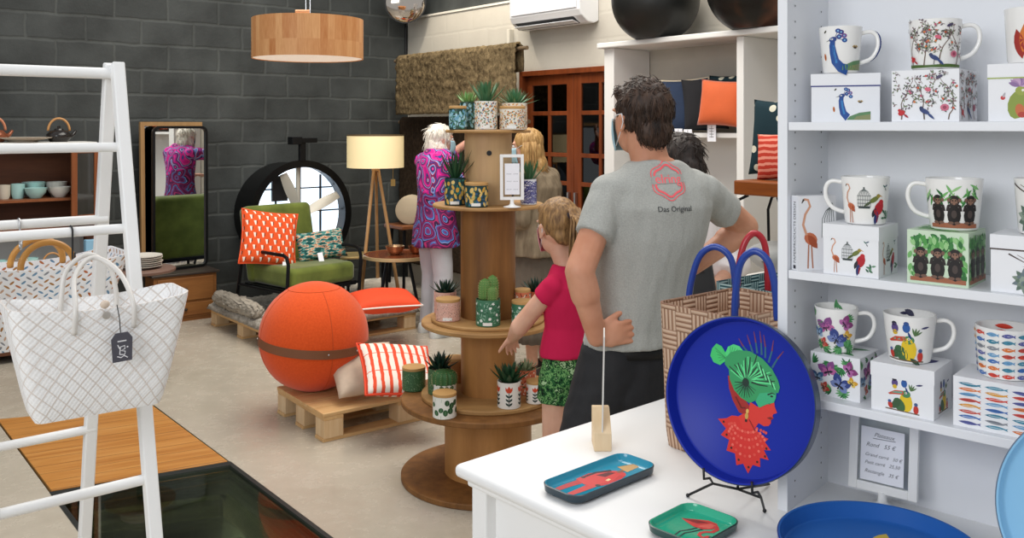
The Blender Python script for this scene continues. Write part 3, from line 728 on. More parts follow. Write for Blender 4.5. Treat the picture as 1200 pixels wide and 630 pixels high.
b_ = newbm(); bx(b_, -.16, .3, -.16, .16, st.z-.035, st.z); obj('tabletop', b_, mat('7c4a2a', .4, var=.15), t, bevel=.008)
for x, y in ((-.13, -.13), (.27, -.13), (.27, .13), (-.13, .13)):
    b_ = newbm(); tube(b_, [(x*.8, y*.8, st.z-.036), (x, y, 0)], .014, 8); obj('leg', b_, BLACKM, t, smooth=40)
def bowl(name, label, p, r, h, m, cat='bowl', group=None, inner=None):
    b_ = newbm(); lathe(b_, [(0, 0), (r*.45, 0), (r*.5, h*.05), (r*.85, h*.5), (r, h), (r*.95, h), (r*.8, h*.52), (r*.45, h*.12), (0, h*.1)], 32)
    o = obj(name, b_, m, smooth=50, loc=p); return tag(o, label, cat, group)
bowl('metal_bowl', 'shiny silver and copper bowl on the copper-brown coffee table', (ct.x-.02, ct.y-.02, ct.z+.001), .082, .075, mat('c9a27a', .25, .85))
bowl('metal_bowl', 'second smaller copper bowl on the coffee table, by the woman\'s leg', (ct.x+.155, ct.y+.03, ct.z+.001), .07, .07, mat('a9744e', .25, .85))
b_ = newbm(); tube(b_, [V((x, 0, 0)) for x in (-.14, -.13, 0, .13, .14)], [.1, .125, .13, .125, .1], 28)
q = P(470, 228, 8.5); rt = q
o = obj('round_bolster', b_, mat('b7a88f', .9, var=.1, bump=.3), smooth=40, loc=(st.x+.02, st.y+.04, st.z+.13), rotz=RA+.9)
tag(o, 'beige round bolster on the tall side table behind the woman', 'bolster')
# ---- mirror on a low wooden drawer chest
m0 = P(217, 318, 7.55)
mb = V((m0.x, m0.y, 0)); cz = .39; dw = (C0-mb).dot(NB)-.03
t = thing('drawer_chest', 'low brown wooden drawer chest carrying the tall black-framed mirror', 'drawer chest', (mb.x, mb.y, 0), RA)
CH = wood('6f4120', '9c6a39', 0, 5, 10, .45)
b_ = newbm(); bx(b_, -.26, .27, 0, dw-.02, .03, cz); obj('carcass', b_, CH, t, bevel=.006)
b_ = newbm(); bx(b_, -.28, .29, -.02, dw, cz+.0005, cz+.02); obj('top_board', b_, mat('3a302a', .3, var=.1), t, bevel=.004)
for z0, z1 in ((.05, .155), (.175, .37)):
    b_ = newbm(); bx(b_, -.23, .24, -.012, -.001, z0, z1); dr = obj('drawer_front', b_, CH, t, bevel=.004)
    b_ = newbm(); ell(b_, (0, -.022, (z0+z1)/2), .013, None, 10, 6); obj('knob', b_, DARKW, dr, smooth=180)
b_ = newbm(); bx(b_, -.27, .28, .01, dw-.03, 0, .03); obj('plinth', b_, CH, t)
mz0, mz1 = cz+.025, H-(147-HY)/F*7.6
def rrect(w_, h_, r, n=6):
    out = []
    for cx, cy, a0 in ((w_/2-r, h_/2-r, 0), (-w_/2+r, h_/2-r, PI/2), (-w_/2+r, -h_/2+r, PI), (w_/2-r, -h_/2+r, -PI/2)):
        out += [(cx+r*math.cos(a0+PI/2*i/n), cy+r*math.sin(a0+PI/2*i/n)) for i in range(n+1)]
    return out
def mirror(label, loc, rot, w_, h_, fw, fm, r, lean, fd=.03):
    t = thing('standing_mirror', label, 'mirror', loc, rot, 'leaning mirrors')
    ML = Matrix.Rotation(-lean, 4, 'X') @ Matrix.Translation((0, 0, h_/2)) @ Matrix.Rotation(PI/2, 4, 'X')
    o_, i_ = rrect(w_, h_, r), rrect(w_-2*fw, h_-2*fw, max(.004, r-fw)); b_ = newbm(); N = len(o_)
    ring = [[ML @ V((*o_[k], 0)), ML @ V((*o_[k], fd)), ML @ V((*i_[k], fd)), ML @ V((*i_[k], 0))] for k in range(N)]
    ring.append(ring[0]); loft(b_, ring, False); bmesh.ops.remove_doubles(b_, verts=b_.verts, dist=1e-6)
    obj('frame', b_, fm, t, smooth=30)
    b_ = newbm(); prism(b_, i_, .008, ML @ Matrix.Translation((0, 0, .006))); obj('mirror_glass', b_, MIRROR, t)
    return t
mirror('tall tan-framed mirror mostly hidden behind the black-framed one on the drawer chest', mb+UA*-.012+V((0, 0, cz+.021))-UB*(dw-.115), RA+math.radians(8), .56, 1.27, .035, wood('8d6a44', 'b08a5c', 2, 5, 10, .5), .006, .02)
mirror('tall black-framed mirror with rounded corners leaning on the drawer chest', mb+UA*.03+V((0, 0, cz+.021))-UB*(dw-.185), RA+math.radians(8), .50, 1.235, .022, mat('17181a', .35, .4), .06, .004)
# ---- dark blocky things in the shadow between mirror and wall keep to the wall's own darkness
# ---- china cabinet at the far left
CD = 6.55
cx1 = P(113, 180, CD); ctz = H-(166-HY)/F*CD
t = thing('china_cabinet', 'dark brown china cabinet with open shelves and a glazed door at left', 'cabinet', (cx1.x, cx1.y, 0), RA)
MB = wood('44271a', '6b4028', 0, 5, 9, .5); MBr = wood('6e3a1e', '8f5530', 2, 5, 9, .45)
cw = 1.25; cdp = .36; zl = .60
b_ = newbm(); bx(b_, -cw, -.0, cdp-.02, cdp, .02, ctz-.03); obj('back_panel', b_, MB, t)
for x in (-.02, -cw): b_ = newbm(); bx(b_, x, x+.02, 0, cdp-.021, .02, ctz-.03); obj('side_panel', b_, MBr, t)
b_ = newbm(); bx(b_, -cw-.02, .0, -.02, cdp, ctz-.029, ctz); obj('top_board', b_, mat('cfcdc8', .5), t, bevel=.004)
CSH = H-(229-HY)/F*(CD+.1)
for z in (CSH, H-(262-HY)/F*(CD+.1)): b_ = newbm(); bx(b_, -cw+.022, -.022, .01, cdp-.021, z-.018, z); obj('shelf_board', b_, MBr, t)
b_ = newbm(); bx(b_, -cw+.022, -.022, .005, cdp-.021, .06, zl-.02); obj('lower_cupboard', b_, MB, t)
b_ = newbm(); bx(b_, -cw-.03, .01, -.12, cdp-.021, zl-.019, zl+.006); obj('counter_board', b_, mat('c9c7c2', .5), t)
dz0, dz1 = H-(258-HY)/F*CD, ctz-.03
dr = None; b_ = newbm(); W_ = .19; Rd = rz(.18)
def bd(x0, x1, z0, z1, y0=-.034, y1=-.014):
    box(b_, Rd @ V(((x0+x1)/2-W_, (y0+y1)/2, 0))+V((0, 0, (z0+z1)/2)), (x1-x0, y1-y0, z1-z0), Rd)
bd(0, .04, dz0, dz1); bd(W_-.03, W_+.0, dz0, dz1); bd(.04, W_-.03, dz0, dz0+.05); bd(.04, W_-.03, dz1-.05, dz1)
dr = obj('door', b_, MBr, t, bevel=.003)
b_ = newbm(); bd(.035, W_-.025, dz0+.04, dz1-.04, -.026, -.022); obj('glass_pane', b_, tinted('8b9090', .1), dr)
b_ = newbm(); bx(b_, .002, .022, -.03, .0, zl, ctz-.03); obj('white_side_strip', b_, mat('d7d3cc', .5), t)
def onc(px, y, z): # point in the cabinet on a line of sight: local depth y
    d = None; a = (px-600)/F; base = cx1+(-UB)*y; k = (a*base.y-base.x)/(UA.x-a*UA.y); p = base+UA*k; p.z = z; return p
CEL = mat('a9d3cf', .25, var=.05); CWH = mat('d9dad2', .25, var=.05); CRM = mat('cfc7b5', .4, var=.1)
def cup(label, p, r, h, m, group='cups on the cabinet shelf'):
    b_ = newbm(); lathe(b_, [(0, 0), (r*.75, 0), (r*.95, h*.3), (r, h), (r*.9, h), (r*.85, h*.3), (0, h*.1)], 28); return tag(obj('tea_cup', b_, m, smooth=50, loc=p), label, 'cup', group)
cup('cream cup, leftmost on the brown cabinet shelf', onc(5, .18, CSH), .04, .10, CRM); cup('pale turquoise cup beside the turquoise bowls on the cabinet shelf', onc(21, .18, CSH), .045, .105, CEL)
for lab, px, y, z, m in (('front turquoise bowl on the cabinet shelf', 42, .12, 0, CEL), ('turquoise bowl at the back of the cabinet shelf, behind front turquoise one', 40, .26, .035, CEL), ('front white bowl on the cabinet shelf', 70, .12, 0, CWH), ('white bowl at the back of the cabinet shelf, behind front white one', 66, .26, .03, CWH)):
    bowl('bowl', lab, onc(px, y, CSH), .075, .075+z, m, 'bowl', 'bowls on the cabinet shelf')
b_ = newbm(); box(b_, (0, 0, .085), (.05, .003, .05), rz(.3) @ rx(-.2)); bx(b_, -.02, .02, 0, .03, 0, .06); tag(obj('price_card', b_, mat('b9bab8', .6), loc=onc(30, .28, CSH), rotz=RA), 'small grey price card behind the turquoise cup', 'card')
# on top of the cabinet
def teapot(label, p, s, body, hc, group='teapots on the cabinet top'):
    t = thing('teapot', label, 'teapot', p, RA, group)
    b_ = newbm(); lathe(b_, [(0, 0), (.06*s, 0), (.085*s, .03*s), (.088*s, .055*s), (.06*s, .085*s), (.03*s, .09*s), (0, .09*s)], 28); bd_ = obj('pot', b_, body, t, smooth=50)
    b_ = newbm(); lathe(b_, [(0, .089*s), (.035*s, .089*s), (.03*s, .1*s), (.01*s, .105*s), (.012*s, .12*s), (0, .122*s)], 20); obj('lid', b_, body, t, smooth=50)
    b_ = newbm(); tube(b_, [(.075*s, 0, .04*s), (.10*s, 0, .055*s), (.12*s, 0, .085*s)], [.018*s, .014*s, .009*s], 10); obj('spout', b_, body, t, smooth=180)
    b_ = newbm(); tube(b_, arc((0, 0, .085*s), .075*s, 0, PI, 18, (1, 0, 0), (0, 0, 1.25)), .009*s, 8); obj('bail_handle', b_, hc, t, smooth=180)
BAM = mat('b98752', .45, var=.2)
teapot('black teapot with bamboo handle at right end of the cabinet top', onc(69, .12, ctz), .95, mat('231f1d', .2, var=.4, vs=30), BAM)
teapot('copper-handled teapot at left frame edge on the cabinet top', onc(-8, .12, ctz), 1.0, mat('8a4f36', .3, .4), mat('b87858', .4))
b_ = newbm(); lathe(b_, [(0, 0), (.09, 0), (.10, .012), (.185, .03), (.19, .036), (.18, .036), (.10, .02), (0, .016)], 40); tag(obj('serving_plate', b_, mat('cfc3b2', .35, var=.1), smooth=50, loc=onc(27, .13, ctz)), 'wide beige plate on the cabinet top beside the black teapot', 'plate')
# counter things
cz_ = zl+.006
for i, (px, m, lab) in enumerate(((2, CEL, 'turquoise cup, first from the left on the cabinet counter'), (15, mat('8f8176', .5, var=.2), 'brown-grey cup, second from the left on the cabinet counter'), (26, CRM, 'cream cup, third on the cabinet counter behind wooden bag handle'), (37, CEL, 'turquoise cup, fourth on the cabinet counter'))):
    cup(lab, onc(px, -.02, cz_), .043, .12, m, 'cups on the cabinet counter')
for px, lab in ((90, 'white bowl on the cabinet counter right of the wooden bag handle'),):
    bowl('bowl', lab, onc(px, -.0, cz_), .09, .07, CWH, 'bowl')
teapot('dark teapot on the cabinet counter seen through wooden bag handle', onc(61, -.03, cz_), .8, mat('2e2a26', .3, var=.4, vs=30), BAM)
b_ = newbm(); bx(b_, -.045, .045, -.03, .03, 0, .22); tag(obj('tall_box', b_, mat('86b4cf', .6), bevel=.004, loc=onc(107, -.05, cz_), rotz=RA), 'light blue upright box at the right end of the cabinet counter', 'box')
b_ = newbm(); bx(b_, -.30, .30, -.02, .0, 0, .27); bx(b_, -.30, .30, -.06, -.021, .25, .27)
for x in (-.28, -.02, .0, .26): bx(b_, x, x+.02, -.026, -.021, .01, .25)
tag(obj('grey_rack', b_, mat('a7a8a6', .55), loc=onc(45, .25, cz_), rotz=RA), 'grey panelled back rack on the cabinet counter', 'rack')
# round table with plates
rt = onz(165, 314, .74)
t = thing('round_table', 'small round brown table with stacked plates beside the chest', 'table', (rt.x, rt.y, 0))
b_ = newbm(); lathe(b_, [(0, .715), (.20, .715), (.21, .722), (.21, .734), (.2, .74), (0, .74)], 48); obj('tabletop', b_, mat('6d5347', .45, var=.15), t, smooth=35)
b_ = newbm(); lathe(b_, [(0, 0), (.15, 0), (.15, .02), (.03, .05), (.025, .714), (0, .714)], 28); obj('pedestal', b_, BLACKM, t, smooth=35)
for i in range(6):
    b_ = newbm(); r = .125-.004*(i % 2); lathe(b_, [(0, 0), (r*.6, 0), (r*.65, .006), (r, .017), (r, .021), (r*.95, .021), (r*.62, .011), (0, .009)], 40)
    nm = ('lowest', 'second lowest', 'third lowest', 'third from top', 'second from top', 'topmost')[i]
    tag(obj('dinner_plate', b_, mat('cfcac0', .3) if i % 2 else mat('bfb7aa', .35), smooth=50, loc=(rt.x+.005+(i % 3)*.002, rt.y, .7402+i*.0125)), 'cream dinner plate, %s of the stack on the round brown table' % nm, 'plate', 'stacked dinner plates')
bowl('bowl', 'shallow white bowl behind the plate stack on the round brown table', (rt.x-.13, rt.y+.10, .7402), .07, .06, CWH)
# ---- pendant lamp
pp = P(361, 46, 5.0); pr = 64/F*5.0
t = thing('pendant_lamp', 'large drum pendant lamp of patchwork wood veneer hanging from a cord', 'pendant lamp', (pp.x, pp.y, pp.z))
n = NT('veneer'); c = n.coord('UV', (1, 1, 1)); b2 = n.n('TexBrick'); mp_ = n.n('Mapping'); mp_.inputs['Rotation'].default_value = (0, 0, PI/2); n.l(c, mp_.inputs[0]); n.l(mp_.outputs[0], b2.inputs['Vector'])
for k, v in (('Scale', 1), ('Mortar Size', .0), ('Bias', 0), ('Brick Width', .27), ('Row Height', .021)): b2.inputs[k].default_value = v
b2.offset_frequency = 1; b2.offset = .37
b2.inputs['Color1'].default_value = lin('b3703c'); b2.inputs['Color2'].default_value = lin('dca873'); b2.inputs['Mortar'].default_value = lin('c08550')
f = n.noise(n.coord('UV', (140, 6, 1)), 2, 4); n.col(n.mix(.3, b2.outputs[0], n.ramp(f, ((.3, 'a8632f'), (.7, 'deac78'))))); VEN = n.fin(.5, 0, .3)
hz = 23/F*5.0
b_ = newbm(); lathe(b_, [(pr, -hz), (pr, hz), (pr-.004, hz), (pr-.004, -hz), (pr, -hz)], 96); obj('lamp_shade', b_, VEN, t, smooth=35)
n = NT('diffuser'); n.col('f6ede2'); n.b.inputs['Emission Color'].default_value = lin('fff0dd'); n.b.inputs['Emission Strength'].default_value = .35; DIFF = n.fin(.6)
b_ = newbm(); lathe(b_, [(0, -hz+.004), (pr-.006, -hz+.004), (pr-.006, -hz+.009), (0, -hz+.009)], 64); obj('diffuser', b_, DIFF, t)
b_ = newbm()
for x in (-.012, .012): tube(b_, [(x, 0, -hz+.01), (x, 0, 2.3)], .0025, 6)
obj('suspension_cord', b_, STEEL, t)
b_ = newbm(); tube(b_, [(-.07, 0, hz+.045), (.01, 0, hz+.045)], .010, 10); obj('cord_clamp', b_, mat('a97b58', .3, .8), t, smooth=40)
# ---- convex mirror high in the corner
q = wallpt(.05, .25, 0); cm = P(475, 3, 9.0); R0 = 23.5/F*9.0
t = thing('convex_mirror', 'round convex security mirror high in the corner of the walls', 'mirror', cm, 0)
look = (V((-.3, 0, 1.9))-cm).normalized(); Rl = look.to_track_quat('Z', 'Y').to_matrix()
b_ = newbm(); lathe(b_, [(R0, .0)]+[(R0*math.cos(a*PI/2/10), R0*.15*math.sin(a*PI/2/10)) for a in range(1, 10)]+[(0, R0*.15)], 48, (0, 0, 0), Rl); obj('mirror_glass', b_, mat('cfc4b8', .06, 1.0), t, smooth=180)
b_ = newbm(); lathe(b_, [(R0-.004, .01), (R0+.006, .01), (R0+.006, -.02), (R0-.004, -.02), (R0-.004, .01)], 48, (0, 0, 0), Rl); obj('rim', b_, BLACK, t, smooth=35)
b_ = newbm(); lathe(b_, [(0, -.03), (R0-.005, -.018), (R0-.005, -.012), (0, -.012)], 48, (0, 0, 0), Rl); obj('back_shell', b_, BLACK, t)
b_ = newbm(); e_ = C0+V((-.02, -.02, 2.6))-cm; tube(b_, [V((0, 0, 0))-look*.03, V((e_.x*.6, e_.y*.6, -.15)), V((e_.x, e_.y, -.2)), V((e_.x, e_.y, -.75))], .014, 8); obj('bracket_and_corner_shade', b_, BLACK, t, smooth=60)  # mirror mount; its black drop down the corner draws the corner shadow
# ---- shaggy rug hanging on the wall
def hang_rug(name, label, sL, sR, z0, z1, out, c1, c2, group=None, cell=.022, amp=.02):
    L = sR-sL; t = thing(name, label, 'rug', wallpt(sL, out, z1), RA, group)
    b_ = newbm(); ny = int(L/cell); path = []
    nz = int((z1-z0)/cell); r = .055
    for k in range(7): path.append((r-r*math.cos(PI/2*k/6)-.0, -r+r*math.sin(PI/2*k/6)))       # over the pole (back side first)
    path = [(2*r-x, z) for x, z in path][::1]
    front = [(0+r-r*math.sin(PI/2*k/6), -r+r*math.cos(PI/2*k/6)) for k in range(1, 7)]
    down = [(0, -r-(z1-z0-r)*i/nz) for i in range(1, nz+1)]
    prof = [(2*r, -.25)]+[(2*r, -.15)]+path+front+down
    g = {}
    for i, (x, z) in enumerate(prof):
        for j in range(ny+1):
            y = -L*j/ny; p = V((x, y+.0, z)); q = .014*noise.noise(V((y*3, z*3, 2)))
            g[i, j] = b_.verts.new(p+V((-abs(amp*noise.noise(V((y*40, z*40, 1))))*1.6+q, amp*.8*noise.noise(V((y*33, z*33, 7))), amp*.5*noise.noise(V((y*35, z*35, 3))))))
    for i in range(len(prof)-1):
        for j in range(ny): b_.faces.new((g[i, j], g[i, j+1], g[i+1, j+1], g[i+1, j]))
    n = NT('hung_shag'); c = n.coord('Object', (1, 1, .7)); f = n.noise(c, 30, 5, .75); f2 = n.noise(c, 3, 3)
    n.col(n.ramp(n.math('ADD', n.math('MULTIPLY', f, .75), n.math('MULTIPLY', f2, .25)), ((.33, c1), (.66, c2)))); n.bump(f, .8, .02)
    o = obj('rug', b_, n.fin(.95, 0, .1), t, smooth=180); sd = o.modifiers.new('s', 'SOLIDIFY'); sd.thickness = .02
    b_ = newbm(); tube(b_, [(r, .1, -r), (r, -L-.1, -r)], .018, 12); obj('pole', b_, mat('6d5b45', .5), t, smooth=40)
    return t
def s_at(px, out):                            # wall parameter seen at a pixel column, for a plane OUT in front of the white wall
    a = (px-600)/F; b0 = C0-UA*out; return (a*b0.y-b0.x)/(UB.x-a*UB.y)
def z_at(px, py, out):
    p = wallpt(s_at(px, out), out); return H-(py-HY)/F*p.y
hang_rug('hung_rug_or_shade_sheet', 'thick brown and straw shaggy rug hung over a pole on the wall', s_at(464, .35), s_at(603, .35), z_at(530, 133, .35), z_at(530, 57, .35), .35, '2c2115', '8f7c5c')
hang_rug('hung_rug_or_shade_sheet', 'dark brown sheet added for the dark wall corner, behind the woman in the pink tunic', s_at(468, .16), s_at(606, .16), .25, z_at(530, 136, .16), .16, '2a211a', '4a3c2f', amp=.008)  # no second rug: dark sheet added to darken the wall corner
# ---- air conditioner
sa, sb = s_at(597, .22), s_at(666, .22); z0, z1 = z_at(640, 30, .1), z_at(640, 30, .1)+.31
t = thing('air_conditioner', 'white wall-mounted air conditioner with open louvre above the glazed door', 'air conditioner', wallpt(sa, 0, z0-.02), RA)
L = .88
prof = [(-.0, 0.02), (-.05, 0), (-.12, .005), (-.195, .055), (-.22, .10), (-.225, .30), (-.2, .32), (0, .32)]
b_ = newbm(); loft(b_, [[V((x, -L*k, z)) for x, z in prof] for k in (0, 1)]); obj('casing', b_, mat('e9e9ea', .3), t, bevel=.01, seg=3)
b_ = newbm(); pts = [(-.118, .0025), (-.193, .0525)]; loft(b_, [[V((x-.0015, y, z-.002)) for x, z in pts]+[V((x+.01, y, z+.006)) for x, z in pts[::-1]] for y in (-.05, -L+.1)]); obj('air_outlet', b_, BLACK, t)
b_ = newbm(); box(b_, (-.175, -L/2+.02, .012), (.07, L-.14, .006), ry(.25)); obj('louvre', b_, mat('dcdde0', .35), t, bevel=.002)
b_ = newbm(); bx(b_, -.232, -.226, -L+.03, -.03, .115, .295); obj('front_cover', b_, mat('eeeef0', .25), t, bevel=.003)
b_ = newbm(); bx(b_, -.05, 0, .12, .16, -.35, -.1); tag(obj('wall_box', b_, mat('cfc9bb', .6), bevel=.004, loc=wallpt(s_at(612, 0)-.0, 0, z_at(612, 20, 0)), rotz=RA), 'small cream junction box on the wall at the end of the rug pole', 'junction box')
# ---- white open display unit behind the man
UDp = .40; us0 = s_at(708, UDp); us1 = s_at(863, UDp); uz = z_at(703, 51.5, UDp)
uo = wallpt(us0, UDp, 0)
t = thing('display_unit', 'tall white open display unit against the wall with black pots on top', 'shelf', uo, RA)
WIN = us1-us0; EX = .95
UW = mat('e4e2de', .5, var=.02)
b_ = newbm(); bx(b_, 0, UDp-.01, -.10, -.0, 0, uz-.04); obj('side_post', b_, UW, t, bevel=.004)
b_ = newbm(); bx(b_, 0, UDp-.01, -WIN-.055, -WIN, 0, uz-.04); obj('side_post', b_, UW, t, bevel=.004)
b_ = newbm(); bx(b_, 0, UDp-.01, -WIN-EX, -WIN-EX+.05, 0, uz-.04); obj('side_post', b_, UW, t, bevel=.004)
b_ = newbm(); bx(b_, -.05, UDp-.01, -WIN-EX-.03, .03, uz-.039, uz); obj('top_board', b_, UW, t, bevel=.008)
CZ = 1.60
b_ = newbm(); bx(b_, .06, UDp-.02, -WIN+.001, -.101, CZ-.03, CZ); obj('shelf_board', b_, UW, t)
b_ = newbm(); bx(b_, UDp-.018, UDp-.005, -WIN+.001, -.101, .1, CZ-.031); obj('back_panel', b_, mat('d8d6d3', .5), t)
b_ = newbm(); bx(b_, .02, UDp-.02, -WIN+.001, -.101, .30, .33); obj('shelf_board', b_, UW, t)
ul = lambda x, y, z: uo+UA*x+UB*(-y)+V((0, 0, z))
def pot(label, px, py, D, r, m):
    s_ = s_at(px, .36); c = wallpt(s_, .36); r = r/F*c.y; t = thing('globe_pot', label, 'pot', (c.x, c.y, uz+.001), 0, 'large black globe pots')
    b_ = newbm(); prof = [(0, 0), (r*.45, 0)]
    for i in range(20):
        a = math.asin(.45)+(PI-2*math.asin(.45)*.95)*i/19; prof.append((r*math.sin(a), r*.893-r*math.cos(a)))
    zt = prof[-1][1]; rt_ = prof[-1][0]; prof += [(rt_*.92, zt), (rt_*.9, zt-.05), (0, .1)]
    lathe(b_, prof, 56); obj('pot_body', b_, m, t, smooth=50); b_ = newbm(); tube(b_, arc((0, 0, zt), rt_*.98, 0, 2*PI, 40, (1, 0, 0), (0, 1, 0))[:-1], .012, 8, True); obj('rim', b_, m, t, smooth=180)
n = NT('bronze_pot'); c = n.coord('Object'); f = n.noise(c, 2.2, 3); n.col(n.ramp(f, ((.35, '141413'), (.55, '24211e'), (.75, '6b4028')))); n.bump(n.noise(c, 60, 3), .15, .004); BRZ = n.fin(.4, .5, .5)
pot('matte black globe pot on the display unit, left one above the man', 768, 0, 0, 51.5, mat('1b1c1b', .42, .2, var=.25, vs=3, bump=.1))
pot('bronze-flecked black globe pot on the display unit, right one by mug shelf', 884, 0, 0, 56, BRZ)
# cushions in that unit
NAVY = mat('24344f', .85, var=.2, vs=20, bump=.3, bs=120); BLK = mat('1e1e22', .9, var=.2, bump=.3); ORV = mat('cf5a22', .75, var=.12, vs=10, bump=.2, bs=100, Sheen_Weight=.3)
n = NT('red_fleck'); f = n.noise(n.coord('Object', (1, 1, .4)), 16, 3, .6); n.col(n.ramp(f, ((.42, 'a8391c'), (.55, 'd05a30'), (.6, 'e9c9a8')), False)); REDF = n.fin(.9, 0, .15)
n = NT('dark_wedges'); f = n.n('TexVoronoi'); f.inputs['Scale'].default_value = 14; n.l(n.coord('Object'), f.inputs['Vector']); n.col(n.ramp(f.outputs['Distance'], ((.2, 'c8c6b4'), (.3, '1d3138')), True)); WEDG = n.fin(.9, 0, .15)
def ucush(name, label, px, py, dx, w_, h_, th, m, yaw, roll, g='cushions in the display unit', seam=None, lean=-.1):
    s_ = s_at(px, UDp-dx); p = wallpt(s_, UDp-dx); p.z = H-(py-HY)/F*p.y
    cushion(name, label, MT(p, ('Z', RA-PI/2+yaw), ('X', lean), ('Y', roll)), w_, h_, th, m, g, seam)
ucush('square_cushion', 'red cushion with pale flecks, leftmost in the display unit', 779, 124, .17, .30, .34, .12, REDF, .3, .05)
ucush('square_cushion', 'navy blue cushion beside the red flecked one in the display unit', 803, 124, .16, .34, .38, .12, NAVY, .6, -.06, seam=mat('d9cbb0', .8))
ucush('square_cushion', 'black cushion between the navy and orange cushions in display unit', 826, 122, .17, .30, .36, .12, BLK, .7, -.06)
ucush('square_cushion', 'bright orange velvet cushion, rightmost front one in the display unit', 846, 121, .05, .32, .31, .12, ORV, .25, .07)
ucush('square_cushion', 'dark cushion with pale wedge print peeking over the orange velvet one', 852, 118, .24, .30, .36, .10, WEDG, .1, .0)
for i, (px, py) in enumerate(((795, 160), (806, 161), (834, 156))):
    s_ = s_at(px, UDp-.04); p = wallpt(s_, UDp-.04); zz = H-(py-HY)/F*p.y
    tt = thing('price_tag', ('white price tag hanging below the navy cushion', 'second white price tag hanging below black cushion', 'white price tag hanging below the orange velvet cushion')[i], 'price tag', (p.x, p.y, CZ-.031), RA, 'price tags under the shelf')
    b_ = newbm(); zc = zz-CZ+.031; bx(b_, -.001, .001, -.035, .035, zc-.055, zc+.055)
    pn = Paint()
    for k in range(4): pn.line([(-.018, .03-k*.018), (.018, .03-k*.018)], .004, '777777')
    pn.into(b_, planemap((-.001, 0, zc), (0, -1, 0), (0, 0, 1))); obj('card', b_, [PAPER, PRINT], tt)
    b_ = newbm(); tube(b_, [(0, 0, zc+.05), (0, 0, 0)], .002, 6); obj('string', b_, BLACK, tt)
# ---- stool and cushions on a white display table, far right of the unit
sq = P(906, 214, 4.75); dz_ = .80
t = thing('display_table', 'white display table behind baskets carrying stool and cushions', 'table', (sq.x, sq.y, 0), RA)
b_ = newbm(); bx(b_, -.25, .55, -.55, .32, dz_-.03, dz_); obj('tabletop', b_, UW, t, bevel=.004)
for x in (-.22, .5):
    for y in (-.52, .27): b_ = newbm(); bx(b_, x-.02, x+.02, y-.02, y+.02, 0, dz_-.03); obj('leg', b_, UW, t)
sz = sq.z; RB = RA
t = thing('stool', 'wooden-topped stool with bent black metal legs standing on the white display table', 'stool', (sq.x, sq.y, dz_), RB)
hh = sz-dz_
b_ = newbm(); bx(b_, -.18, .18, -.22, .12, hh-.06, hh+.015); obj('seat', b_, wood('6b3413', '95521f', 1, 5, 9, .4), t, bevel=.008)
for x in (-.15, .15):
    b_ = newbm(); tube(b_, [(x, .125, 0), (x, .135, hh-.16), (x, .11, hh-.09), (x, .05, hh-.062)], .008, 8); obj('leg', b_, BLACKM, t, smooth=180)
    b_ = newbm(); tube(b_, [(x, -.20, 0), (x, -.17, hh-.16), (x, -.13, hh-.062)], .008, 8); obj('leg', b_, BLACKM, t, smooth=180)
sq = sq; n = NT('red_arches'); c = n.coord('UV', (1, 1, 1)); wv_ = n.n('TexWave', wave_type='RINGS'); wv_.inputs['Scale'].default_value = 2.4; wv_.inputs['Distortion'].default_value = 2; n.l(n.coord('UV', (2.2, 1, 1)), wv_.inputs['Vector']); n.col(n.ramp(wv_.outputs[0], ((.45, 'b23a2c'), (.6, 'd98b78')), True)); ARCH = n.fin(.9, 0, .15)
p = V((sq.x, sq.y, sz))+UB*.06+UA*.0
cushion('square_cushion', 'red cushion with pale arch lines on the stool behind the mug shelf', MT(p+V((0, 0, .140)), ('Z', RA-PI/2+.1), ('X', -.12), ('Y', -.05)), .30, .25, .11, ARCH)
cushion('square_cushion', 'dark teal cushion with pale wedges above the red arch cushion on stool', MT(p+UA*.13-UB*.10+V((0, 0, .235)), ('Z', RA-PI/2+.1), ('X', -.10), ('Y', .03)), .36, .42, .10, WEDG)
cushion('round_cushion', 'grey seat cushion lying flat under the stool on white display table', MT(V((sq.x, sq.y, dz_+.16))+UB*.05, ('X', PI/2)), .30, .34, .15, mat('a3a5a4', .85, var=.08, bump=.3))
b_ = newbm(); bx(b_, -.04, .04, -.0015, .0015, 0, .07); bx(b_, -.03, .03, 0, .04, 0, .004); tag(obj('price_card', b_, PAPER, loc=V((sq.x, sq.y, dz_))+UB*.40-UA*.1, rotz=0), 'white price card standing on the display table below the stool', 'card')
# ================================================================= MUGS AND BOXES ON THE SHELF
def ms(px, y): 
    a = (px-600)/F; b0 = MO+MY*y; return (a*b0.y-b0.x)/(MX.x-a*MX.y)
class Sub:                                     # a painter in its own small frame
    def __init__(s, p, x, y, k): s.p, s.x, s.y, s.k = p, x, y, k
    def q(s, pts): return [(s.x+a*s.k, s.y+b*s.k) for a, b in pts]
    def poly(s, pts, c): s.p.poly(s.q(pts), c); return s
    def line(s, pts, w_, c, w1=None): s.p.line(s.q(pts), w_*s.k, c, None if w1 is None else w1*s.k); return s
    def ell(s, x, y, a, b=None, rot=0, col='000000', n=12): s.p.ell(s.x+x*s.k, s.y+y*s.k, a*s.k, (b or a)*s.k, rot, col, n); return s
    def leaf(s, x, y, L, w_, ang, col, n=5): s.p.leaf(s.x+x*s.k, s.y+y*s.k, L*s.k, w_*s.k, ang, col, n); return s
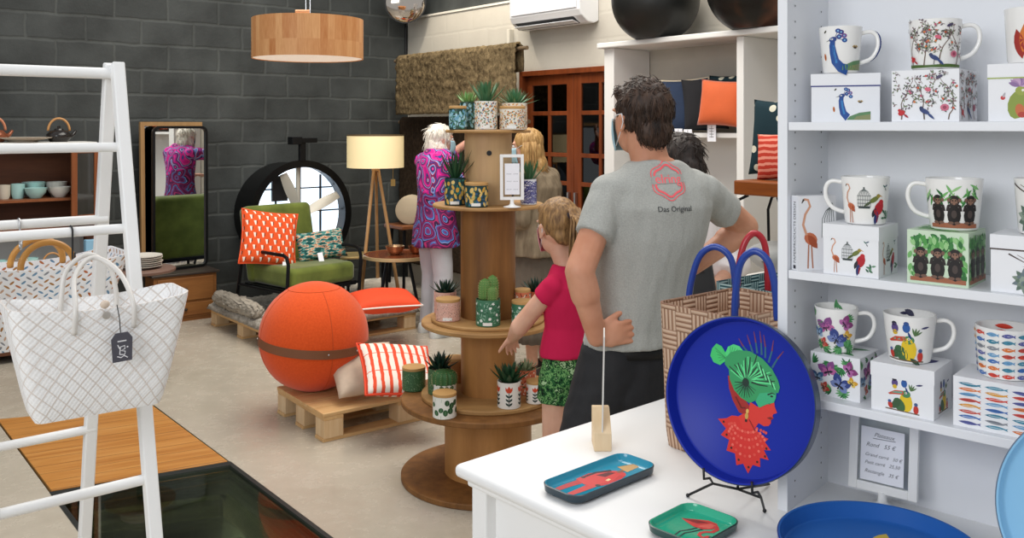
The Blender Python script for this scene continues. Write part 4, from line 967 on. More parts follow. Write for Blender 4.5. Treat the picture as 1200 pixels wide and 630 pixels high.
def d_peacock(s, R):
    s.poly([(.42, 0), (.5, .1), (.75, .2), (1.05, .24), (1.05, 0)], '5f8a5e').poly([(.6, 0), (.68, .1), (1.05, .16), (1.05, 0)], '8a8f62')
    s.line([(.62, .0), (.45, .06), (.33, .2), (.29, .38), (.27, .55), (.29, .66)], .24, '1b4c94', .10).line([(.36, .16), (.31, .36), (.29, .55)], .05, '2f7fc0')
    s.ell(.29, .68, .085, .06, .3, '1c3f86').ell(.27, .69, .03, .02, 0, 'e9eef0').ell(.265, .69, .012, None, 0, '101018').line([(.22, .67), (.13, .64)], .03, '8d8f8a', .005)
    for x, y, c in ((.42, .74, '2a3f92'), (.46, .84, '3b2f7c'), (.52, .76, '7a4a8e'), (.40, .87, '26408f'), (.53, .66, '23509a')): s.line([(.33, .71), (x, y)], .01, '33407a').ell(x, y, .055, .05, 0, c).ell(x, y, .02, None, 0, '7fb6d8')
    s.ell(.78, .5, .05, .025, 0, '4a3a22').ell(.74, .53, .04, .018, .5, 'b59a62').ell(.82, .53, .04, .018, -.5, 'b59a62').ell(.12, .86, .04, .02, .8, '4a4a3a').ell(.08, .3, .03, .08, .1, 'd07a32').ell(.08, .3, .012, .05, .1, '8c3d1e')
def d_tree(s, R, W=1.3, dens=1.0):
    s.poly([(0, 0), (W, 0), (W, .05), (W*.7, .07), (W*.4, .05), (0, .07)], '4e6a2e')
    LC = ['4f5f4a', '6d7a5c', '54505c', '6a5560', '7a8a6a', '8a6a6a']
    for k in range(max(3, int(W*3.2))):
        x, y, a = W*(k+.5)/max(3, int(W*3.2))+R.uniform(-.05, .05), .04, PI/2+R.uniform(-.3, .3); pts = [(x, y)]
        for j in range(9):
            a += R.uniform(-.5, .5)+(PI/2-a)*.25; x += .10*math.cos(a); y += .10*math.sin(a); x = min(max(x, .03), W-.03); pts.append((x, min(y, .95)))
        s.line(pts, .024, '6a5444', .008)
    for k in range(int(52*W)):
        x, y, a = R.uniform(.04, W-.04), R.uniform(.30, .93), R.uniform(0, 6.3); L = R.uniform(.08, .14); x2, y2 = x+L*math.cos(a), y+L*math.sin(a)
        s.line([(x, y), ((x+x2)/2+.012, (y+y2)/2), (x2, y2)], .009, '6a5444', .005)
        for q in range(3): s.leaf(x+(x2-x)*(q+1)/3, y+(y2-y)*(q+1)/3, .062, .026, a+(-1)**q*.9, R.choice(LC), 3)
        if R.random() < .38: s.ell(x2, y2, .023, None, 0, R.choice(['d0562f', 'd9793a', 'c05a78', 'c84038']), 8)
    s.ell(.18, .17, .07, .05, .5, 'c4252a').leaf(.22, .15, .12, .04, -.7, 'a51f28').ell(.14, .22, .03, None, 0, 'c4252a')
    s.ell(W*.5, .2, .10, .045, -.5, '2c3f74').leaf(W*.53, .18, .2, .05, -.75, '33497f').ell(W*.45, .26, .035, None, 0, '26355f').line([(W*.5, .16), (W*.49, .06)], .012, '333333')
    s.ell(W*.8, .27, .08, .07, 0, 'cf6d86', 9).ell(W*.8, .27, .035, None, 0, '9a3d58')
    s.ell(W*.72, .86, .07, .03, .4, '4a4462').ell(W*.55, .62, .06, .04, -.3, 'd8687e')
def d_parrot(s, R):
    s.ell(.5, .33, .2, .33, -.15, '8a9a3c').leaf(.42, .3, .4, .16, -1.9, '5f7a34').ell(.56, .2, .1, .16, .2, 'c96a3a').ell(.6, .1, .09, .07, 0, 'b63b2c').ell(.58, .66, .12, .11, 0, '9aa545').ell(.62, .67, .03, None, 0, 'f0efe0').line([(.7, .64), (.76, .58)], .06, '6d4a35', .01)
    for i in range(9): s.leaf(.56, .76, .26, .10, .3+i*.31, R.choice(['a983b0', 'c3a0c4', '8c6b9d']))
    s.ell(.2, .5, .05, None, 0, 'c93a3a').leaf(.2, .5, .14, .05, 1.2, 'b8b3b8').ell(.9, .2, .1, .18, 0, 'a4adb0').ell(1.0, .45, .08, None, 0, '4a6fa0')
def d_robe(s, R):
    s.leaf(.28, .02, .85, .36, 1.45, 'd9772c').leaf(.2, .02, .6, .22, 1.75, 'a4322a').ell(.42, .72, .1, .13, 0, '6b4a34').ell(.42, .85, .12, .08, 0, '8d8a80').line([(.38, .1), (.46, .5)], .04, 'f0b85a').leaf(.65, .05, .4, .18, 1.0, '2d4b82').leaf(.75, .1, .3, .12, .6, '22304f')
def d_cage(s, R):
    s.line([(.12, .0), (.13, .3)], .02, 'b87a5c').line([(.19, .0), (.17, .3)], .02, 'b87a5c').ell(.16, .37, .10, .075, -.5, 'c9704c').leaf(.12, .42, .22, .10, -.9, 'a8502f').line([(.10, .42), (.05, .55), (.08, .68), (.15, .78), (.12, .86), (.06, .87)], .035, 'd9a184', .03).line([(.06, .87), (.03, .82)], .03, '3a2a24', .01)
    cx = .46
    for k in range(-4, 5): s.line([(cx+k*.035, .38), (cx+k*.033, .62), (cx+k*.02, .72), (cx, .78)], .008, '4f5a58')
    for y in (.38, .45, .53, .62): s.line([(cx-.145, y), (cx+.145, y)], .012, '4f5a58')
    s.ell(cx, .8, .02, None, 0, '4f5a58').line([(cx-.12, .36), (cx+.13, .36)], .05, '3a4444')
    s.ell(.68, .54, .12, .055, .6, '6f7a3c').ell(.77, .62, .045, None, 0, '9a8a3c').line([(.8, .63), (.88, .6)], .03, 'c9883a', .005).leaf(.62, .5, .2, .06, -2.5, '4f5c33')
    s.ell(.80, .34, .11, .17, -.4, 'b5202c').ell(.85, .48, .06, None, 0, 'c22a33').leaf(.76, .28, .32, .10, -1.75, '27356b').leaf(.72, .36, .24, .09, -1.9, '2a2a34').line([(.78, .18), (.75, .02)], .05, 'a02430', .02)
    for i in range(8): s.leaf(1.0+R.uniform(-.05, .08), .12+R.uniform(-.05, .12), .12, .05, R.uniform(-.5, 3.5), R.choice(['4d7a5c', '3a6650', '6d9a78']))
    s.leaf(.93, .82, .1, .03, .5, '2a4f6a').leaf(.95, .80, .1, .03, 2.4, '2a6a5a').leaf(.94, .8, .08, .02, -1, '1f2f3a')
def d_chimps(s, R, W=1.1, bg=True):
    gr = ['4f9a4a', '3b8040', '76b56a', '2f6d38', '9acb8a']
    for _ in range(int(120*W) if bg else 26): 
        x, y = R.uniform(.02, W-.12), R.uniform(.62, .93) if R.random() < .6 or not bg else R.uniform(.05, .9)
        x = R.choice([R.uniform(.01, .1), R.uniform(W-.12, W-.02)]) if y < .62 else x
        s.leaf(x, y, .16 if bg else .24, .08 if bg else .05, R.uniform(-2.6, -.4), R.choice(gr))
    s.poly([(.05, .03), (W-.05, .03), (W-.05, .11), (W*.5, .14), (.05, .10)], 'a5664a')
    for x in (W*.22, W*.5, W*.78):
        s.ell(x, .28, .125, .2, 0, '1f1a1a').ell(x, .57, .10, .105, 0, '241d1c').ell(x, .545, .062, .062, 0, '8d6a58').ell(x-.095, .58, .03, .04, 0, '7a5a4c').ell(x+.095, .58, .03, .04, 0, '7a5a4c')
        s.ell(x-.025, .57, .014, None, 0, '0c0a0a').ell(x+.025, .57, .014, None, 0, '0c0a0a').line([(x-.12, .36), (x-.1, .46), (x-.02, .5)], .055, '2c2423').line([(x+.12, .36), (x+.1, .46), (x+.02, .5)], .055, '2c2423').ell(x-.06, .13, .055, .03, 0, '75584a').ell(x+.06, .13, .055, .03, 0, '75584a').ell(x, .3, .05, .08, 0, '4b403c')
def d_succulent(s, R):
    for k in range(3):
        for i in range(11): s.leaf(.5, .28, .34-.09*k, .13, i*.571+k*.3, R.choice(['7c8d7e', '5f7466', '94a394', '6b7a80']))
    s.line([(.62, .55), (.55, .82), (.3, .95)], .03, '5a4a3c', .01).leaf(.62, .6, .26, .08, 1.9, '3c3a44').ell(.66, .6, .05, None, 0, 'c94f2c').line([(.6, .62), (.42, .66)], .015, '222222', .003).line([(.1, .96), (.6, .7)], .04, '4a3a34', .01)
def d_butterflies(s, R, W=1.1):
    for _ in range(9): 
        x, y, a = R.uniform(.0, W), R.choice([R.uniform(0, .2), R.uniform(.7, .9)]), R.uniform(0, 6.3)
        for k in range(-3, 4): s.leaf(x, y, .26-.03*abs(k), .05, a+k*.3, R.choice(['3f8a4f', '2f6d40', '66a86a']))
    def bf(x, y, k, a, c1, c2):
        for sg in (1, -1):
            s.leaf(x, y, .26*k, .17*k, a+sg*.75, c1).leaf(x, y, .19*k, .14*k, a+sg*1.75, c2).leaf(x, y, .15*k, .06*k, a+sg*.75, c2).leaf(x, y, .11*k, .05*k, a+sg*1.75, '2a2838')
        s.line([(x-.08*k*math.cos(a), y-.08*k*math.sin(a)), (x+.1*k*math.cos(a), y+.1*k*math.sin(a))], .03*k, '1c1a20', .015*k)
    for x, y, k, a, c1, c2 in ((.4, .58, 1.1, 1.9, '8a4f8a', 'c06aa0'), (.85, .68, .9, .6, '8b3f7a', 'b86aa8'), (.65, .3, 1.2, 1.1, '3a4a8a', '7c8cc0'), (.92, .4, .6, .9, 'd8a030', 'e8c860'), (.15, .4, .8, 1.5, '4a6f9a', '9ab6d0'), (.3, .2, .6, .4, 'c0443c', 'd9806a')): bf(x*W/1.1, y, k, a, c1, c2)
def d_toucan(s, R):
    s.ell(.6, .3, .17, .27, .1, 'e8c62c').ell(.42, .2, .14, .2, .6, '3f6a44').leaf(.45, .34, .36, .2, -2.3, '3a5a3c').ell(.6, .52, .12, .10, 0, '4d8a5c').poly([(.52, .6), (.3, .58), (.12, .47), (.16, .44), (.32, .47), (.54, .49)], 'c94b34').poly([(.5, .57), (.3, .55), (.2, .5), (.5, .52)], '5fae9a').ell(.6, .55, .03, None, 0, 'f2efe0').ell(.6, .55, .014, None, 0, '111111')
    s.ell(.3, .78, .085, .11, 0, '5b4a86').ell(.29, .88, .06, .055, 0, '2b2a3a').ell(.3, .68, .06, .06, 0, 'd9b52c').ell(.55, .8, .08, .11, 0, '2f5fa6').ell(.55, .9, .055, .05, 0, '2f4f8c').leaf(.58, .72, .2, .05, -1.2, '1f3f7c')
    s.ell(.18, .16, .06, .10, .3, 'c0392b').ell(.16, .26, .045, .04, 0, '3f5f9a').ell(.86, .14, .07, .12, 0, 'c43a30').ell(.86, .28, .05, .05, 0, '44608f').leaf(.62, .1, .3, .1, -.6, '2f4a36').line([(.05, .05), (.95, .02)], .03, '6a543c')
    for i in range(4): s.leaf(.72, .62, .2, .04, .6+i*.4, '5a7a4c')
    s.leaf(.85, .8, .2, .05, .2, '3a3a6a')
FISHC = ['d8432f', '3f6fb5', '6fa3cc', 'e27a34', '8a8f96', '4a8fa8', 'e2a03c', '5a5fa0', 'c94a3a', '2f7f9a']
def d_fish(p, x0, y0, W, Hh, nx, ny, R, wob=0):
    fw, fh = W/nx, Hh/ny
    for j in range(ny):
        for i in range(nx):
            x, y = x0+(i+.08)*fw, y0+(j+.5)*fh; c = R.choice(FISHC); L = fw*.78; a = R.uniform(-.06, .06)
            p.leaf(x, y, L, fh*.62, a, c, 6).poly([(x+L*.86, y), (x+L*1.12, y+fh*.26), (x+L*1.06, y), (x+L*1.12, y-fh*.26)], c)
            p.line([(x+L*.2, y+fh*.02), (x+L*.8, y+fh*.02)], fh*.07, 'e9edf0' if R.random() < .6 else '33405a').ell(x+L*.13, y+fh*.04, fh*.07, None, 0, '1a1a22', 6)
def mug(label, px, z, y, r1, h, hand, design, a0=-1.25, r0=None, hc=None, inner=None):
    x = ms(px, y); r0 = r0 or r1*.82; p = MO+MX*x+MY*y; p.z = TZ+z
    t = thing('mug', label, 'mug', p, UR, 'printed mugs on the shelf')
    b_ = newbm(); lathe(b_, [(0, 0), (r0-.006, 0), (r0-.002, .002), (r0, .008), (r1, h-.001), (r1-.0012, h), (r1-.0032, h-.001), (r0-.003, .01), (r0-.008, .006), (0, .006)], 56)
    pn = Paint(); design(pn, h, 2*r1); pn.into(b_, cylmap(r0, r1, h, a0), 1, .00045, .000004)
    if inner:
        q = Paint(); inner(q); q.into(b_, lambda u, v, e: V((math.cos(a0+PI+u/r1)*(r1-.0036-e+(v-h)*.13), math.sin(a0+PI+u/r1)*(r1-.0036-e+(v-h)*.13), v)), 1)
    obj('mug_body', b_, [CERAM, PRINT], t, smooth=35)
    ha = a0+(PI/2 if hand > 0 else -PI/2)+hand*.05
    ax = V((math.cos(ha), math.sin(ha), 0)); pts = [ax*(r1-.003)+V((0, 0, h*.86)), ax*(r1+.016)+V((0, 0, h*.885)), ax*(r1+.027)+V((0, 0, h*.78)), ax*(r1+.028)+V((0, 0, h*.55)), ax*(r1+.016)+V((0, 0, h*.32)), ax*(r0+.000)+V((0, 0, h*.22))]
    fine = []
    for i in range(len(pts)-1):
        for k in range(4):
            tt = k/4; a_, b0, c_, d_ = pts[max(0, i-1)], pts[i], pts[i+1], pts[min(len(pts)-1, i+2)]
            fine.append(.5*((2*b0)+(c_-a_)*tt+(2*a_-5*b0+4*c_-d_)*tt*tt+(3*b0-a_-3*c_+d_)*tt**3))
    fine.append(pts[-1]); b_ = newbm(); tube(b_, fine, .0042, 10, flat=1.0); obj('handle', b_, CERAM, t, smooth=180)
    if hc: 
        b_ = newbm(); tube(b_, [q+ax*.0032*(1 if 3 < i < len(fine)-3 else 0) for i, q in enumerate(fine)][3:-2], .0028, 8); obj('handle_stripe', b_, mat(hc, .2), t.children[-1], smooth=180)
    return t
def gbox(label, px0, px1, z, y, h, dep, front, rot=0, lid=True, side=None, base=CERAM, lidc=None, line=None, w_=None, cat='box', name='gift_box', full=None, top=None):
    x0 = ms(px0, y); wd = w_ or ms(px1, y)-x0; p = MO+MX*x0+MY*y; p.z = TZ+z+.0002
    t = thing(name, label, cat, p, UR+rot, 'printed mug boxes on the shelf' if cat == 'box' and name == 'gift_box' else None)
    BW_ = mat('f0f1f4', .55); lh = .026 if lid else 0
    b_ = newbm(); g = .0012 if lid else 0; bx(b_, g, wd-g, g, dep-g, 0, h-(.002 if lid else 0)); pn = Paint(); front(pn, wd, h-lh); pn.into(b_, planemap((0, g, 0), (1, 0, 0), (0, 0, 1)), 1, .0003, .000004, lambda u, v: .001 < u < wd-.001 and 0 <= v <= h)
    if side: pn = Paint(); side(pn, dep, h-lh); pn.into(b_, planemap((wd-g, 0, 0), (0, 1, 0), (0, 0, 1)), 1, .0003, .000004, lambda u, v: .001 < u < dep-.001 and 0 <= v <= h)
    if top and not lid: pn = Paint(); top(pn, wd, dep); pn.into(b_, planemap((0, 0, h), (1, 0, 0), (0, 1, 0)), 1, .0003, .000004, lambda u, v: 0 < u < wd and 0 < v < dep)
    obj('box_body', b_, [base if base is not CERAM else BW_, PRINT], t)
    if lid:
        b_ = newbm(); bx(b_, 0, wd, 0, dep, h-lh, h)
        if line: pn = Paint().poly([(0, h-lh), (wd, h-lh), (wd, h-lh+.0025), (0, h-lh+.0025)], line); pn.into(b_, planemap((0, 0, 0), (1, 0, 0), (0, 0, 1)))
        if top: pn = Paint(); top(pn, wd, dep); pn.into(b_, planemap((0, 0, h), (1, 0, 0), (0, 1, 0)), 1, .0003, .000004, lambda u, v: 0 < u < wd and 0 < v < dep)
        obj('box_lid', b_, [lidc or BW_, PRINT], t)
    return t, h
R = random.Random(3); z1, z2, z3 = SZ[2], SZ[1], SZ[0]
fit = lambda fn, W=1.0, hh=.92, dx=0, dy=0: (lambda p, w_, h_: fn(Sub(p, w_/2-W/2*h_*hh+dx*h_, .004+dy*h_, h_*hh), R))
cyl = lambda fn, W=1.0, hh=.9: (lambda p, h_, w_: fn(Sub(p, -W/2*h_*hh, .006, h_*hh), R))
# top row
gbox('white lidded box with peacock and blue rim line, top shelf left', 950, 1028, z1, .045, .096, .10, fit(d_peacock, 1.0, 1.0, .12), rot=.33, line='27357e', w_=.130)
mug('white mug with blue peacock print, top shelf left', 985, z1+.0965, .09, .0415, .094, 1, cyl(d_peacock, .85, .95), hc='2a3a78')
gbox('white box printed all over with tree branches, red and blue birds, top shelf', 1045, 1124, z1, .03, .095, .115, lambda p, w_, h_: d_tree(Sub(p, .001, .0, h_), R, w_/h_-.02), lid=False, side=lambda p, w_, h_: d_tree(Sub(p, .001, .0, h_), R, w_/h_-.02), top=lambda p, w_, h_: [p.leaf(R.uniform(.01, w_-.02), R.uniform(.01, h_-.01), .01, .005, R.uniform(0, 6), R.choice(['6a7a5a', '8a5a5a', '5a5a6a'])) for _ in range(60)])
mug('white mug printed with tree branches and birds, top shelf', 1096, z1+.096, .085, .046, .094, 1, lambda p, h_, w_: (d_tree(Sub(p, -.062, .004, h_*.95), R, 1.32)), r0=.041)
gbox('white lidded box with green parrot in purple flower crown, top shelf right', 1157, 1240, z1, .03, .100, .11, fit(d_parrot, 1.1, 1.0, -.05), line='a9b86a')
mug('white mug with orange robed figure print, top shelf right', 1212, z1+.1005, .085, .047, .098, 1, lambda p, h_, w_: d_robe(Sub(p, -.042, .006, h_*.9), R), r0=.042)
# middle row
t, _ = gbox('white printed napkin pack with flamingo and lettered spine, middle shelf far left', 936, 985, z2, .003, .148, .025, lambda p, w_, h_: d_cage(Sub(p, .002, .004, .158), R), lid=False, name='napkin_pack', cat='napkin pack', w_=.085, rot=1.0)
b_ = newbm(); bx(b_, -.0008, -.0002, .001, .024, .002, .146); Paint().text('PAPERPRODUCTS DESIGN', .014, .009, .0105, '2a2a30', 'LEFT').poly([(.003, .009), (.010, .009), (.010, .017), (.003, .017)], '30303a').into(b_, planemap((-.0008, 0, 0), (0, 0, 1), (0, 1, 0)), 1, .0003)
obj('spine', b_, [mat('e4e6ec', .5), PRINT], t)
gbox('white lidded box with flamingo, bird cage and red parrot, middle shelf', 964, 1028, z2, .012, .097, .105, fit(d_cage, 1.08, 1.05), side=fit(d_cage, 1.08, 1.0, .08), w_=.108)
mug('white mug with flamingo, bird cage and red parrot, middle shelf', 1014, z2+.0975, .062, .045, .092, -1, lambda p, h_, w_: d_cage(Sub(p, -.040, .004, h_*.92), R), r0=.038)
GR = mat('dfe9dc', .55)
gbox('green leafy box with three chimpanzees, middle shelf', 1063, 1135, z2, .018, .097, .112, lambda p, w_, h_: d_chimps(Sub(p, .001, .002, h_), R, w_/h_), lid=False, side=lambda p, w_, h_: d_chimps(Sub(p, .001, .002, h_), R, w_/h_), base=mat('cfe3c8', .55), top=lambda p, w_, h_: [p.leaf(R.uniform(.0, w_-.03), R.uniform(.01, h_-.02), .035, .012, R.uniform(0, 6), R.choice(['4f9a4a', '76b56a', '9acb8a'])) for _ in range(60)])
mug('mug with three chimpanzees under green leaves, middle shelf', 1118, z2+.0975, .075, .049, .094, -1, lambda p, h_, w_: d_chimps(Sub(p, -.052, .003, h_*.98), R, 1.08, False), r0=.041)
gbox('white lidded box with grey-green succulent and dark rim line, middle shelf right', 1160, 1240, z2, .02, .099, .11, fit(d_succulent, 1.0, .9, .05), line='4a3c38')
mug('white mug with succulent print at right frame edge, middle shelf', 1224, z2+.0995, .075, .047, .097, 1, lambda p, h_, w_: d_succulent(Sub(p, -.07, .004, h_*.9), R), r0=.040)
# lower row
gbox('white box printed with butterflies and fern leaves, bottom shelf left', 950, 1008, z3, .035, .084, .105, lambda p, w_, h_: d_butterflies(Sub(p, .0, .0, h_), R, w_/h_), lid=False, side=lambda p, w_, h_: d_butterflies(Sub(p, .0, .0, h_), R, w_/h_), w_=.098, top=lambda p, w_, h_: [p.leaf(R.uniform(.01, w_-.04), R.uniform(.01, h_-.02), .045, .014, R.uniform(0, 6), R.choice(['3f8a4f', '2f6d40', '66a86a'])) for _ in range(26)])
mug('white mug printed with butterflies and ferns, bottom shelf left', 980, z3+.0845, .075, .042, .088, 1, lambda p, h_, w_: d_butterflies(Sub(p, -.05, .002, h_*.95), R, 1.05), r0=.033, inner=lambda q: [q.leaf(-.012+k*.006, .075, .02, .006, .6+k*.4, '3f8a4f') for k in range(4)])
gbox('white lidded box with yellow-breasted toucan and finches, bottom shelf', 1020, 1095, z3, .015, .090, .11, fit(d_toucan, .98, 1.05), side=fit(d_toucan, .98, 1.0), top=lambda p, w_, h_: [p.leaf(.06, .05, .05, .03, .7, '3a3a7a'), p.leaf(.05, .06, .05, .02, 2.4, '5a7a4c')])
mug('white mug with yellow-breasted toucan and finches, bottom shelf', 1066, z3+.0905, .07, .047, .089, 1, lambda p, h_, w_: d_toucan(Sub(p, -.05, .004, h_*.9), R), r0=.038, inner=lambda q: q.leaf(-.01, .076, .022, .012, .5, '2a2a4a').leaf(.0, .080, .02, .006, 0, '2a2a4a'))
gbox('white box covered in rows of coloured fish, bottom shelf right', 1117, 1196, z3, .02, .088, .11, lambda p, w_, h_: d_fish(p, .005, .004, w_-.01, h_-.01, 3, 8, R), lid=False, w_=.138)
mug('white mug covered in rows of coloured fish, bottom shelf right', 1178, z3+.0885, .08, .049, .089, 1, lambda p, h_, w_: d_fish(p, -.085, .002, .17, h_-.006, 7, 7, R), r0=.044, inner=lambda q: q.leaf(-.02, .078, .035, .009, .05, 'd8432f').leaf(-.01, .069, .03, .008, 0, 'c94a3a'))
# ================================================================= ON THE COUNTER
def rounded_tray(name, label, cor, zt, hgt, cin, cout, design, rad=.03, lip=.004):
    pts = [onz(x, y, zt) for x, y in cor]; c = sum(pts, V())/4
    u = ((pts[1]-pts[0])+(pts[2]-pts[3])); u.z = 0; u.normalize(); v_ = V((-u.y, u.x, 0))
    L = ((pts[1]-pts[0]).length+(pts[2]-pts[3]).length)/2; W_ = ((pts[1]-pts[2]).length+(pts[0]-pts[3]).length)/2
    t = thing(name, label, 'tray', (c.x, c.y, TZ+.0005), math.atan2(u.y, u.x), 'printed trays on the counter')
    ring = lambda a, z: [V((x, y, z)) for x, y in rrect(L-2*a, W_-2*a, max(.005, rad-a), 8)]
    b_ = newbm(); rings = [ring(.010, 0), ring(.002, .006), ring(.0, hgt), ring(lip*.6, hgt+.001)]
    vv = loft(b_, rings, False); b_.faces.new(vv[0][::-1])
    obj('tray_shell', b_, mat(cout, .3), t, smooth=40)
    b_ = newbm(); vv = loft(b_, [ring(lip*.6, hgt+.0012), ring(lip, hgt+.001), ring(lip+.004, .010), ring(lip+.009, .0065)], False)
    f = b_.faces.new(vv[-1]); pn = Paint(); design(pn, L, W_); pn.into(b_, planemap((0, 0, .0065), (1, 0, 0), (0, 1, 0)), 1, .0003, .000008)
    obj('printed_face', b_, [mat(cin, .15, spec=.6), PRINT], t, smooth=40); return t
def trayq(cor, zt):                             # crop-pixel outlines of a tray's picture -> the tray's own plane
    pts = [onz(x, y, zt) for x, y in cor]; c = sum(pts, V())/4; u = ((pts[1]-pts[0])+(pts[2]-pts[3])); u.z = 0; u.normalize(); v_ = V((-u.y, u.x, 0))
    def f(L):
        out = []
        for x, y in L: q = onz(530+x/2.79, 480+y/2.79, TZ+.007)-c; out.append((q.dot(u), q.dot(v_)))
        return out
    return f
RC = [(630, 564.5), (729, 529.5), (772, 544), (676, 585.5)]; SC = [(750, 613), (805, 588.5), (873, 607), (822, 640)]
def d_suit(p, L, W_):
    q = trayq(RC, TZ+.02)
    p.line(q([(334, 263), (380, 246), (445, 226)]), .014, 'b82c30', .022).line(q([(376, 279), (425, 260), (480, 238)]), .014, 'c93434', .022)
    p.poly(q([(404, 226), (446, 208), (500, 198), (540, 200), (566, 206), (568, 214), (545, 226), (500, 246), (462, 252), (430, 243)]), 'd23a3a').poly(q([(470, 214), (510, 204), (534, 206), (500, 220)]), '5d1620')
    p.line(q([(520, 199), (470, 205), (430, 220)]), .010, '3a1a20', .006).line(q([(556, 215), (530, 236), (480, 246)]), .013, 'c22e32', .009).ell(*q([(476, 247)])[0], .006, None, 0, '3f2a26').ell(*q([(428, 221)])[0], .005, None, 0, '3f2a26')
    p.line(q([(540, 205), (566, 196)]), .010, '8a5a44').poly(q([(540, 187), (598, 177), (610, 187), (572, 204)]), 'cfa46a').line(q([(540, 187), (598, 177)]), .003, 'a87f4a').line(q([(330, 265), (342, 259)]), .012, '23262a').line(q([(372, 281), (382, 277)]), .012, '23262a').line(q([(505, 232), (515, 226)]), .007, 'e6cf9a')
rounded_tray('rectangular_tray', 'rectangular teal tray with red-suited figure beside the small wooden block', RC, TZ+.02, .02, '2a93b0', '1f3440', d_suit)
def d_flam(p, L, W_):
    q = trayq(SC, TZ+.018)
    p.line(q([(800, 386), (772, 392), (745, 396), (716, 417)]), .004, '15242a', .003).line(q([(820, 390), (785, 398), (760, 402), (735, 419)]), .004, '15242a', .003)
    p.poly(q([(750, 354), (790, 357), (838, 362), (866, 373), (868, 384), (850, 391), (820, 391), (790, 382), (768, 368)]), 'd23f3c').poly(q([(748, 353), (800, 360), (840, 370), (800, 372)]), '8a2026').poly(q([(800, 380), (845, 372), (864, 380), (840, 389)]), 'e4665a')
    p.line(q([(862, 380), (866, 392), (850, 400), (828, 399), (812, 402), (806, 409), (816, 416), (832, 418)]), .009, 'd2413f', .006).ell(*q([(834, 417)])[0], .007, .006, 0, 'cf3c3c').line(q([(838, 418), (846, 414)]), .005, '20242a', .001)
rounded_tray('square_tray', 'small green tray with a red flamingo in front of blue round tray', SC, TZ+.018, .018, '2fae8a', '16403c', d_flam)
# big portrait tray on its wire stand
def round_tray(name, label, M, R_, hgt, cin, cout, design):
    t = thing(name, label, 'tray', M.translation, 0, 'printed trays on the counter'); Mr = Matrix.Translation(-M.translation) @ M; R3 = Mr.to_3x3()
    b_ = newbm(); lathe(b_, [(0, -.004), (R_-.012, -.004), (R_-.003, 0), (R_, hgt), (R_-.002, hgt+.0015)], 96, (0, 0, 0), R3); obj('tray_shell', b_, mat(cout, .3, .2), t, smooth=40)
    b_ = newbm(); lathe(b_, [(R_-.002, hgt+.0015), (R_-.005, hgt), (R_-.010, .003), (R_-.014, 0), (0, 0)], 96, (0, 0, 0), R3); pn = Paint(); design(pn, R_)
    pn.into(b_, planemap(V((0, 0, 0)), R3 @ V((1, 0, 0)), R3 @ V((0, 1, 0))), 1, .0004, .000008)
    obj('printed_face', b_, [mat(cin, .35, spec=.18), PRINT], t, smooth=40); return t
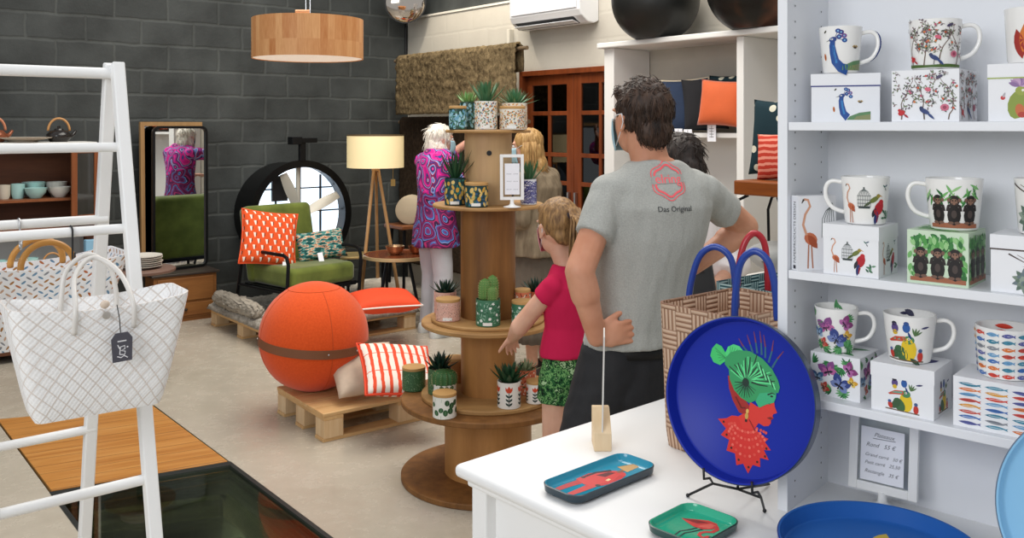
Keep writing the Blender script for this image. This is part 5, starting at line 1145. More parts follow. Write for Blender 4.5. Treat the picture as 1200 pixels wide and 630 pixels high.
def d_portrait(p, R_):
    k = R_/255; c = lambda pts: [((x-296)*k, (241-y)*k) for x, y in pts]; P_ = lambda pts, col: p.poly(c(pts), col)
    E = lambda x, y, a, b, rot, col, n=12: p.ell((x-296)*k, (241-y)*k, a*k, b*k, rot, col, n)
    for (x0, y0), (x1, y1), (x2, y2) in (((300, 98), (280, 80), (262, 58)), ((315, 95), (303, 70), (290, 42)), ((330, 94), (322, 62), (312, 28)), ((345, 97), (340, 60), (332, 24)), ((358, 104), (355, 70), (346, 34)), ((370, 116), (378, 80), (380, 46)), ((383, 130), (398, 100), (416, 74))):
        p.line(c([(x0, y0), (x1, y1)]), 7*k, '1f5f78', 5*k); p.line(c([(x1, y1), (x2, y2)]), 5*k, '7a2f4a', 2*k)
    P_([(236, 180), (262, 178), (300, 240), (322, 262), (318, 292), (285, 285), (260, 252), (244, 218)], 'a3201a')
    P_([(320, 246), (345, 256), (372, 244), (399, 230), (402, 245), (411, 262), (399, 268), (397, 274), (401, 280), (393, 287), (394, 296), (387, 306), (372, 310), (354, 304), (343, 322), (348, 345), (300, 350), (262, 330), (282, 300), (302, 285), (316, 285)], 'dc3328')
    P_([(262, 300), (282, 298), (302, 330), (346, 326), (378, 342), (390, 344), (380, 356), (401, 376), (378, 380), (397, 406), (368, 406), (371, 433), (346, 432), (333, 461), (314, 436), (292, 446), (284, 412), (254, 410), (260, 376), (230, 367), (246, 344), (215, 320), (245, 312)], 'd82a22')
    for (x, y) in ((236, 325), (250, 362), (270, 398), (298, 428), (333, 442), (360, 420), (384, 398), (386, 374)): E(x, y, 4, 4, 0, '3a1212', 8)
    for j, (w_, dy) in enumerate(((40, 18), (52, 38), (60, 60), (66, 84))):
        for i in range(13):
            a = PI*i/12; E(312+math.cos(a)*w_*.95+(j*2), 322+dy*math.sin(a)+j*2, 4.6, 4.6, 0, 'ef6a5a' if i % 2 else 'e2493c', 8)
    P_([(168, 128), (172, 104), (186, 86), (206, 92), (226, 116), (226, 134), (206, 152), (182, 147)], '3fc76c'); P_([(220, 112), (228, 90), (246, 79), (268, 82), (284, 96), (266, 122), (236, 132)], '4fd67c')
    for i in range(5): p.line(c([(224, 126), (182+i*5, 100+i*10)]), 2*k, '2a8f52'); p.line(c([(240, 125), (236+i*9, 86+i*2)]), 2*k, '2a9a58')
    P_([(222, 128), (238, 106), (268, 94), (306, 92), (350, 108), (384, 134), (406, 164), (414, 184), (410, 202), (388, 206), (366, 212), (350, 222), (336, 240), (318, 250), (288, 240), (262, 220), (244, 190), (238, 160), (222, 146)], '2f9a5c')
    rr = random.Random(5)
    for i in range(26):
        a = -2.9+i*.118; x0, y0 = 305+14*math.cos(a), 185+12*math.sin(a); L = rr.uniform(48, 82)*(1.15 if a > -1.6 else .95)
        x1, y1 = 305+L*math.cos(a*.95), 185+L*.98*math.sin(a*.95)
        p.line(c([(x0, y0), ((x0+x1)/2+rr.uniform(-5, 5), (y0+y1)/2+rr.uniform(-4, 4)), (x1, y1)]), 6.5*k, '0f3526' if i % 2 else '5fe08e', 3*k)
    for i in range(12): a = .3+i*.26; p.line(c([(300, 192), (300+38*math.cos(a), 196+42*math.sin(a))]), 5*k, '0f3326' if i % 2 else '1f6b46', 2*k)
    E(300, 190, 12, 14, .2, '0d2c22'); 
    for i in range(7): p.line(c([(335+i*9, 120+i*9), (352+i*8, 158+i*6)]), 3.5*k, '14432f' if i % 2 else '7cf0a4')
    P_([(338, 240), (350, 214), (380, 206), (404, 204), (404, 218), (399, 233), (374, 244), (352, 258)], '35ae78')
    p.line(c([(376, 214), (390, 206), (402, 208)]), 5*k, '10241c', 2*k); E(390, 216, 5, 3, 0, '0e1a18'); E(384, 240, 3, 2, 0, '1c7a54')
    P_([(390, 278), (401, 280), (392, 286), (380, 283)], '7d1210'); p.line(c([(322, 300), (345, 330)]), 3*k, '8d1712'); E(314, 276, 5, 7, 0, 'e0b45c'); E(313, 291, 6, 10, 0, 'caa24e'); E(312, 305, 4, 5, 0, '2a1a14')
    p.line(c([(270, 240), (292, 270), (306, 268)]), 4*k, '6d100e')
nrm = V((-.658, -.753, 0)); tl = math.radians(11); zax = (nrm*math.cos(tl)+V((0, 0, math.sin(tl)))).normalized(); xax = V((.753, -.658, 0)); yax = zax.cross(xax)
tcn = V(((868-600)/F*1.80, 1.80, H-(467-HY)/F*1.80))
Mt = Matrix((xax, yax, zax)).transposed().to_4x4(); Mt.translation = tcn-zax*.012
round_tray('portrait_tray', 'large round blue tray showing red woman with green fish hair, upright on stand', Mt, .162, .030, '1d2f9f', '34425e', d_portrait)
t = thing('tray_stand', 'black wire easel stand holding the blue portrait tray upright', 'stand', (tcn.x, tcn.y, TZ))
fL, fR = onz(806, 580, TZ+.004), onz(896, 598, TZ+.004); bk = V((tcn.x+.09, tcn.y+.115, TZ+.004))
bot = lambda u, o: tcn-zax*.012+xax*u-yax*.1645+zax*o       # just under the tray's rim
for nm, ft, u in (('front_leg', fL, -.052), ('front_leg', fR, .052)):
    b_ = newbm(); k = bot(u, .0)-V((0, 0, .002)); tube(b_, [ft, k+V((0, 0, -.012))-zax*.002, k+zax*.012, k+zax*.036+V((0, 0, .001)), k+zax*.042+yax*.022], .0026, 8); ell(b_, ft, .0042, None, 8, 6)
    obj(nm, b_, BLACK, t, smooth=180, world=True)
b_ = newbm(); m_ = bot(0, -.006)-V((0, 0, .012)); tube(b_, [bot(-.052, 0)-V((0, 0, .014)), m_, bk], .0026, 8); tube(b_, [bot(.052, 0)-V((0, 0, .014)), m_], .0026, 8); tube(b_, [m_, tcn-zax*.035-yax*.05, tcn-zax*.028+yax*.03], .0026, 8); obj('rear_leg', b_, BLACK, t, smooth=180, world=True)
# flat blue round tray in the foreground
def d_leaf(p, R_): p.leaf(.01, .04, .07, .03, .9, 'e2c23a').leaf(.0, .03, .06, .02, .5, 'd9622c').leaf(-.05, -.04, .09, .05, 1.2, '5fa04a').ell(.0, -.05, .05, .07, .2, 'd98a2c').ell(.02, -.10, .03, None, 0, 'b3402a')
btc = onz(1014, 655, TZ+.02); Mb = Matrix.Translation((.648, 1.585, TZ+.0045))
round_tray('blue_round_tray', 'round royal blue tray lying flat at the counter front edge', Mb, .172, .030, '2c66b4', '1b3a8e', d_leaf)
lb = V((.925, 1.36, TZ+.172)); zx = V((-.55, -.82, .16)).normalized(); xx_ = V((0, 0, 1)).cross(zx).normalized(); yy_ = zx.cross(xx_)
Ml = Matrix((xx_, yy_, zx)).transposed().to_4x4(); Ml.translation = lb
round_tray('pale_blue_tray', 'pale sky-blue round tray standing upright at right frame edge', Ml, .168, .02, '8fc4e8', '6d7f96', lambda p, R_: p.ell(.06, .02, .05, .08, 0, 'e2c6a0').ell(.06, .1, .03, None, 0, '6a4a3a'))
# wooden block with an upright card
wb = onz(706.5, 528.5, TZ); t = thing('card_holder', 'small pale wooden block holding a thin upright card seen edge-on', 'card holder', (wb.x, wb.y+.02, TZ), 0)
b_ = newbm(); prof = [(-.022, 0), (.05, 0), (.05, .088), (.03, .09), (-.022, .042)]
loft(b_, [[V((x, y, z)) for y, z in prof] for x in (-.0205, .0205)]); obj('block', b_, wood('d8b98f', 'ead3b0', 2, 6, 8, .6), t, bevel=.0015)
b_ = newbm(); box(b_, (.006, .03, .155), (.0035, .10, .23), rz(-.10) @ ry(.02)); obj('card', b_, mat('d9d6d0', .4), t, bevel=.0008)
# picture-frame signs
def sign(name, label, loc, rot, w_, h_, lines, lean=.08, size=.014, group='white price sign frames', pw=(.22, .86, .14, .82), foot=True):
    t = thing(name, label, 'sign', loc, rot, group); z0 = .032; ML = Matrix.Translation((0, 0, z0)) @ Matrix.Rotation(-lean, 4, 'X')
    Q = lambda x, y, z: ML @ V((x, y, z)); fw = w_*.13; fr_ = newbm()
    for x0, x1, za, zb in ((-w_/2, -w_/2+fw, 0, h_), (w_/2-fw, w_/2, 0, h_), (-w_/2+fw, w_/2-fw, 0, fw), (-w_/2+fw, w_/2-fw, h_-fw, h_)):
        n0 = len(fr_.verts); bx(fr_, x0, x1, -.006, .006, za, zb)
        fr_.verts.ensure_lookup_table()
        for v in fr_.verts[n0:]: v.co = ML @ v.co
    obj('frame', fr_, mat('f4f4f2', .35), t, bevel=.0015)
    b_ = newbm(); n0 = 0; bx(b_, -w_/2+fw*.8, w_/2-fw*.8, -.0012, .0012, fw*.8, h_-fw*.8)
    for v in b_.verts: v.co = ML @ v.co
    obj('clear_pane', b_, GLASS, t)
    x0, x1, za, zb = -w_/2+w_*pw[0], -w_/2+w_*pw[1], h_*pw[2], h_*pw[3]
    b_ = newbm(); bx(b_, x0, x1, -.0024, -.0016, za, zb); 
    for v in b_.verts: v.co = ML @ v.co
    pn = Paint()
    for i, (tx, xo, y, s_) in enumerate(lines): pn.text(tx, x0+(x1-x0)*xo, za+(zb-za)*y, size*s_, '54555e', 'LEFT', .35, .02 if i % 2 else -.01)
    if lines and len(lines) > 4: pn.line([(x0+(x1-x0)*.28, za+(zb-za)*.80), (x0+(x1-x0)*.8, za+(zb-za)*.815)], .0012, '54555e')
    if not lines:
        for yy in (.66, .42, .16):
            for xa, xb in ((.12, .45), (.58, .88)):
                pts = [(x0+(x1-x0)*(xa+(xb-xa)*i/9), za+(zb-za)*(yy+(.018 if i % 2 else -.012))) for i in range(10)]; pn.line(pts, .0013, '85868e')
    pn.into(b_, planemap(Q(0, -.0024, 0), V((1, 0, 0)), (ML.to_3x3() @ V((0, 0, 1)))), 1, .0002, .00001)
    obj('paper', b_, [PAPER, PRINT], t)
    b_ = newbm(); lathe(b_, [(0, 0), (w_*.36, 0), (w_*.36, .003), (w_*.15, .008), (.009, .016), (.008, z0+.004), (0, z0+.004)], 28); obj('foot', b_, mat('f4f4f2', .35), t, smooth=45)
sb = onz(1034, 597, TZ)
sign('price_sign', 'white framed price sign with handwritten list in front of bottom shelf back', (sb.x, sb.y, TZ+.0003), UR+.05, .133, .170, [('Plateaux', .3, .84, 1), ('Rond   55 €', .12, .64, 1), ('Grand carré   50 €', .1, .46, .8), ('Petit carré   25,50', .1, .31, .8), ('Rectangle   35 €', .1, .15, .85)], .10, .0115, pw=(.17, .80, .12, .74))
fD = 4.03; fp = V(((600-600)/F*fD, fD, 1.2833))
sign('price_sign', 'small white framed price sign on the second spool tier from the top', fp, .10, .108, .205, [], .05, .014, pw=(.2, .82, .12, .80))
# ================================================================= BASKETS
def weave(name, c1, c2, c3, n=34, stripe=4):
    n_ = NT(name); c = n_.coord('UV', (1, 1, 1)); s = n_.n('SeparateXYZ'); n_.l(c, s.inputs[0])
    u, v = n_.math('MULTIPLY', s.outputs[0], n), n_.math('MULTIPLY', s.outputs[1], n)
    ch = n_.math('MODULO', n_.math('ADD', n_.math('FLOOR', u), n_.math('FLOOR', v)), 2)
    su, sv = n_.math('FRACT', n_.math('MULTIPLY', u, stripe)), n_.math('FRACT', n_.math('MULTIPLY', v, stripe))
    st = n_.math('ADD', n_.math('MULTIPLY', su, ch), n_.math('MULTIPLY', sv, n_.math('SUBTRACT', 1, ch)))
    n_.col(n_.ramp(st, ((.0, c3), (.22, c1), (.6, c2), (.9, c1), (1.0, c3))))
    fu, fv = n_.math('FRACT', u), n_.math('FRACT', v); dome = n_.math('ADD', n_.math('SINE', n_.math('MULTIPLY', fu, PI)), n_.math('SINE', n_.math('MULTIPLY', fv, PI)))
    n_.bump(n_.math('ADD', dome, n_.math('MULTIPLY', n_.math('SINE', n_.math('MULTIPLY', st, PI)), .7)), .6, .006); return n_.fin(.6, 0, .35)
def setuv(bm, loops): pass
def basket(bm, rings, th=.006, ulen=None):      # open-topped wall: rings from bottom to top, with metric UVs, bottom and inside
    ul = bm.loops.layers.uv.get('UVMap'); n = len(rings[0])
    def wall(rs, flip):
        vv = [[bm.verts.new(p) for p in r] for r in rs]
        for i in range(len(rs)-1):
            du = [0]
            for j in range(n): du.append(du[-1]+(rings[-1][(j+1) % n]-rings[-1][j]).length)
            dv = [0]
            for k in range(len(rs)-1): dv.append(dv[-1]+(rs[k+1][0]-rs[k][0]).length)
            for j in range(n):
                k = (j+1) % n; q = [(vv[i][j], (du[j], dv[i])), (vv[i][k], (du[j+1], dv[i])), (vv[i+1][k], (du[j+1], dv[i+1])), (vv[i+1][j], (du[j], dv[i+1]))]
                if flip: q = q[::-1]
                f = bm.faces.new([a for a, b in q])
                for lp, (a, b) in zip(f.loops, q): lp[ul].uv = b
        return vv
    a = wall(rings, False); inn = []
    for r in rings:
        c = sum(r, V())/n; inn.append([p+(c-p).normalized()*th*(1 if (c-p).length > th else 0) for p in r])
    inn[0] = [p+V((0, 0, th)) for p in inn[0]]
    b = wall(inn, True)
    f = bm.faces.new(a[0][::-1]); 
    for lp in f.loops: lp[ul].uv = (lp.vert.co.x, lp.vert.co.y)
    f = bm.faces.new(b[0])
    for lp in f.loops: lp[ul].uv = (lp.vert.co.x, lp.vert.co.y)
    for j in range(n):
        k = (j+1) % n; f = bm.faces.new((a[-1][j], a[-1][k], b[-1][k], b[-1][j]))
    return bm
def rring(w_, d_, z, r, zf=None, n=6):
    return [V((x, y, z+(zf(x, y) if zf else 0))) for x, y in rrect(w_, d_, r, n)]
def sub_ring(r, m=3):
    out = []
    for i in range(len(r)):
        a, b = r[i], r[(i+1) % len(r)]; L = (b-a).length; k = max(1, int(L/.04))
        out += [a+(b-a)*j/k for j in range(k)]
    return out
def rectring(w_, d_, z, r, zf=None, ns=10):
    base = rrect(1, 1, .12, 4); out = []
    pts = rrect(w_, d_, r, 5); L = [V((x, y, 0)) for x, y in pts]; res = []
    for i in range(len(L)):
        a, b = L[i], L[(i+1) % len(L)]; k = ns if (i % 6) == 5 else 1
        for j in range(k): p = a+(b-a)*j/k; res.append(V((p.x, p.y, z+(zf(p.x, p.y) if zf else 0))))
    return res
p0 = onz(771.5, 521, TZ); BA, BB = .30, .235
bcen = p0+UB*BB/2+UA*BA/2
t = thing('woven_basket', 'brown and tan plaited shopping basket with blue handles behind the portrait tray', 'basket', (bcen.x, bcen.y, TZ+.0005), RA, 'plaited shopping baskets')
BH = .345
b_ = newbm(); basket(b_, [rectring(BA*.92, BB*.96, 0, .03), rectring(BA*.96, BB*.98, .04, .03), rectring(BA*1.0, BB*1.0, .18, .03), rectring(BA*1.04, BB*1.03, BH-.012, .03), rectring(BA*1.05, BB*1.035, BH, .03)])
obj('basket_body', b_, weave('brown_plait', 'b58f74', 'd8bda4', '7a5540', 21, 4), t, smooth=40)
BLUEH = mat('1f3f94', .3); REDH = mat('a81f2c', .3)
def strap(bm, pts, r=.008): 
    f = []
    for i in range(len(pts)-1):
        for k in range(5):
            tt = k/5; a_, b0, c_, d_ = pts[max(0, i-1)], pts[i], pts[i+1], pts[min(len(pts)-1, i+2)]
            f.append(.5*((2*b0)+(c_-a_)*tt+(2*a_-5*b0+4*c_-d_)*tt*tt+(3*b0-a_-3*c_+d_)*tt**3))
    f.append(pts[-1]); tube(bm, f, r, 10)
for D1, pts in ((2.26, [(806, 372), (809, 335), (820, 300), (838, 289), (856, 302), (862, 335), (863, 360)]), (2.06, [(861, 385), (862, 345), (868, 308), (884, 294), (900, 306), (908, 335), (911, 375)])):
    b_ = newbm(); strap(b_, [P(x, y, D1-(x-835)*.0010) for x, y in pts], .0085); obj('handle', b_, BLUEH, t, smooth=180, world=True)
c2 = V((.735, 2.50, 0)); BH2 = 1.214-TZ
t = thing('woven_basket', 'teal and white plaited basket with red handle, behind the brown basket', 'basket', (c2.x, c2.y, TZ+.0005), RA, 'plaited shopping baskets')
b_ = newbm(); basket(b_, [rectring(.24, .20, 0, .03), rectring(.26, .22, .15, .03), rectring(.275, .225, BH2, .03)]); obj('basket_body', b_, weave('teal_plait', '2d5f68', 'b9cfcb', '1d3f48', 26, 4), t, smooth=40)
b_ = newbm(); strap(b_, [P(x, y, 2.45) for x, y in [(864, 345), (866, 310), (873, 284), (884, 273), (895, 283), (899, 310), (900, 345)]], .009); obj('handle', b_, REDH, t, smooth=180, world=True)
# ================================================================= TOTES ON THE RACK
def lattice(name, base, line_, k, extra=None):
    n_ = NT(name); c = n_.coord('UV', (1, 1, 1), (0, 0, PI/4)); s = n_.n('SeparateXYZ'); n_.l(c, s.inputs[0])
    fu, fv = n_.math('FRACT', n_.math('MULTIPLY', s.outputs[0], k)), n_.math('FRACT', n_.math('MULTIPLY', s.outputs[1], k))
    ln = n_.math('MAXIMUM', n_.math('LESS_THAN', fu, .13), n_.math('LESS_THAN', fv, .13))
    c2 = n_.coord('UV', (1, 1, 1)); s2 = n_.n('SeparateXYZ'); n_.l(c2, s2.inputs[0])
    wv = n_.math('MULTIPLY', n_.math('SINE', n_.math('MULTIPLY', s2.outputs[0], 460)), n_.math('SINE', n_.math('MULTIPLY', s2.outputs[1], 460)))
    cl = n_.mix(n_.math('MULTIPLY', ln, .55), base, line_)
    cl = n_.mix(n_.math('MULTIPLY', n_.math('LESS_THAN', wv, -.6), .14), cl, 'b9bbc4')
    n_.col(cl); n_.bump(wv, .18, .004); return n_.fin(.4, 0, .4)
def tote(name, label, loc, rot, wt, dt, wb, db, h, m, dip=.018, tilt=0):
    t = thing(name, label, 'bag', loc, rot, 'woven totes on the rack')
    zf = lambda x, y: dip*((abs(x)/(wt/2))**2-.4)
    rings = [rectring(wb*.94, db*.9, 0, .02, None, 12), rectring(wb, db, .016, .03, None, 12), rectring(wb+(wt-wb)*.2, db+(dt-db)*.25, h*.22, .03, None, 12), rectring(wb+(wt-wb)*.6, db+(dt-db)*.6, h*.6, .03, None, 12), rectring(wt, dt, h-.01, .035, zf, 12), rectring(wt*1.004, dt*1.01, h, .035, zf, 12)]
    b_ = newbm(); basket(b_, rings, .004); obj('bag_body', b_, m, t, smooth=50); return t
TX = -.150; ty = -.375; bz = .952; bh = .268
bag0 = ra+RU*TX-(-RV)*0+RV*(-ty); bag0.z = bz
t1 = tote('woven_tote', 'white woven tote with beige lattice and dark tag hanging in front', bag0, RA-.05, .405, .19, .30, .12, bh, lattice('white_lattice', 'fafafa', 'c9b8aa', 33))
HB = mat('d9d5cf', .35)
for yy, lean in ((-.09, .16), (.085, .02)):
    b_ = newbm(); strap(b_, [V((-.066, yy, bh-.06)), V((-.064, yy-.002, bh)), V((-.05, yy+lean*.5, bh+.065)), V((0, yy+lean*.78, bh+.100)), V((.05, yy+lean*.5, bh+.065)), V((.064, yy-.002, bh)), V((.066, yy, bh-.06))], .0062); obj('handle', b_, HB, t1, smooth=180)
b_ = newbm(); Rm = rx(PI/2); lathe(b_, [(0, 0), (.008, 0), (.0095, .002), (.009, .005), (0, .006)], 20, (.002, -.0975, bh-.022), Rm); bt_ = obj('snap_button', b_, mat('bfb8b0', .3, .7), t1, smooth=40)
b_ = newbm(); ell(b_, (-.001, -.097, bh+.004), (.011, .006, .010), None, 14, 10); obj('toggle_button', b_, mat('d8c6b4', .5), t1, smooth=180)
b_ = newbm(); tgz = bh-.135; poly = [(-.022, 0), (.022, 0), (.024, .056), (.014, .070), (-.014, .070), (-.024, .056)]
MG = Matrix.Translation((.036, -.107, tgz)) @ Matrix.Rotation(PI/2+.06, 4, 'X') @ Matrix.Rotation(.04, 4, 'Z'); prism(b_, poly, .002, MG)
pn = Paint().line([(-.010, .050), (.010, .050)], .003, 'dfe0e4').line([(-.006, .018), (-.004, .036), (.006, .038), (.006, .030), (-.003, .027), (.007, .024), (.005, .016), (-.006, .018)], .0022, 'eeeef2').line([(-.012, .014), (-.003, .010), (.004, .014), (.012, .008)], .0022, 'eeeef2').line([(-.010, .042), (-.006, .032)], .002, 'eeeef2').ell(.012, .034, .002, None, 0, 'eeeef2')
pn.into(b_, planemap(MG @ V((0, 0, .002)), MG.to_3x3() @ V((1, 0, 0)), MG.to_3x3() @ V((0, 1, 0))), 1, .0004); obj('swing_tag', b_, [mat('4c4b55', .6), PRINT], t1)
b_ = newbm(); tube(b_, [(.032, -.108, tgz+.066), (.030, -.104, bh-.03), (.026, -.097, bh+.0)], .0012, 6); obj('tag_string', b_, BLACK, t1)
n_ = NT('diamond_dots'); c = n_.coord('UV', (1, 1, 1), (0, 0, PI/4)); s = n_.n('SeparateXYZ'); n_.l(c, s.inputs[0]); K = 44
gu, gv = n_.math('MULTIPLY', s.outputs[0], K), n_.math('MULTIPLY', s.outputs[1], K); fu, fv = n_.math('FRACT', gu), n_.math('FRACT', gv)
e1 = n_.math('ADD', n_.math('POWER', n_.math('DIVIDE', n_.math('SUBTRACT', fu, .5), .16), 2), n_.math('POWER', n_.math('DIVIDE', n_.math('SUBTRACT', fv, .5), .42), 2))
e2 = n_.math('ADD', n_.math('POWER', n_.math('DIVIDE', n_.math('SUBTRACT', fv, .5), .16), 2), n_.math('POWER', n_.math('DIVIDE', n_.math('SUBTRACT', fu, .5), .42), 2))
par = n_.math('MODULO', n_.math('ADD', n_.math('FLOOR', gu), n_.math('FLOOR', gv)), 2); ee = n_.math('ADD', n_.math('MULTIPLY', e1, par), n_.math('MULTIPLY', e2, n_.math('SUBTRACT', 1, par)))
cw = n_.n('CombineXYZ'); n_.l(n_.math('FLOOR', gu), cw.inputs[0]); n_.l(n_.math('FLOOR', gv), cw.inputs[1]); wn = n_.n('TexWhiteNoise'); n_.l(cw.outputs[0], wn.inputs[0])
dc = n_.ramp(wn.outputs['Value'], ((.0, 'a9773f'), (.3, '6b92b0'), (.55, 'c9a58c'), (.75, '8d8f96'), (.88, 'b9683a')), True)
n_.col(n_.mix(n_.math('LESS_THAN', ee, 1), 'f1f1f3', dc)); n_.bump(n_.math('MINIMUM', ee, 2), .3, .003); DIAM = n_.fin(.4, 0, .4)
X2 = -.135; bag2 = ra+RU*X2-RV*.30; bag2.z = .985
t2_ = tote('woven_tote', 'white woven tote with coloured diamonds and wooden handles, hanging behind', bag2, RA+.03, .46, .22, .30, .14, .25, DIAM, .03)
WH = wood('a9702f', 'd0994f', 0, 6, 6, .4)
for yy in (-.10, .10):
    b_ = newbm(); tube(b_, arc((.0, yy-(.05 if yy > 0 else -.02), .240), .074, -.1, PI+.1, 22, (1, 0, 0), (0, -.25 if yy > 0 else .1, 1)), .0095, 10); obj('handle', b_, WH, t2_, smooth=180)
def hook(label, x, y, zr, rr, L, m):
    p = ra+RU*x-RV*y; t = thing('s_hook', label, 'hook', (p.x, p.y, zr), RA, 'hooks on the rack rungs'); b_ = newbm()
    up = arc((0, 0, 0), rr+.003, -PI*.15, PI, 12, (0, -1, 0), (0, 0, 1)); pts = up[:]; pts = [V((0, -(rr+.003)*math.cos(a), (rr+.003)*math.sin(a))) for a in [PI*1.1-i*PI*1.1/12 for i in range(13)]]
    pts += [V((0, -(rr+.003), -L*.5)), V((0, -(rr+.001), -L))]+[V((0, -(rr+.001)-.012+.012*math.cos(a), -L-.012*math.sin(a))) for a in [i*PI/8 for i in range(1, 9)]]+[V((0, -(rr+.001)-.026, -L+.014))]
    tube(b_, pts, .0026, 8); obj('hook_wire', b_, m, t, smooth=180)
hook('black wire hook carrying the front lattice tote', -.150, yat(1.364, -ff), 1.364, .0135, .065, BLACK)
hook('silver wire hook carrying the wooden-handled tote at the back', -.235, yat(1.372, bf)*1.0, 1.372, .0135, .055, STEEL)
# ================================================================= POTS AND PLANTS ON THE SPOOLS
def rx_(col): return mat(col, .35)
def blade(bm, base, az, el, L, w_, curl=.3, th=.25):
    d = V((math.cos(az), math.sin(az), 0)); s_ = V((-math.sin(az), math.cos(az), 0)); rings = []; p = V(base); a = el
    for i in range(6):
        t_ = i/5; ww = w_*(1-t_)**.7*(.75+.5*t_*(1-t_)*2)+.0004; fw = d*math.cos(a)+V((0, 0, 1))*math.sin(a); up = -d*math.sin(a)+V((0, 0, 1))*math.cos(a)
        rings.append([p+s_*ww/2, p-up*ww*th, p-s_*ww/2, p+up*ww*.08]); p = p+fw*L/5; a += curl/5
    loft(bm, rings)
def aloe(bm, n, L, w_, z, e0=.35, e1=1.35, curl=.35, r=.012):
    for i in range(n):
        t_ = i/n; blade(bm, (math.cos(i*2.4)*r*(1-t_), math.sin(i*2.4)*r*(1-t_), z), i*2.4+random.uniform(-.15, .15), e0+(e1-e0)*t_**.8, L*(1-.25*t_)*random.uniform(.9, 1.08), 1.45*w_*(1-.3*t_), curl)
def cactus(bm, c, r, h, ribs=14):
    rings = []
    for i in range(13):
        t_ = i/12; a = t_*PI*.5 if False else None; z = h*t_; q = r*(min(1, (t_/.12)**.5 if t_ < .12 else 1))*(1 if t_ < .6 else math.sqrt(max(0, 1-((t_-.6)/.4)**2)))+.0005
        rings.append([V(c)+V((q*(1+.1*math.cos(ribs*2*PI*j/56))*math.cos(2*PI*j/56), q*(1+.1*math.cos(ribs*2*PI*j/56))*math.sin(2*PI*j/56), z)) for j in range(56)])
    loft(bm, rings)
def spines(bm, c, r, h, ribs=14, L=.006):
    for j in range(ribs):
        for i in range(9):
            z = h*(.08+.1*i); t_ = z/h; q = r*1.09*(1 if t_ < .6 else math.sqrt(max(0, 1-((t_-.6)/.4)**2))); a = 2*PI*j/ribs
            o = V(c)+V((q*math.cos(a), q*math.sin(a), z))
            for k in (-.6, .6): 
                d = V((math.cos(a+k), math.sin(a+k), random.uniform(-.2, .6))).normalized(); tube(bm, [o, o+d*L], [.0005, .0002], 3)
ALOE = [mat(c, .5, var=.15, vs=30) for c in ('2c5a38', '1f4a2c', '3a6a44', '6f9a5a', '16382a', '4a7a55')]
CAC = mat('5f8a44', .6, var=.25, vs=40); CAC2 = mat('3a6a38', .6, var=.25, vs=40); SPINE = mat('d9c48a', .6)
SOIL = mat('3a2a1e', .95, var=.4, vs=60, bump=.5); CORK = wood('b98a52', 'd2a86c', 0, 6, 8, .55)
def dots(p, h, C, n, cols, f, R):
    pts = []
    for _ in range(n*6):
        u, v = R.uniform(-C/2, C/2), R.uniform(.006, h-.008)
        if all((u-a)**2+(v-b)**2 > (C*h/n*.55) for a, b in pts): pts.append((u, v)); f(p, u, v, R.choice(cols), R)
        if len(pts) >= n: break
RP = random.Random(11)
lf = lambda L, w_: (lambda p, u, v, c, R: p.leaf(u-L/2*math.cos(0), v, L*R.uniform(.7, 1.1), w_*R.uniform(.7, 1.1), R.uniform(0, 6.3), c))
el_ = lambda a, b: (lambda p, u, v, c, R: p.ell(u, v, a*R.uniform(.6, 1.1), b*R.uniform(.7, 1.1), R.uniform(-.6, .6), c, 10))
def pat(base, layers):
    def f(p, h, C):
        for n, cols, fn in layers: dots(p, h, C, n, cols, fn, RP)
    return base, f
PT = {
 'teal': pat('1d4238', [(60, ['8fc3d6', '6fa9c4', 'a9d3df'], el_(.008, .011)), (60, ['2f6a52', '3f7a5c'], lf(.018, .006))]),
 'floral': pat('ece9e0', [(170, ['5d6f93', '6f8a5a', '3f5578', 'd9a44a', '7f8f6a'], lf(.012, .006)), (60, ['d98a4a', 'e2b75a', 'c9763f'], el_(.004, .004))]),
 'orange': pat('ece6d8', [(170, ['5f6f4f', 'd9a04a', 'e0b866', '6f7f8f', '7a5f4a'], lf(.012, .006)), (60, ['d9893a', 'c9763f'], el_(.004, .004))]),
 'lemon': pat('163c40', [(70, ['1f5f5a', '2f7a6a', '2a5a86', '3f6f9a'], lf(.02, .010)), (34, ['d9b25a', 'e2c274', 'd0a040'], el_(.0085, .013))]),
 'navy': pat('e9ebf2', [(150, ['2b2f86', '34389a', '23276c'], lambda p, u, v, c, R: p.line([(u-.009, v), (u-.003, v+.006*R.choice([-1, 1])), (u+.004, v), (u+.009, v+.005)], .0042, c))]),
 'pink': pat('e3b5a5', [(190, ['3a3338', 'f3e7e0', '8a5f5a', 'c98a7a', '5a4a48'], lambda p, u, v, c, R: p.line([(u, v), (u+R.uniform(-.004, .004), v+R.uniform(-.004, .004))], .0024, c))]),
 'fern': pat('3f7a5c', [(150, ['8fb89f', '2f6349', 'a9cdb8', '245540'], lf(.016, .004)), (16, ['e9f2ec', 'dfece4'], lf(.016, .013))]),
 'moss': pat('3f6a45', [(260, ['7fa37a', '2c5234', 'a3bf9a'], lambda p, u, v, c, R: p.line([(u, v), (u+R.uniform(-.006, .006), v+R.uniform(-.006, .006))], .0018, c))]),
 'spots': pat('efeee6', [(20, ['2a5230', '33603a'], lambda p, u, v, c, R: (p.ell(u, v, R.uniform(.010, .015), R.uniform(.009, .013), R.uniform(0, 3), c, 11), p.line([(u, v-.008), (u+.001, v+.006)], .0012, '8fb08a')))]),
 'coral': pat('d97a56', [(80, ['e9d9c4', '2f5a3c', 'b8452f', 'f0e6d8'], lf(.018, .007)), (40, ['24382c', 'f2ece0'], el_(.004, .004))]),
 'kraft': pat('b07845', [(10, ['9a6538'], el_(.003, .003))]),
}
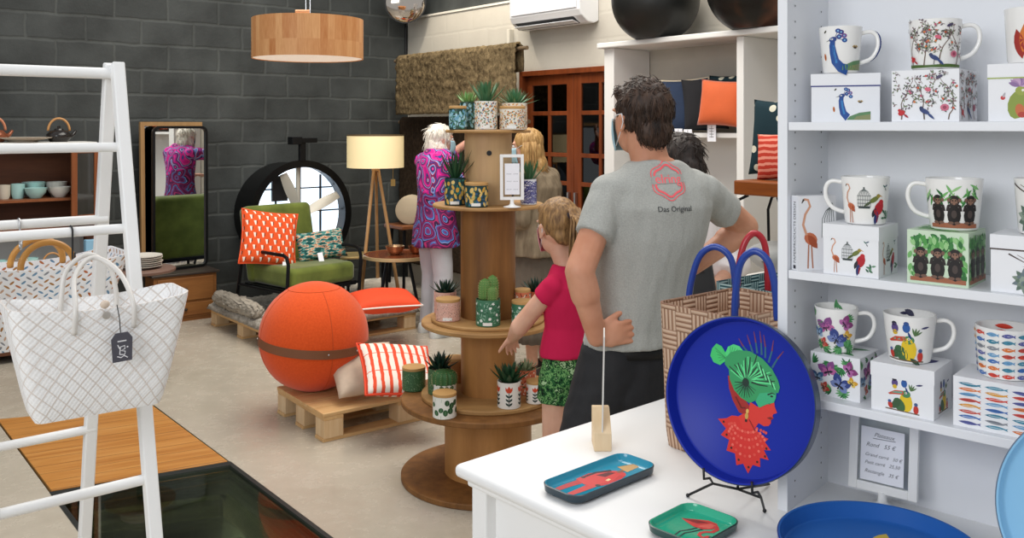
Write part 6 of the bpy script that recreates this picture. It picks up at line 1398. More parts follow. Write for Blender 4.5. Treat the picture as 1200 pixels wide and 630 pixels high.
def tulips(p, h, C):
    n = 3
    for i in range(n):
        u = -C/2+(i+.5)*C/n; k = h/.115
        p.line([(u, .012*k), (u, .075*k)], .0032*k, '1f3a34')
        for j in range(3):
            for s_ in (1, -1): p.leaf(u, (.016+.018*j)*k, .020*k, .0085*k, PI/2-s_*.85, '1f3a34')
        p.poly([(u-.016*k, .098*k), (u-.015*k, .083*k), (u-.008*k, .073*k), (u+.008*k, .073*k), (u+.015*k, .083*k), (u+.016*k, .098*k), (u+.008*k, .090*k), (u, .102*k), (u-.008*k, .090*k)], 'd8512f').leaf(u, .074*k, .022*k, .009*k, PI/2, 'b93a22')
PT['tulip'] = ('f1efe8', tulips)
def pot_at(label, px, D, z, r, h, pt, plant=None, lid=False, card=False):
    p = V(((px-600)/F*D, D, z+.0004)); base, f = PT[pt]; a0 = math.atan2(-p.y, -p.x)
    cat = 'jar' if lid else 'potted plant'
    t = thing('lidded_jar' if lid else 'potted_cactus' if plant and plant[0] == 'cactus' else 'potted_succulent', label, cat, p, 0, 'patterned jars on the spool tiers' if lid else 'patterned plant pots on the spool tiers')
    b_ = newbm()
    if lid: prof = [(0, 0), (r-.003, 0), (r, .003), (r, h-.001), (0, h-.001)]
    else: prof = [(0, 0), (r-.003, 0), (r, .003), (r, h), (r-.003, h), (r-.004, h-.014), (0, h-.014)]
    lathe(b_, prof, 48); pn = Paint(); f(pn, h, 2*PI*r*.56)
    if card: pn.poly([(-.024, .006), (.018, .006), (.018, .02), (-.024, .02)], 'f2f2ee')
    pn.into(b_, cylmap(r, r, h, a0), 1, .0006, .000005, lambda u, v: .002 < v < h-.001); obj('jar_body' if lid else 'pot', b_, [rx_(base), PRINT], t, smooth=35)
    if lid:
        b_ = newbm(); lathe(b_, [(0, h-.0008), (r-.006, h-.0008), (r+.0005, h), (r+.0005, h+.011), (r-.001, h+.0125), (0, h+.0125)], 48); obj('wooden_lid', b_, CORK, t, smooth=35); return t
    b_ = newbm(); lathe(b_, [(0, h-.0138), (r-.0045, h-.0138), (r*.6, h-.008), (0, h-.006)], 28); obj('soil', b_, SOIL, t, smooth=180)
    if plant[0] == 'aloe':
        _, n, L, w_, m, e0, e1, cu = plant; b_ = newbm(); aloe(b_, n, L, w_, h-.010, e0, e1, cu); obj('leaves', b_, m, t, smooth=50)
    elif plant[0] == 'cactus':
        for (x, y, rr, hh, m) in plant[1]:
            b_ = newbm(); cactus(b_, (x, y, h-.012), rr, hh); st_ = obj('cactus_stem', b_, m, t, smooth=180); b_ = newbm(); spines(b_, (x, y, h-.012), rr, hh); obj('spines', b_, SPINE, st_)
    return t
Z4, Z3, Z2, Z1 = 1.63, 1.283, .751, .397
pot_at('teal leaf-print jar with wooden lid at left end of the top tier', 536.5, 4.15, Z4, .040, .098, 'teal', lid=True)
pot_at('teal-print pot with light green rosette behind the top tier jar', 549, 4.245, Z4, .040, .130, 'teal', ('aloe', 26, .085, .014, ALOE[3], .45, 1.3, .3))
pot_at('white floral pot with tall aloe in the middle of the top tier', 569.5, 4.13, Z4, .052, .131, 'floral', ('aloe', 24, .13, .022, ALOE[2], .75, 1.45, .15), card=True)
pot_at('white floral jar with thin wooden lid at right end of the top tier', 600.5, 4.13, Z4, .059, .096, 'orange', lid=True, card=True)
pot_at('white floral pot with spiky dark green plant at right rear of top tier', 603, 4.262, Z4, .060, .126, 'orange', ('aloe', 60, .105, .012, ALOE[5], .15, 1.4, .25))
pot_at('dark pot with yellow lemon print and tall grassy plant on second tier', 533.5, 4.145, Z3, .049, .125, 'lemon', ('aloe', 44, .16, .011, ALOE[1], .8, 1.5, .2), card=True)
pot_at('dark lemon-print jar with wooden lid on the second tier, left of sign', 558.5, 4.05, Z3, .052, .098, 'lemon', lid=True, card=True)
pot_at('navy and white patterned pot with aloe behind the small framed sign', 619.5, 4.17, Z3, .037, .118, 'navy', ('aloe', 20, .12, .015, ALOE[2], .8, 1.45, .2))
pot_at('pink speckled pot with dark succulent at left rear of the third tier', 522, 4.30, Z2, .054, .105, 'pink', ('aloe', 34, .085, .020, ALOE[4], .2, 1.3, .4))
pot_at('pink speckled jar with wooden lid at left front of the third tier', 525, 4.15, Z2, .057, .088, 'pink', lid=True, card=True)
pot_at('green fern-print pot with three round cactus stems on the third tier', 572, 4.045, Z2, .055, .118, 'fern', ('cactus', [(-.014, -.006, .026, .105, CAC), (.020, .010, .024, .118, CAC), (.018, -.022, .020, .072, CAC)]), card=True)
pot_at('fern-print jar with wooden lid beside the girl on the third tier', 613, 4.07, Z2, .052, .094, 'fern', lid=True)
pot_at('small dark-print jar with wooden lid behind the third tier fern jar', 612.5, 4.21, Z2, .037, .120, 'coral', lid=True)
pot_at('coral-print pot with dark succulent behind the girl on third tier', 628, 4.29, Z2, .045, .11, 'coral', ('aloe', 30, .09, .018, ALOE[4], .3, 1.35, .35))
pot_at('mossy green pot with pointed dark succulent at left of the fourth tier', 515, 4.205, Z1, .054, .118, 'moss', ('aloe', 26, .10, .024, ALOE[4], .45, 1.45, .1))
pot_at('brown kraft jar with wooden lid at the rear of the fourth tier', 534.5, 4.40, Z1, .052, .105, 'kraft', lid=True)
pot_at('white pot with green leaf spots and a ball cactus on fourth tier', 521, 4.085, Z1, .053, .080, 'spots', ('cactus', [(0, 0, .052, .075, CAC2)]))
pot_at('white jar with green leaf spots and wooden lid at the tier front', 521, 3.925, .377, .052, .095, 'spots', lid=True)
pot_at('mossy green jar with wooden lid at far left of the lowest tier', 485, 4.33, .377, .056, .098, 'moss', lid=True)
pot_at('white red-tulip pot with pointed aloe at the front of fourth tier', 596.5, 4.0, Z1, .052, .116, 'tulip', ('aloe', 26, .11, .028, ALOE[1], .45, 1.4, .15))
pot_at('small white red-tulip jar with wooden lid beside the girl\'s shorts', 627, 4.06, Z1, .040, .088, 'tulip', lid=True)
pot_at('coral floral pot with variegated plant under the girl\'s hand', 616, 4.20, Z1, .049, .115, 'coral', ('aloe', 34, .07, .014, mat('9fb08a', .5, var=.3, vs=50), .1, 1.2, .5))
# ================================================================= PEOPLE
Z = V((0, 0, 1))
def ringE(c, rv, fv, a, b, n=22): return [V(c)+rv*a*math.cos(2*PI*i/n)+fv*b*math.sin(2*PI*i/n) for i in range(n)]
def torso(bm, rings, rv, fv, grow=0): loft(bm, [ringE(c, rv, fv, a+grow, b+grow) for c, a, b in rings])
def limb(bm, pts, rs, n=14, ball=True):
    pts = [V(p) for p in pts]
    for i in range(len(pts)-1): tube(bm, [pts[i], pts[i].lerp(pts[i+1], .5), pts[i+1]], [rs[i], (rs[i]+rs[i+1])/2*1.02, rs[i+1]], n)
    if ball:
        for p, r in zip(pts, rs): ell(bm, p, r*.995, None, 14, 10)
def basis(f, up=Z):
    f = V(f).normalized(); r = f.cross(up).normalized(); u = r.cross(f); return r, f, u, Matrix((r, f, u)).transposed()
def head(bm, c, f, s=1.0, up=Z):
    r, f, u, B = basis(f, up); E = lambda x, y, z, rr: ell(bm, V(c)+B @ V((x*s, y*s, z*s)), tuple(q*s for q in rr), B, 20, 14)
    E(0, -.008, .02, (.076, .096, .098)); E(0, .028, -.055, (.056, .062, .062)); E(0, .045, -.02, (.058, .050, .07)); E(0, .060, -.088, (.026, .025, .022))
    tube(bm, [V(c)+B @ V((0, .086*s, .022*s)), V(c)+B @ V((0, .110*s, -.018*s)), V(c)+B @ V((0, .098*s, -.030*s))], [.009*s, .014*s, .011*s], 8)
    E(-.032, .078, .030, (.024, .014, .008)); E(.032, .078, .030, (.024, .014, .008)); E(0, .083, -.055, (.024, .012, .007)); E(0, .081, -.066, (.020, .012, .007))
    for sx in (-1, 1):
        E(sx*.080, -.006, -.012, (.009, .020, .032)); E(sx*.084, -.012, .004, (.008, .016, .014)); E(sx*.080, .0, -.038, (.008, .009, .010))
def eyes(parent, c, f, s=1.0, col='3f2c1e'):
    r, f, u, B = basis(f)
    for sx in (-1, 1):
        b_ = newbm(); ell(b_, V(c)+B @ V((sx*.031*s, .080*s, .012*s)), .0125*s, None, 12, 8); e = obj('eye', b_, mat('ece6df', .2), parent, smooth=180, world=True)
        b_ = newbm(); ell(b_, V(c)+B @ V((sx*.031*s, .0895*s, .012*s)), .0055*s, None, 10, 6); obj('iris', b_, mat(col, .2), e, smooth=180, world=True)
def hand(bm, wr, d, pn, s=1.0, side=1, curl=.35, spread=.08, thumb=.8):
    d = V(d).normalized(); pn = V(pn); pn = (pn-d*pn.dot(d)).normalized(); lat = d.cross(pn)*side; B = Matrix((lat, d, pn)).transposed(); w_ = V(wr)
    ell(bm, w_+d*.045*s, (.040*s, .052*s, .015*s), B, 14, 10); ell(bm, w_+d*.02*s, (.028*s, .035*s, .018*s), B, 12, 8); ell(bm, w_+d*.03*s+lat*.024*s+pn*.008*s, (.016*s, .03*s, .014*s), B, 10, 8)
    for i, (L, r) in enumerate(((.070, .0092), (.080, .0094), (.074, .0090), (.058, .0080))):
        o = w_+d*.082*s+lat*(.030-.020*i)*s; a = .1+curl*.5; dd = (d+lat*(1.5-i)*spread).normalized(); pts = [o-d*.02*s, o]; seg = (L*.42, L*.32, L*.26)
        for q in seg: pts.append(pts[-1]+(dd*math.cos(a)+pn*math.sin(a))*q*s); a += curl
        tube(bm, pts, [r*s, r*s, r*.95*s, r*.88*s, r*.72*s], 8)
        for p, q in zip(pts[1:], (1, .95, .88, .72)): ell(bm, p, r*q*s*.99, None, 8, 6)
    o = w_+d*.022*s+lat*.030*s; td = (d*math.cos(thumb)+lat*math.sin(thumb)+pn*.25).normalized(); p1 = o+td*.035*s; td2 = (td+d*.35).normalized(); p2 = p1+td2*.032*s; p3 = p2+(td2+d*.2).normalized()*.024*s
    tube(bm, [o-td*.015*s, o, p1, p2, p3], [.014*s, .0135*s, .0115*s, .0105*s, .0085*s], 8)
    for p, r in ((p1, .0115), (p2, .0105), (p3, .0085)): ell(bm, p, r*s, None, 8, 6)
def foot(bm, an, f, s=1.0):
    r, f, u, B = basis((f[0], f[1], 0)); an = V(an)
    ell(bm, V((an.x, an.y, .045*s))-f*.02*s, (.036*s, .05*s, .042*s), B, 14, 10); ell(bm, V((an.x, an.y, .034*s))+f*.09*s, (.045*s, .10*s, .032*s), B, 14, 10); ell(bm, V((an.x, an.y, .026*s))+f*.15*s, (.042*s, .06*s, .024*s), B, 14, 10)
def shoe(name, root, an, f, s, m):
    r, f, u, B = basis((f[0], f[1], 0)); b_ = newbm(); an = V((an[0], an[1], 0))
    rings = [];
    for t_, w_, h_ in ((-.09, .025, .06), (-.08, .036, .085), (-.03, .042, .10), (.04, .046, .085), (.10, .050, .06), (.16, .048, .045), (.20, .036, .035), (.215, .018, .02)):
        c = an+f*t_*s; rings.append([c+r*x*w_*s+Z*z for x, z in ((-.95, .001), (-1, .012*s), (-.95, h_*s*.55), (-.6, h_*s*.9), (0, h_*s), (.6, h_*s*.9), (.95, h_*s*.55), (1, .012*s), (.95, .001))])
    loft(b_, rings); return obj(name, b_, m, root, smooth=60, world=True)
def skinmat(c1, c2):
    n = NT('skin'); f = n.noise(n.coord('Object'), 9, 4); n.col(n.ramp(f, ((.3, c1), (.7, c2)))); n.b.inputs['Subsurface Weight'].default_value = .12; n.b.inputs['Subsurface Radius'].default_value = (.02, .008, .004); n.b.inputs['Subsurface Scale'].default_value = .3
    return n.fin(.5, 0, .35)
def hairmat(c1, c2):
    n = NT('hair'); c = n.coord('Object', (1, 1, .22)); f = n.noise(c, 90, 4, .6); n.col(n.ramp(f, ((.32, c1), (.68, c2)))); n.bump(f, .5, .006); return n.fin(.55, 0, .4)
def strands(bm, lines, r0, r1=.0006, n=4):
    for L in lines: tube(bm, L, [r0+(r1-r0)*(i/(len(L)-1))**1.5 for i in range(len(L))], n)
def mask(root, c, f, s, m, skin=None):
    r, f, u, B = basis(f); b_ = newbm(); rows = []; na, ne = 16, 8
    for j in range(ne+1):
        row = []
        for i in range(na+1):
            a = (-1+2*i/na)*1.15; e = j/ne; z = .0-.105*e; bulge = math.sin(PI*(.15+.75*e)); x = .074*math.sin(a)*(1-.18*e); y = .028+.082*math.cos(a)*(.82+.22*bulge)+(.012*(1-abs(a))*bulge if abs(a) < 1 else 0)
            row.append(V(c)+B @ V((x*s, y*s, z*s)))
        rows.append(row)
    vv = [[b_.verts.new(p) for p in rw] for rw in rows]
    for j in range(ne):
        for i in range(na): b_.faces.new((vv[j][i], vv[j][i+1], vv[j+1][i+1], vv[j+1][i]))
    o = obj('face_mask', b_, m, root, smooth=180, world=True); sd = o.modifiers.new('s', 'SOLIDIFY'); sd.thickness = .002*s
    for sx in (-1, 1):
        b_ = newbm(); A = lambda x, y, z: V(c)+B @ V((x*s, y*s, z*s))
        tube(b_, [A(sx*.066, .062, -.008), A(sx*.080, .02, .012), A(sx*.088, -.018, .016), A(sx*.089, -.026, -.01), A(sx*.082, -.002, -.045), A(sx*.058, .052, -.088)], .0016*s, 6); obj('ear_loop', b_, mat('dfe6ea', .6), o, smooth=180, world=True)
    return o
MASKB = mat('9fc3cf', .8, var=.05)
def cloth(name, bm, voxel, m, root, it=6, folds=(0, 10), vert=True, smooth=180):
    me = blob(bm, voxel, it)
    if folds[0]:
        me.update(); nr = [v.normal.copy() for v in me.vertices]
        for v, n_ in zip(me.vertices, nr):
            q = v.co*folds[1]; 
            if vert: q = V((q.x, q.y, q.z*.35))
            v.co += n_*folds[0]*(noise.noise(q)+.5*noise.noise(q*2.1))
    return obj(name, me, m, root, smooth=smooth, world=True)
# ---- the man in the grey T-shirt
mf = V((-.33, .94, 0)).normalized(); mr, mf, mu, mB = basis(mf)
man = thing('person', 'man in grey printed T-shirt and black trousers, hands on hips, back turned', 'person', (.41, 2.93, 0))
SK = skinmat('c08466', 'd39c80')
Tm = [((.405, 2.93, .90), .165, .112), ((.41, 2.925, 1.0), .160, .112), ((.428, 2.915, 1.15), .162, .112), ((.452, 2.905, 1.29), .180, .120), ((.466, 2.90, 1.39), .192, .116), ((.470, 2.90, 1.455), .178, .092), ((.466, 2.902, 1.505), .115, .070), ((.458, 2.905, 1.545), .066, .062)]
sL, sR = V((.308, 2.842, 1.435)), V((.634, 2.960, 1.435)); eL, wL = V((.206, 2.735, 1.205)), V((.262, 2.778, .995)); eR, wR = V((.815, 3.13, 1.296)), V((.618, 3.075, 1.165))
hc = V((.418, 2.925, 1.672)); hf = V((-.50, .86, 0))
hipL, hipR = V((.325, 2.90, .90)), V((.495, 2.955, .90)); kL, kR = V((.185, 2.86, .49)), V((.53, 2.99, .49)); aL, aR = V((.12, 2.90, .09)), V((.57, 3.05, .09))
b_ = newbm(); torso(b_, Tm, mr, mf, -.004); head(b_, hc, hf); limb(b_, [V((.460, 2.905, 1.49)), hc+V((.01, -.02, -.06))], [.062, .060])
limb(b_, [sL, eL, wL], [.046, .046, .031]); limb(b_, [sR, eR, wR], [.046, .046, .031])
limb(b_, [eL, eL.lerp(wL, .35)], [.045, .047]); limb(b_, [eR, eR.lerp(wR, .35)], [.045, .047])
hand(b_, wL, V((.95, .10, .12)), V((.1, .95, 0)), 1.0, 1, .25, .05, .5); hand(b_, wR, V((-.75, .45, -.3)), V((-.4, -.8, .2)), 1.0, -1, .3)
limb(b_, [hipL, kL, aL], [.082, .056, .040]); limb(b_, [hipR, kR, aR], [.082, .056, .040]); foot(b_, aL, mf); foot(b_, aR, mf)
body = obj('body', blob(b_, .0052, 4), SK, man, smooth=180, world=True); eyes(body, hc, hf)
n = NT('grey_jersey'); c = n.coord('Object'); f = n.noise(c, 260, 2); g = n.noise(n.coord('Object', (1, 1, .3)), 6, 3); n.col(n.mix(.35, 'a9aaa5', n.ramp(f, ((.3, '8a8b87'), (.7, 'bcbdb7'))))); n.bump(n.math('ADD', n.math('MULTIPLY', f, .04), g), .8, .05); JERSEY = n.fin(.9, 0, .15, Sheen_Weight=.1)
b_ = newbm(); torso(b_, [((.405, 2.93, .945), .176, .126)]+[(c, a+.004, b+.004) for c, a, b in Tm[1:7]]+[((.459, 2.905, 1.535), .074, .068)], mr, mf, .008)
for s_, e_ in ((sL, eL), (sR, eR)):
    k = s_.lerp(e_, .56); tube(b_, [s_.lerp(V((.47, 2.9, 1.43)), .35), s_, s_.lerp(e_, .3), k], [.078, .064, .060, .062], 18); ell(b_, s_, .063, None, 16, 12)
shirt = cloth('t_shirt', b_, .007, JERSEY, man, 6, (.010, 9))
bv = BVHTree.FromPolygons([v.co for v in shirt.data.vertices], [tuple(p.vertices) for p in shirt.data.polygons])
lc = P(786, 212, 2.80)
def shirtmap(u, v, e):
    o = lc+mr*u+Z*v-mf*.5; h = bv.ray_cast(o, mf); return h[0]+h[1]*e if h[0] is not None else None
b_ = newbm(); pn = Paint(); CR = 'f0636a'
def hexring(k, wd, col, rot=0):
    pts = []
    for i in range(48):
        a = 2*PI*i/48; q = k*(1+.07*math.cos(6*a+PI)); pts.append((q*.98*math.cos(a), q*math.sin(a)))
    pn.line(pts+[pts[0]], wd, col)
hexring(.057, .0030, CR); hexring(.046, .0065, CR)
pn.poly([(-.056, -.011), (.056, -.006), (.058, .018), (.03, .022), (-.03, .017), (-.054, .012)], '9c9d98')
pn.text('elring', 0, -.0075, .040, CR).text('elring', .0009, -.0075, .040, CR)
pn.text('Das Original', .008, -.094, .0235, '4b4d4d').text('Das Original', .0086, -.094, .0235, '4b4d4d')
pn.into(b_, shirtmap, 0, .0012, .00004, None, .008)
obj('chest_print', b_, PRINT, shirt, world=True, raw=True)
TRB = mat('1b1c20', .75, var=.2, vs=10, bump=.25, bs=140)
b_ = newbm(); torso(b_, [((.395, 2.93, .70), .12, .10), ((.405, 2.93, .78), .165, .116), ((.405, 2.93, .88), .166, .116), ((.405, 2.93, .985), .146, .104)], mr, mf)
for h_, k_, a_ in ((hipL, kL, aL), (hipR, kR, aR)): tube(b_, [h_, h_.lerp(k_, .5), k_, k_.lerp(a_, .5), a_+V((0, 0, -.02))], [.108, .094, .080, .074, .070], 18); ell(b_, h_, .107, None, 16, 12)
tr_ = cloth('trousers', b_, .009, TRB, man, 5, (.007, 13), False)
b_ = newbm(); loft(b_, [ringE((.405, 2.93, z), mr, mf, .170, .121, 30) for z in (.915, .95)], False); be = obj('belt', b_, mat('0d0d0f', .5), tr_, smooth=180, world=True); be.modifiers.new('s', 'SOLIDIFY').thickness = .004
for a_ in (aL, aR): shoe('shoe', man, a_, mf, 1.1, mat('2a2a2e', .6))
# hair: shell over the back and top of the skull, with tufts
r_, f_, u_, B_ = basis(hf); HM = hairmat('1c120d', '4a3426')
b_ = newbm(); E = lambda x, y, z, rr: ell(b_, hc+B_ @ V((x, y, z)), rr, B_, 28, 20)
E(0, -.026, .036, (.086, .100, .098)); E(0, .026, .080, (.070, .066, .038)); E(0, -.075, -.035, (.064, .042, .060)); E(-.062, -.03, -.0, (.022, .035, .04)); E(.062, -.03, -.0, (.022, .035, .04))
me = blob(b_, .006, 3)
for v in me.vertices:
    d = v.co-hc; q = V((d.x*60, d.y*60, d.z*16)); v.co += d.normalized()*(.005*noise.noise(q)+.003*noise.noise(q*2.2))
hair = obj('hair', me, HM, man, smooth=180, world=True)
b_ = newbm(); RH = random.Random(2); vs = me.vertices; me.update()
for _ in range(900):
    v = vs[RH.randrange(len(vs))]; d = v.co-hc; loc = B_.transposed() @ d
    if loc.z > .07: fl_ = (f_*RH.uniform(.1, 1)+r_*RH.uniform(-.9, .9)+Z*RH.uniform(.0, .5)); L = RH.uniform(.018, .034)
    else: fl_ = (-Z+f_*RH.uniform(-.2, .35)+r_*RH.uniform(-.2, .2)); L = RH.uniform(.02, .035)
    nn = v.normal; fl_ = (fl_-nn*fl_.dot(nn)).normalized(); p = v.co-nn*.001; k = RH.uniform(.1, .4)
    strands(b_, [[p, p+fl_*L*.35+nn*L*k*.35, p+fl_*L*.7+nn*L*k*.4, p+fl_*L+nn*L*k*.25]], .0019)
obj('hair_tufts', b_, HM, hair, smooth=180, world=True)
mask(man, hc, hf, 1.0, MASKB)
# ---- the girl in pink
gf = V((-.78, .62, 0)).normalized(); gr_, gf, gu, gB = basis(gf); gx, gy = .222, 3.56
girl = thing('person', 'girl in raspberry pink top and leafy green shorts reaching to a pot', 'person', (gx, gy, 0))
G = lambda r, f, z: V((gx, gy, 0))+gr_*r+gf*f+Z*z
Tg = [((G(0, 0, .66)), .120, .085), (G(0, 0, .77), .113, .082), (G(0, 0, .86), .102, .075), (G(0, 0, .95), .110, .080), (G(0, 0, 1.02), .114, .072), (G(0, 0, 1.065), .085, .055), (G(0, 0, 1.10), .05, .045)]
gh = P(651, 266, 3.58)+V((.005, 0, .0)); ghf = V((-.45, .88, -.12))
SKG = skinmat('cf9a80', 'e0b097')
gs = G(-.100, 0, 1.025); ge = P(611, 380, 3.52); gw = P(602, 394, 3.71); gs2 = G(.100, 0, 1.025); ge2 = G(.17, .04, .84); gw2 = G(.15, .15, .70)
ge = gs+(ge-gs).normalized()*.215
b_ = newbm(); torso(b_, Tg, gr_, gf, -.004); head(b_, gh, ghf, .93); limb(b_, [G(0, 0, 1.08), gh+V((0, 0, -.06))], [.044, .042])
limb(b_, [gs, ge, gw], [.036, .036, .026]); limb(b_, [gs2, ge2, gw2], [.036, .035, .026]); hd_ = (P(597, 398, 3.84)-gw).normalized()
hand(b_, gw, hd_+V((0, 0, -.35)), V((.2, .3, -1)), .78, 1, .4); hand(b_, gw2, V((-.3, .5, -.8)), V((-.6, 0, 0)), .78, -1, .35)
gl = [(G(-.065, 0, .66), G(-.07, .02, .37), G(-.075, 0, .07)), (G(.065, 0, .66), G(.07, .03, .37), G(.08, .02, .07))]
for h_, k_, a_ in gl: limb(b_, [h_, k_, a_], [.066, .043, .030]); foot(b_, a_, gf, .8)
bg_ = obj('body', blob(b_, .005, 3), SKG, girl, smooth=180, world=True); eyes(bg_, gh, ghf, .93)
PINK = NT('pink_jersey'); c = PINK.coord('Object'); PINK.col('c41f4c'); PINK.bump(PINK.noise(PINK.coord('Object', (1, 1, .3)), 9, 3), .4, .02); PINK = PINK.fin(.85, 0, .2)
b_ = newbm(); torso(b_, [(G(0, 0, .745), .126, .092)]+Tg[2:6]+[(G(0, 0, 1.098), .055, .050)], gr_, gf, .009)
for s_, e_ in ((gs, ge), (gs2, ge2)): tube(b_, [s_.lerp(G(0, 0, 1.03), .4), s_, s_.lerp(e_, .30)], [.050, .046, .046], 16); ell(b_, s_, .046, None, 14, 10)
cloth('top', b_, .006, PINK, girl, 5, (.005, 16))
n = NT('leaf_shorts'); f = n.noise(n.coord('Object'), 17, 4, .7); n.col(n.ramp(f, ((.36, '14241a'), (.44, '2a5a32'), (.50, '6fa060'), (.54, '24482a'), (.60, 'a5c494')), True)); LEAF = n.fin(.85, 0, .15)
b_ = newbm(); torso(b_, [(G(0, 0, .63), .128, .098), (G(0, 0, .70), .124, .092), (G(0, 0, .76), .118, .086)], gr_, gf)
for h_, k_, a_ in gl: tube(b_, [h_, h_.lerp(k_, .25), h_.lerp(k_, .30)], [.080, .080, .082], 18); ell(b_, h_, .079, None, 14, 10)
cloth('shorts', b_, .006, LEAF, girl, 4, (.005, 18))
for _, _, a_ in gl: shoe('shoe', girl, a_, gf, .82, mat('d8d4cf', .6))
r_, f_, u_, B_ = basis(ghf); HG = hairmat('5d4026', 'a98252')
b_ = newbm(); E = lambda x, y, z, rr: ell(b_, gh+B_ @ V((x, y, z)), rr, B_, 26, 18)
E(0, -.022, .032, (.080, .093, .090)); E(0, .03, .075, (.06, .055, .03)); E(0, -.065, -.025, (.055, .035, .05))
me = blob(b_, .006, 3)
for v in me.vertices: d = v.co-gh; q = V((d.x*70, d.y*70, d.z*25)); v.co += d.normalized()*.003*noise.noise(q)
hg = obj('hair', me, HG, girl, smooth=180, world=True)
b_ = newbm(); pb_ = gh+B_ @ V((.012, -.100, .045)); RH = random.Random(4); ln = []
for _ in range(170):
    a = RH.uniform(0, 2*PI); q = math.sqrt(RH.random())*.026; o = r_*math.cos(a)*q+Z*math.sin(a)*q*.5; sp = r_*math.cos(a)*q*1.2+f_*math.sin(a)*q*1.0; L = RH.uniform(.8, 1.08)
    ln.append([pb_+o*.5+f_*.015, pb_-f_*.025+o+Z*.018, pb_-f_*.055+sp-Z*.03*L, pb_-f_*.062+sp*1.3-Z*.10*L, pb_-f_*.050+sp*1.2-Z*.17*L, pb_-f_*.040+sp*.7-Z*.235*L])
strands(b_, ln, .0042, .0008, 5); obj('ponytail', b_, HG, hg, smooth=180, world=True)
b_ = newbm(); tube(b_, [pb_-f_*.012+r_*.021*math.cos(a)+Z*.017*math.sin(a) for a in [2*PI*i/16 for i in range(16)]], .006, 8, True); obj('hair_tie', b_, mat('3a3038', .7), hg, smooth=180, world=True)
mask(girl, gh, ghf, .90, mat('d98a9c', .8))
# ---- elderly woman in the pink patterned tunic
wf = V((.80, .60, 0)).normalized(); wr_, wf, wu, wB = basis(wf); wx, wy = -.605, 7.10
old = thing('person', 'white-haired woman in pink patterned tunic and pale grey trousers by the lamp', 'person', (wx, wy, 0))
G = lambda r, f, z: V((wx, wy, 0))+wr_*r+wf*f+Z*z
To = [(G(0, 0, .88), .185, .135), (G(0, 0, .98), .170, .125), (G(0, .0, 1.12), .165, .120), (G(0, .0, 1.27), .185, .125), (G(0, .0, 1.37), .190, .110), (G(0, .01, 1.43), .14, .08), (G(0, .02, 1.47), .066, .06)]
oh = P(517, 164, 7.16); ohf = V((.93, .36, -.06)); SKO = skinmat('c99680', 'd9ab96')
oa = ((G(-.19, 0, 1.36), G(-.28, .22, 1.34), G(-.10, .42, 1.54)), (G(.19, 0, 1.36), G(.25, .10, 1.12), G(.16, .30, 1.10)))
b_ = newbm(); torso(b_, To, wr_, wf, -.005); head(b_, oh, ohf); limb(b_, [G(0, .01, 1.43), oh+V((0, 0, -.07))], [.056, .054])
for s_, e_, w__ in oa: limb(b_, [s_, e_, w__], [.05, .04, .029])
hand(b_, oa[0][2], V((.4, .2, .5)), V((-.3, -.6, -.2)), .95, -1, .5); hand(b_, oa[1][2], V((.9, .5, .1)), V((-.2, .1, -1)), .95, 1, .5)
ol = ((G(-.09, 0, .86), G(-.10, .02, .47), G(-.11, 0, .08)), (G(.09, -.02, .86), G(.10, .01, .47), G(.11, -.03, .08)))
for h_, k_, a_ in ol: limb(b_, [h_, k_, a_], [.08, .055, .038]); foot(b_, a_, wf, .9)
bo = obj('body', blob(b_, .008, 3), SKO, old, smooth=180, world=True); eyes(bo, oh, ohf, 1, '4a6f8a')
n = NT('swirl_tunic'); c = n.coord('Object'); wn = n.noise(c, 3.2, 2, .5, 1); vm = n.n('VectorMath', operation='MULTIPLY_ADD'); vm.inputs[1].default_value = (.35, .35, .35); n.l(wn, vm.inputs[0]); n.l(c, vm.inputs[2])
vo = n.n('TexVoronoi'); vo.inputs['Scale'].default_value = 7; n.l(vm.outputs[0], vo.inputs['Vector']); wv = n.math('FRACT', n.math('MULTIPLY', vo.outputs['Distance'], 3.0)); zz = n.noise(c, 1.9, 2)
c1_ = n.ramp(wv, ((0, 'c81f86'), (.22, 'e0409a'), (.40, '4a1f5e'), (.52, '6f86c4'), (.64, 'c9b4d6'), (.69, '8a1f58'), (.86, '2f3f86')), True); c2_ = n.ramp(wv, ((0, '5a1f50'), (.3, '7a2f66'), (.5, '3f62a8'), (.64, '7f9ad0'), (.70, '3a1f44'), (.86, 'a82f66')), True)
sx = n.n('SeparateXYZ'); n.l(c, sx.inputs[0]); n.col(n.mix(n.ramp(n.math('ADD', sx.outputs[2], n.math('MULTIPLY', zz, .25)), ((.0, '000000'), (1, 'ffffff'))), c2_, c1_))
zr = n.ramp(n.math('ADD', n.math('MULTIPLY', zz, .3), n.math('MULTIPLY', sx.outputs[2], .8)), ((1.0, '000000'), (1.0, 'ffffff'))); n.col(n.mix(n.math('GREATER_THAN', n.math('ADD', sx.outputs[2], n.math('MULTIPLY', zz, .35)), 1.30), c2_, c1_)); SWIRL = n.fin(.7, 0, .2)
b_ = newbm(); torso(b_, [(G(0, 0, .70), .215, .165), (G(0, 0, .80), .205, .155)]+To[1:6]+[(G(0, .02, 1.465), .075, .068)], wr_, wf, .014)
for s_, e_, w__ in oa: tube(b_, [s_.lerp(G(0, 0, 1.36), .4), s_, s_.lerp(e_, .6), e_], [.07, .072, .070, .075], 16); ell(b_, s_, .071, None, 14, 10); ell(b_, e_, .073, None, 14, 10); tube(b_, [e_, e_.lerp(w__, .5)], [.072, .085], 16)
cloth('tunic', b_, .010, SWIRL, old, 5, (.009, 9))
GT = mat('b9bac0', .85, var=.12, vs=8, bump=.2)
b_ = newbm(); torso(b_, [(G(0, 0, .80), .17, .125), (G(0, 0, .92), .165, .12)], wr_, wf)
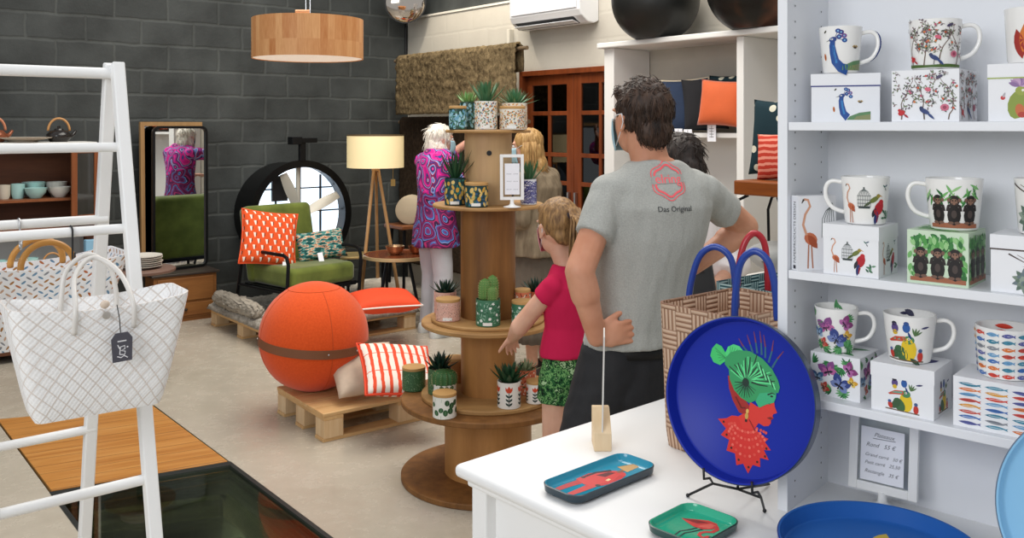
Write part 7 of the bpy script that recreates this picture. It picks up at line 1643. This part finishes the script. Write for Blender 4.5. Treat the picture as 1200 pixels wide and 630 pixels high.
for h_, k_, a_ in ol: tube(b_, [h_, h_.lerp(k_, .5), k_, k_.lerp(a_, .6), a_+V((0, 0, -.03))], [.092, .088, .076, .070, .074], 16); ell(b_, h_, .091, None, 14, 10)
cloth('trousers', b_, .010, GT, old, 4, (.008, 10))
for _, _, a_ in ol: shoe('shoe', old, a_, wf, .95, mat('cfd4d2', .6))
HW = hairmat('c9c0b0', 'f2ede4'); r_, f_, u_, B_ = basis(ohf)
b_ = newbm(); E = lambda x, y, z, rr: ell(b_, oh+B_ @ V((x, y, z)), rr, B_, 24, 16)
E(0, -.022, .035, (.090, .103, .098)); E(0, -.075, -.05, (.075, .055, .09)); E(0, -.075, -.15, (.095, .055, .09)); E(.062, -.02, -.06, (.03, .05, .07)); E(-.062, -.02, -.06, (.03, .05, .07)); E(0, .05, .075, (.06, .045, .03))
me = blob(b_, .008, 3)
for v in me.vertices: d = v.co-oh; v.co += d.normalized()*.010*noise.noise(V((d.x*40, d.y*40, d.z*14)))
ho = obj('hair', me, HW, old, smooth=180, world=True); me.update(); b_ = newbm(); RH = random.Random(8); vs = me.vertices
for _ in range(420):
    v = vs[RH.randrange(len(vs))]; d = v.co-oh; nn = v.normal; fl_ = -Z+r_*RH.uniform(-.4, .4)-f_*RH.uniform(-.2, .5); fl_ = (fl_-nn*fl_.dot(nn)).normalized(); L = RH.uniform(.04, .09); p = v.co-nn*.002
    strands(b_, [[p, p+fl_*L*.4+nn*L*.05, p+fl_*L*.75+nn*L*.07, p+fl_*L+nn*L*.02]], .003, .0006)
obj('hair_tufts', b_, HW, ho, smooth=180, world=True); mask(old, oh, ohf, 1.0, MASKB)
# ---- blonde woman in the taupe cardigan
bf = V((-.86, .50, 0)).normalized(); br_, bf, bu, bB = basis(bf); bx_, by_ = .185, 5.95
blo = thing('person', 'blonde woman in taupe cardigan and long skirt standing behind spool tower', 'person', (bx_, by_, 0))
G = lambda r, f, z: V((bx_, by_, 0))+br_*r+bf*f+Z*z
Tb = [(G(0, 0, .90), .180, .140), (G(0, 0, 1.0), .165, .125), (G(0, .0, 1.12), .150, .115), (G(0, .0, 1.24), .165, .122), (G(0, .02, 1.32), .165, .108), (G(0, .04, 1.37), .12, .075), (G(0, .05, 1.41), .06, .055)]
bh_ = P(617, 172, 5.95); bhf = V((-.97, .20, -.1)); SKB = skinmat('c9967c', 'dbaa92')
ba = ((G(-.165, .01, 1.30), G(-.20, .02, 1.04), G(-.10, .22, .98)), (G(.165, .01, 1.30), G(.20, .05, 1.04), G(.08, .24, 1.02)))
b_ = newbm(); torso(b_, Tb, br_, bf, -.005); head(b_, bh_, bhf, .98); limb(b_, [G(0, .04, 1.36), bh_+V((.01, 0, -.07))], [.053, .05])
for s_, e_, w__ in ba: limb(b_, [s_, e_, w__], [.048, .04, .028])
hand(b_, ba[0][2], V((-.7, .5, .1)), V((.2, .4, -1)), .92, 1, .5); hand(b_, ba[1][2], V((-.7, .2, .2)), V((.2, .2, -1)), .92, -1, .5)
bl = ((G(-.085, 0, .86), G(-.09, .02, .46), G(-.10, 0, .08)), (G(.085, 0, .86), G(.09, .03, .46), G(.10, .02, .08)))
for h_, k_, a_ in bl: limb(b_, [h_, k_, a_], [.08, .055, .036]); foot(b_, a_, bf, .9)
bb = obj('body', blob(b_, .007, 3), SKB, blo, smooth=180, world=True); eyes(bb, bh_, bhf, .98)
n = NT('cardigan'); f = n.noise(n.coord('Object', (1, 1, .25)), 30, 4); n.col(n.ramp(f, ((.3, '6a5d4c'), (.7, '8f806a')))); n.bump(f, .5, .012); CARD = n.fin(.95, 0, .1)
b_ = newbm(); torso(b_, [(G(0, 0, .80), .205, .165), (G(0, 0, .9), .195, .15)]+Tb[1:6]+[(G(0, .05, 1.405), .07, .062)], br_, bf, .018)
for s_, e_, w__ in ba: tube(b_, [s_.lerp(G(0, 0, 1.3), .4), s_, e_], [.07, .070, .062], 16); ell(b_, s_, .069, None, 14, 10); ell(b_, e_, .061, None, 14, 10); tube(b_, [e_, e_.lerp(w__, .85)], [.060, .048], 16)
cloth('cardigan', b_, .009, CARD, blo, 5, (.008, 12))
b_ = newbm(); rings = []
for i in range(14):
    t_ = i/13; z = 1.0-.75*t_; n_ = 96; ring = []
    for j in range(n_):
        a = 2*PI*j/n_; q = 1+.05*t_*math.sin(24*a)+.02*math.sin(7*a+3*t_); ring.append(G((.15+.10*t_)*q*math.cos(a), (.12+.10*t_)*q*math.sin(a), z))
    rings.append(ring)
loft(b_, rings); obj('pleated_skirt', b_, mat('5f554a', .9, var=.2, vs=20), blo, smooth=180, world=True)
for _, _, a_ in bl: shoe('shoe', blo, a_, bf, .92, mat('3a2f28', .6))
HB_ = hairmat('86602f', 'c09a62'); r_, f_, u_, B_ = basis(bhf)
b_ = newbm(); E = lambda x, y, z, rr: ell(b_, bh_+B_ @ V((x, y, z)), rr, B_, 24, 16)
E(0, -.020, .032, (.086, .100, .095)); E(0, -.07, -.05, (.072, .045, .10)); E(0, -.085, -.14, (.08, .045, .09)); E(.066, -.015, -.06, (.022, .05, .10)); E(-.066, -.015, -.06, (.022, .05, .10))
me = blob(b_, .007, 3)
for v in me.vertices: d = v.co-bh_; v.co += d.normalized()*.006*noise.noise(V((d.x*60, d.y*60, d.z*9)))
hb_ = obj('hair', me, HB_, blo, smooth=180, world=True); b_ = newbm(); RH = random.Random(9)
for _ in range(150):
    a = RH.uniform(PI*.95, PI*2.05); o = B_ @ V((math.cos(a)*.088, math.sin(a)*.100-.01, .03)); sw = (r_*math.cos(a)+f_*math.sin(a)); L = RH.uniform(.85, 1.1)
    strands(b_, [[bh_+o, bh_+o*1.0+sw*.008-Z*.07*L, bh_+o+sw*.010-Z*.14*L, bh_+o+sw*.03-Z*.20*L, bh_+o+sw*.055-Z*.235*L]], .004, .001)
obj('hair_locks', b_, HB_, hb_, smooth=180, world=True); mask(blo, bh_, bhf, .98, MASKB)
# ---- dark-haired person in white behind the man
kf = V((-.35, .93, 0)).normalized(); kr, kf, ku, kB = basis(kf); kx, ky = .80, 4.0
drk = thing('person', 'dark-haired person in white shirt holding a black case, mostly behind the man', 'person', (kx, ky, 0))
G = lambda r, f, z: V((kx, ky, 0))+kr*r+kf*f+Z*z
Tk = [(G(0, 0, .86), .17, .12), (G(0, 0, .98), .16, .115), (G(0, 0, 1.12), .165, .115), (G(0, 0, 1.25), .18, .115), (G(0, 0, 1.31), .165, .095), (G(0, .0, 1.35), .10, .07), (G(0, .01, 1.38), .06, .056)]
kh = P(797, 190, 4.0); khf = V((-.5, .85, -.25)); SKK = skinmat('c08e74', 'd2a289')
ka = ((G(-.175, 0, 1.26), G(-.21, .03, 1.02), G(-.05, .20, .98)), (G(.175, 0, 1.26), G(.225, -.02, 1.02), P(838, 335, 3.80)))
b_ = newbm(); torso(b_, Tk, kr, kf, -.005); head(b_, kh, khf, .97); limb(b_, [G(0, 0, 1.34), kh+V((0, -.01, -.06))], [.054, .05])
for s_, e_, w__ in ka: limb(b_, [s_, e_, w__], [.048, .04, .028])
hand(b_, ka[0][2], V((.2, .8, .1)), V((.5, 0, -.8)), .92, 1, .5); hand(b_, ka[1][2], V((-.85, -.1, .30)), V((-.1, .9, .2)), .95, 1, .55)
kl = ((G(-.085, 0, .84), G(-.09, .02, .45), G(-.10, 0, .08)), (G(.085, 0, .84), G(.09, .03, .45), G(.10, .02, .08)))
for h_, k_, a_ in kl: limb(b_, [h_, k_, a_], [.08, .055, .036]); foot(b_, a_, kf, .9)
bk_ = obj('body', blob(b_, .0065, 3), SKK, drk, smooth=180, world=True); eyes(bk_, kh, khf, .97)
WSH = mat('ece4e2', .85, var=.06, vs=6, bump=.2, bs=40)
b_ = newbm(); torso(b_, [(G(0, 0, .82), .18, .13)]+Tk[1:6]+[(G(0, .01, 1.375), .068, .062)], kr, kf, .014)
for s_, e_, w__ in ka: tube(b_, [s_.lerp(G(0, 0, 1.26), .4), s_, e_], [.07, .070, .066], 16); ell(b_, s_, .069, None, 14, 10); ell(b_, e_, .066, None, 14, 10); tube(b_, [e_, e_.lerp(w__, .6)], [.065, .062], 16)
cloth('white_shirt', b_, .009, WSH, drk, 5, (.008, 12))
b_ = newbm(); torso(b_, [(G(0, 0, .76), .165, .12), (G(0, 0, .90), .16, .115)], kr, kf)
for h_, k_, a_ in kl: tube(b_, [h_, k_, a_+V((0, 0, -.03))], [.10, .074, .068], 16); ell(b_, h_, .099, None, 14, 10)
cloth('trousers', b_, .010, mat('33363f', .85, var=.15), drk, 4, (.006, 10))
for _, _, a_ in kl: shoe('shoe', drk, a_, kf, .92, mat('3a3a3e', .6))
HK = hairmat('15100e', '3a2e28'); r_, f_, u_, B_ = basis(khf)
b_ = newbm(); E = lambda x, y, z, rr: ell(b_, kh+B_ @ V((x, y, z)), rr, B_, 24, 16)
E(0, -.022, .032, (.087, .102, .098)); E(0, -.075, -.035, (.066, .045, .07)); E(0, .03, .08, (.065, .06, .036))
me = blob(b_, .007, 3)
for v in me.vertices: d = v.co-kh; v.co += d.normalized()*.007*noise.noise(V((d.x*50, d.y*50, d.z*18)))
hk = obj('hair', me, HK, drk, smooth=180, world=True); me.update(); b_ = newbm(); RH = random.Random(6); vs = me.vertices
for _ in range(420):
    v = vs[RH.randrange(len(vs))]; nn = v.normal; fl_ = -Z*.6+r_*RH.uniform(-.9, .9)+f_*RH.uniform(-.5, .5); fl_ = (fl_-nn*fl_.dot(nn)).normalized(); L = RH.uniform(.03, .06); p = v.co
    strands(b_, [[p, p+fl_*L*.4+nn*L*.07, p+fl_*L*.75+nn*L*.10, p+fl_*L+nn*L*.06]], .002, .0005)
obj('hair_tufts', b_, HK, hk, smooth=180, world=True)
q = ka[1][2]+V((-.075, -.035, .055))
b_ = newbm(); bx(b_, -.060, .060, -.016, .016, -.085, .085); t = thing('black_case', 'black hand-held case gripped by the dark-haired person in white', 'case', q, -.35)
for v in b_.verts: v.co = ry(-.15) @ v.co
obj('case_body', b_, mat('2a2c2e', .5, var=.1), t, bevel=.008); b_ = newbm(); box(b_, (-.01, -.0165, .03), (.06, .003, .05), ry(-.15)); obj('flap', b_, mat('1a1b1d', .4), t, bevel=.001)
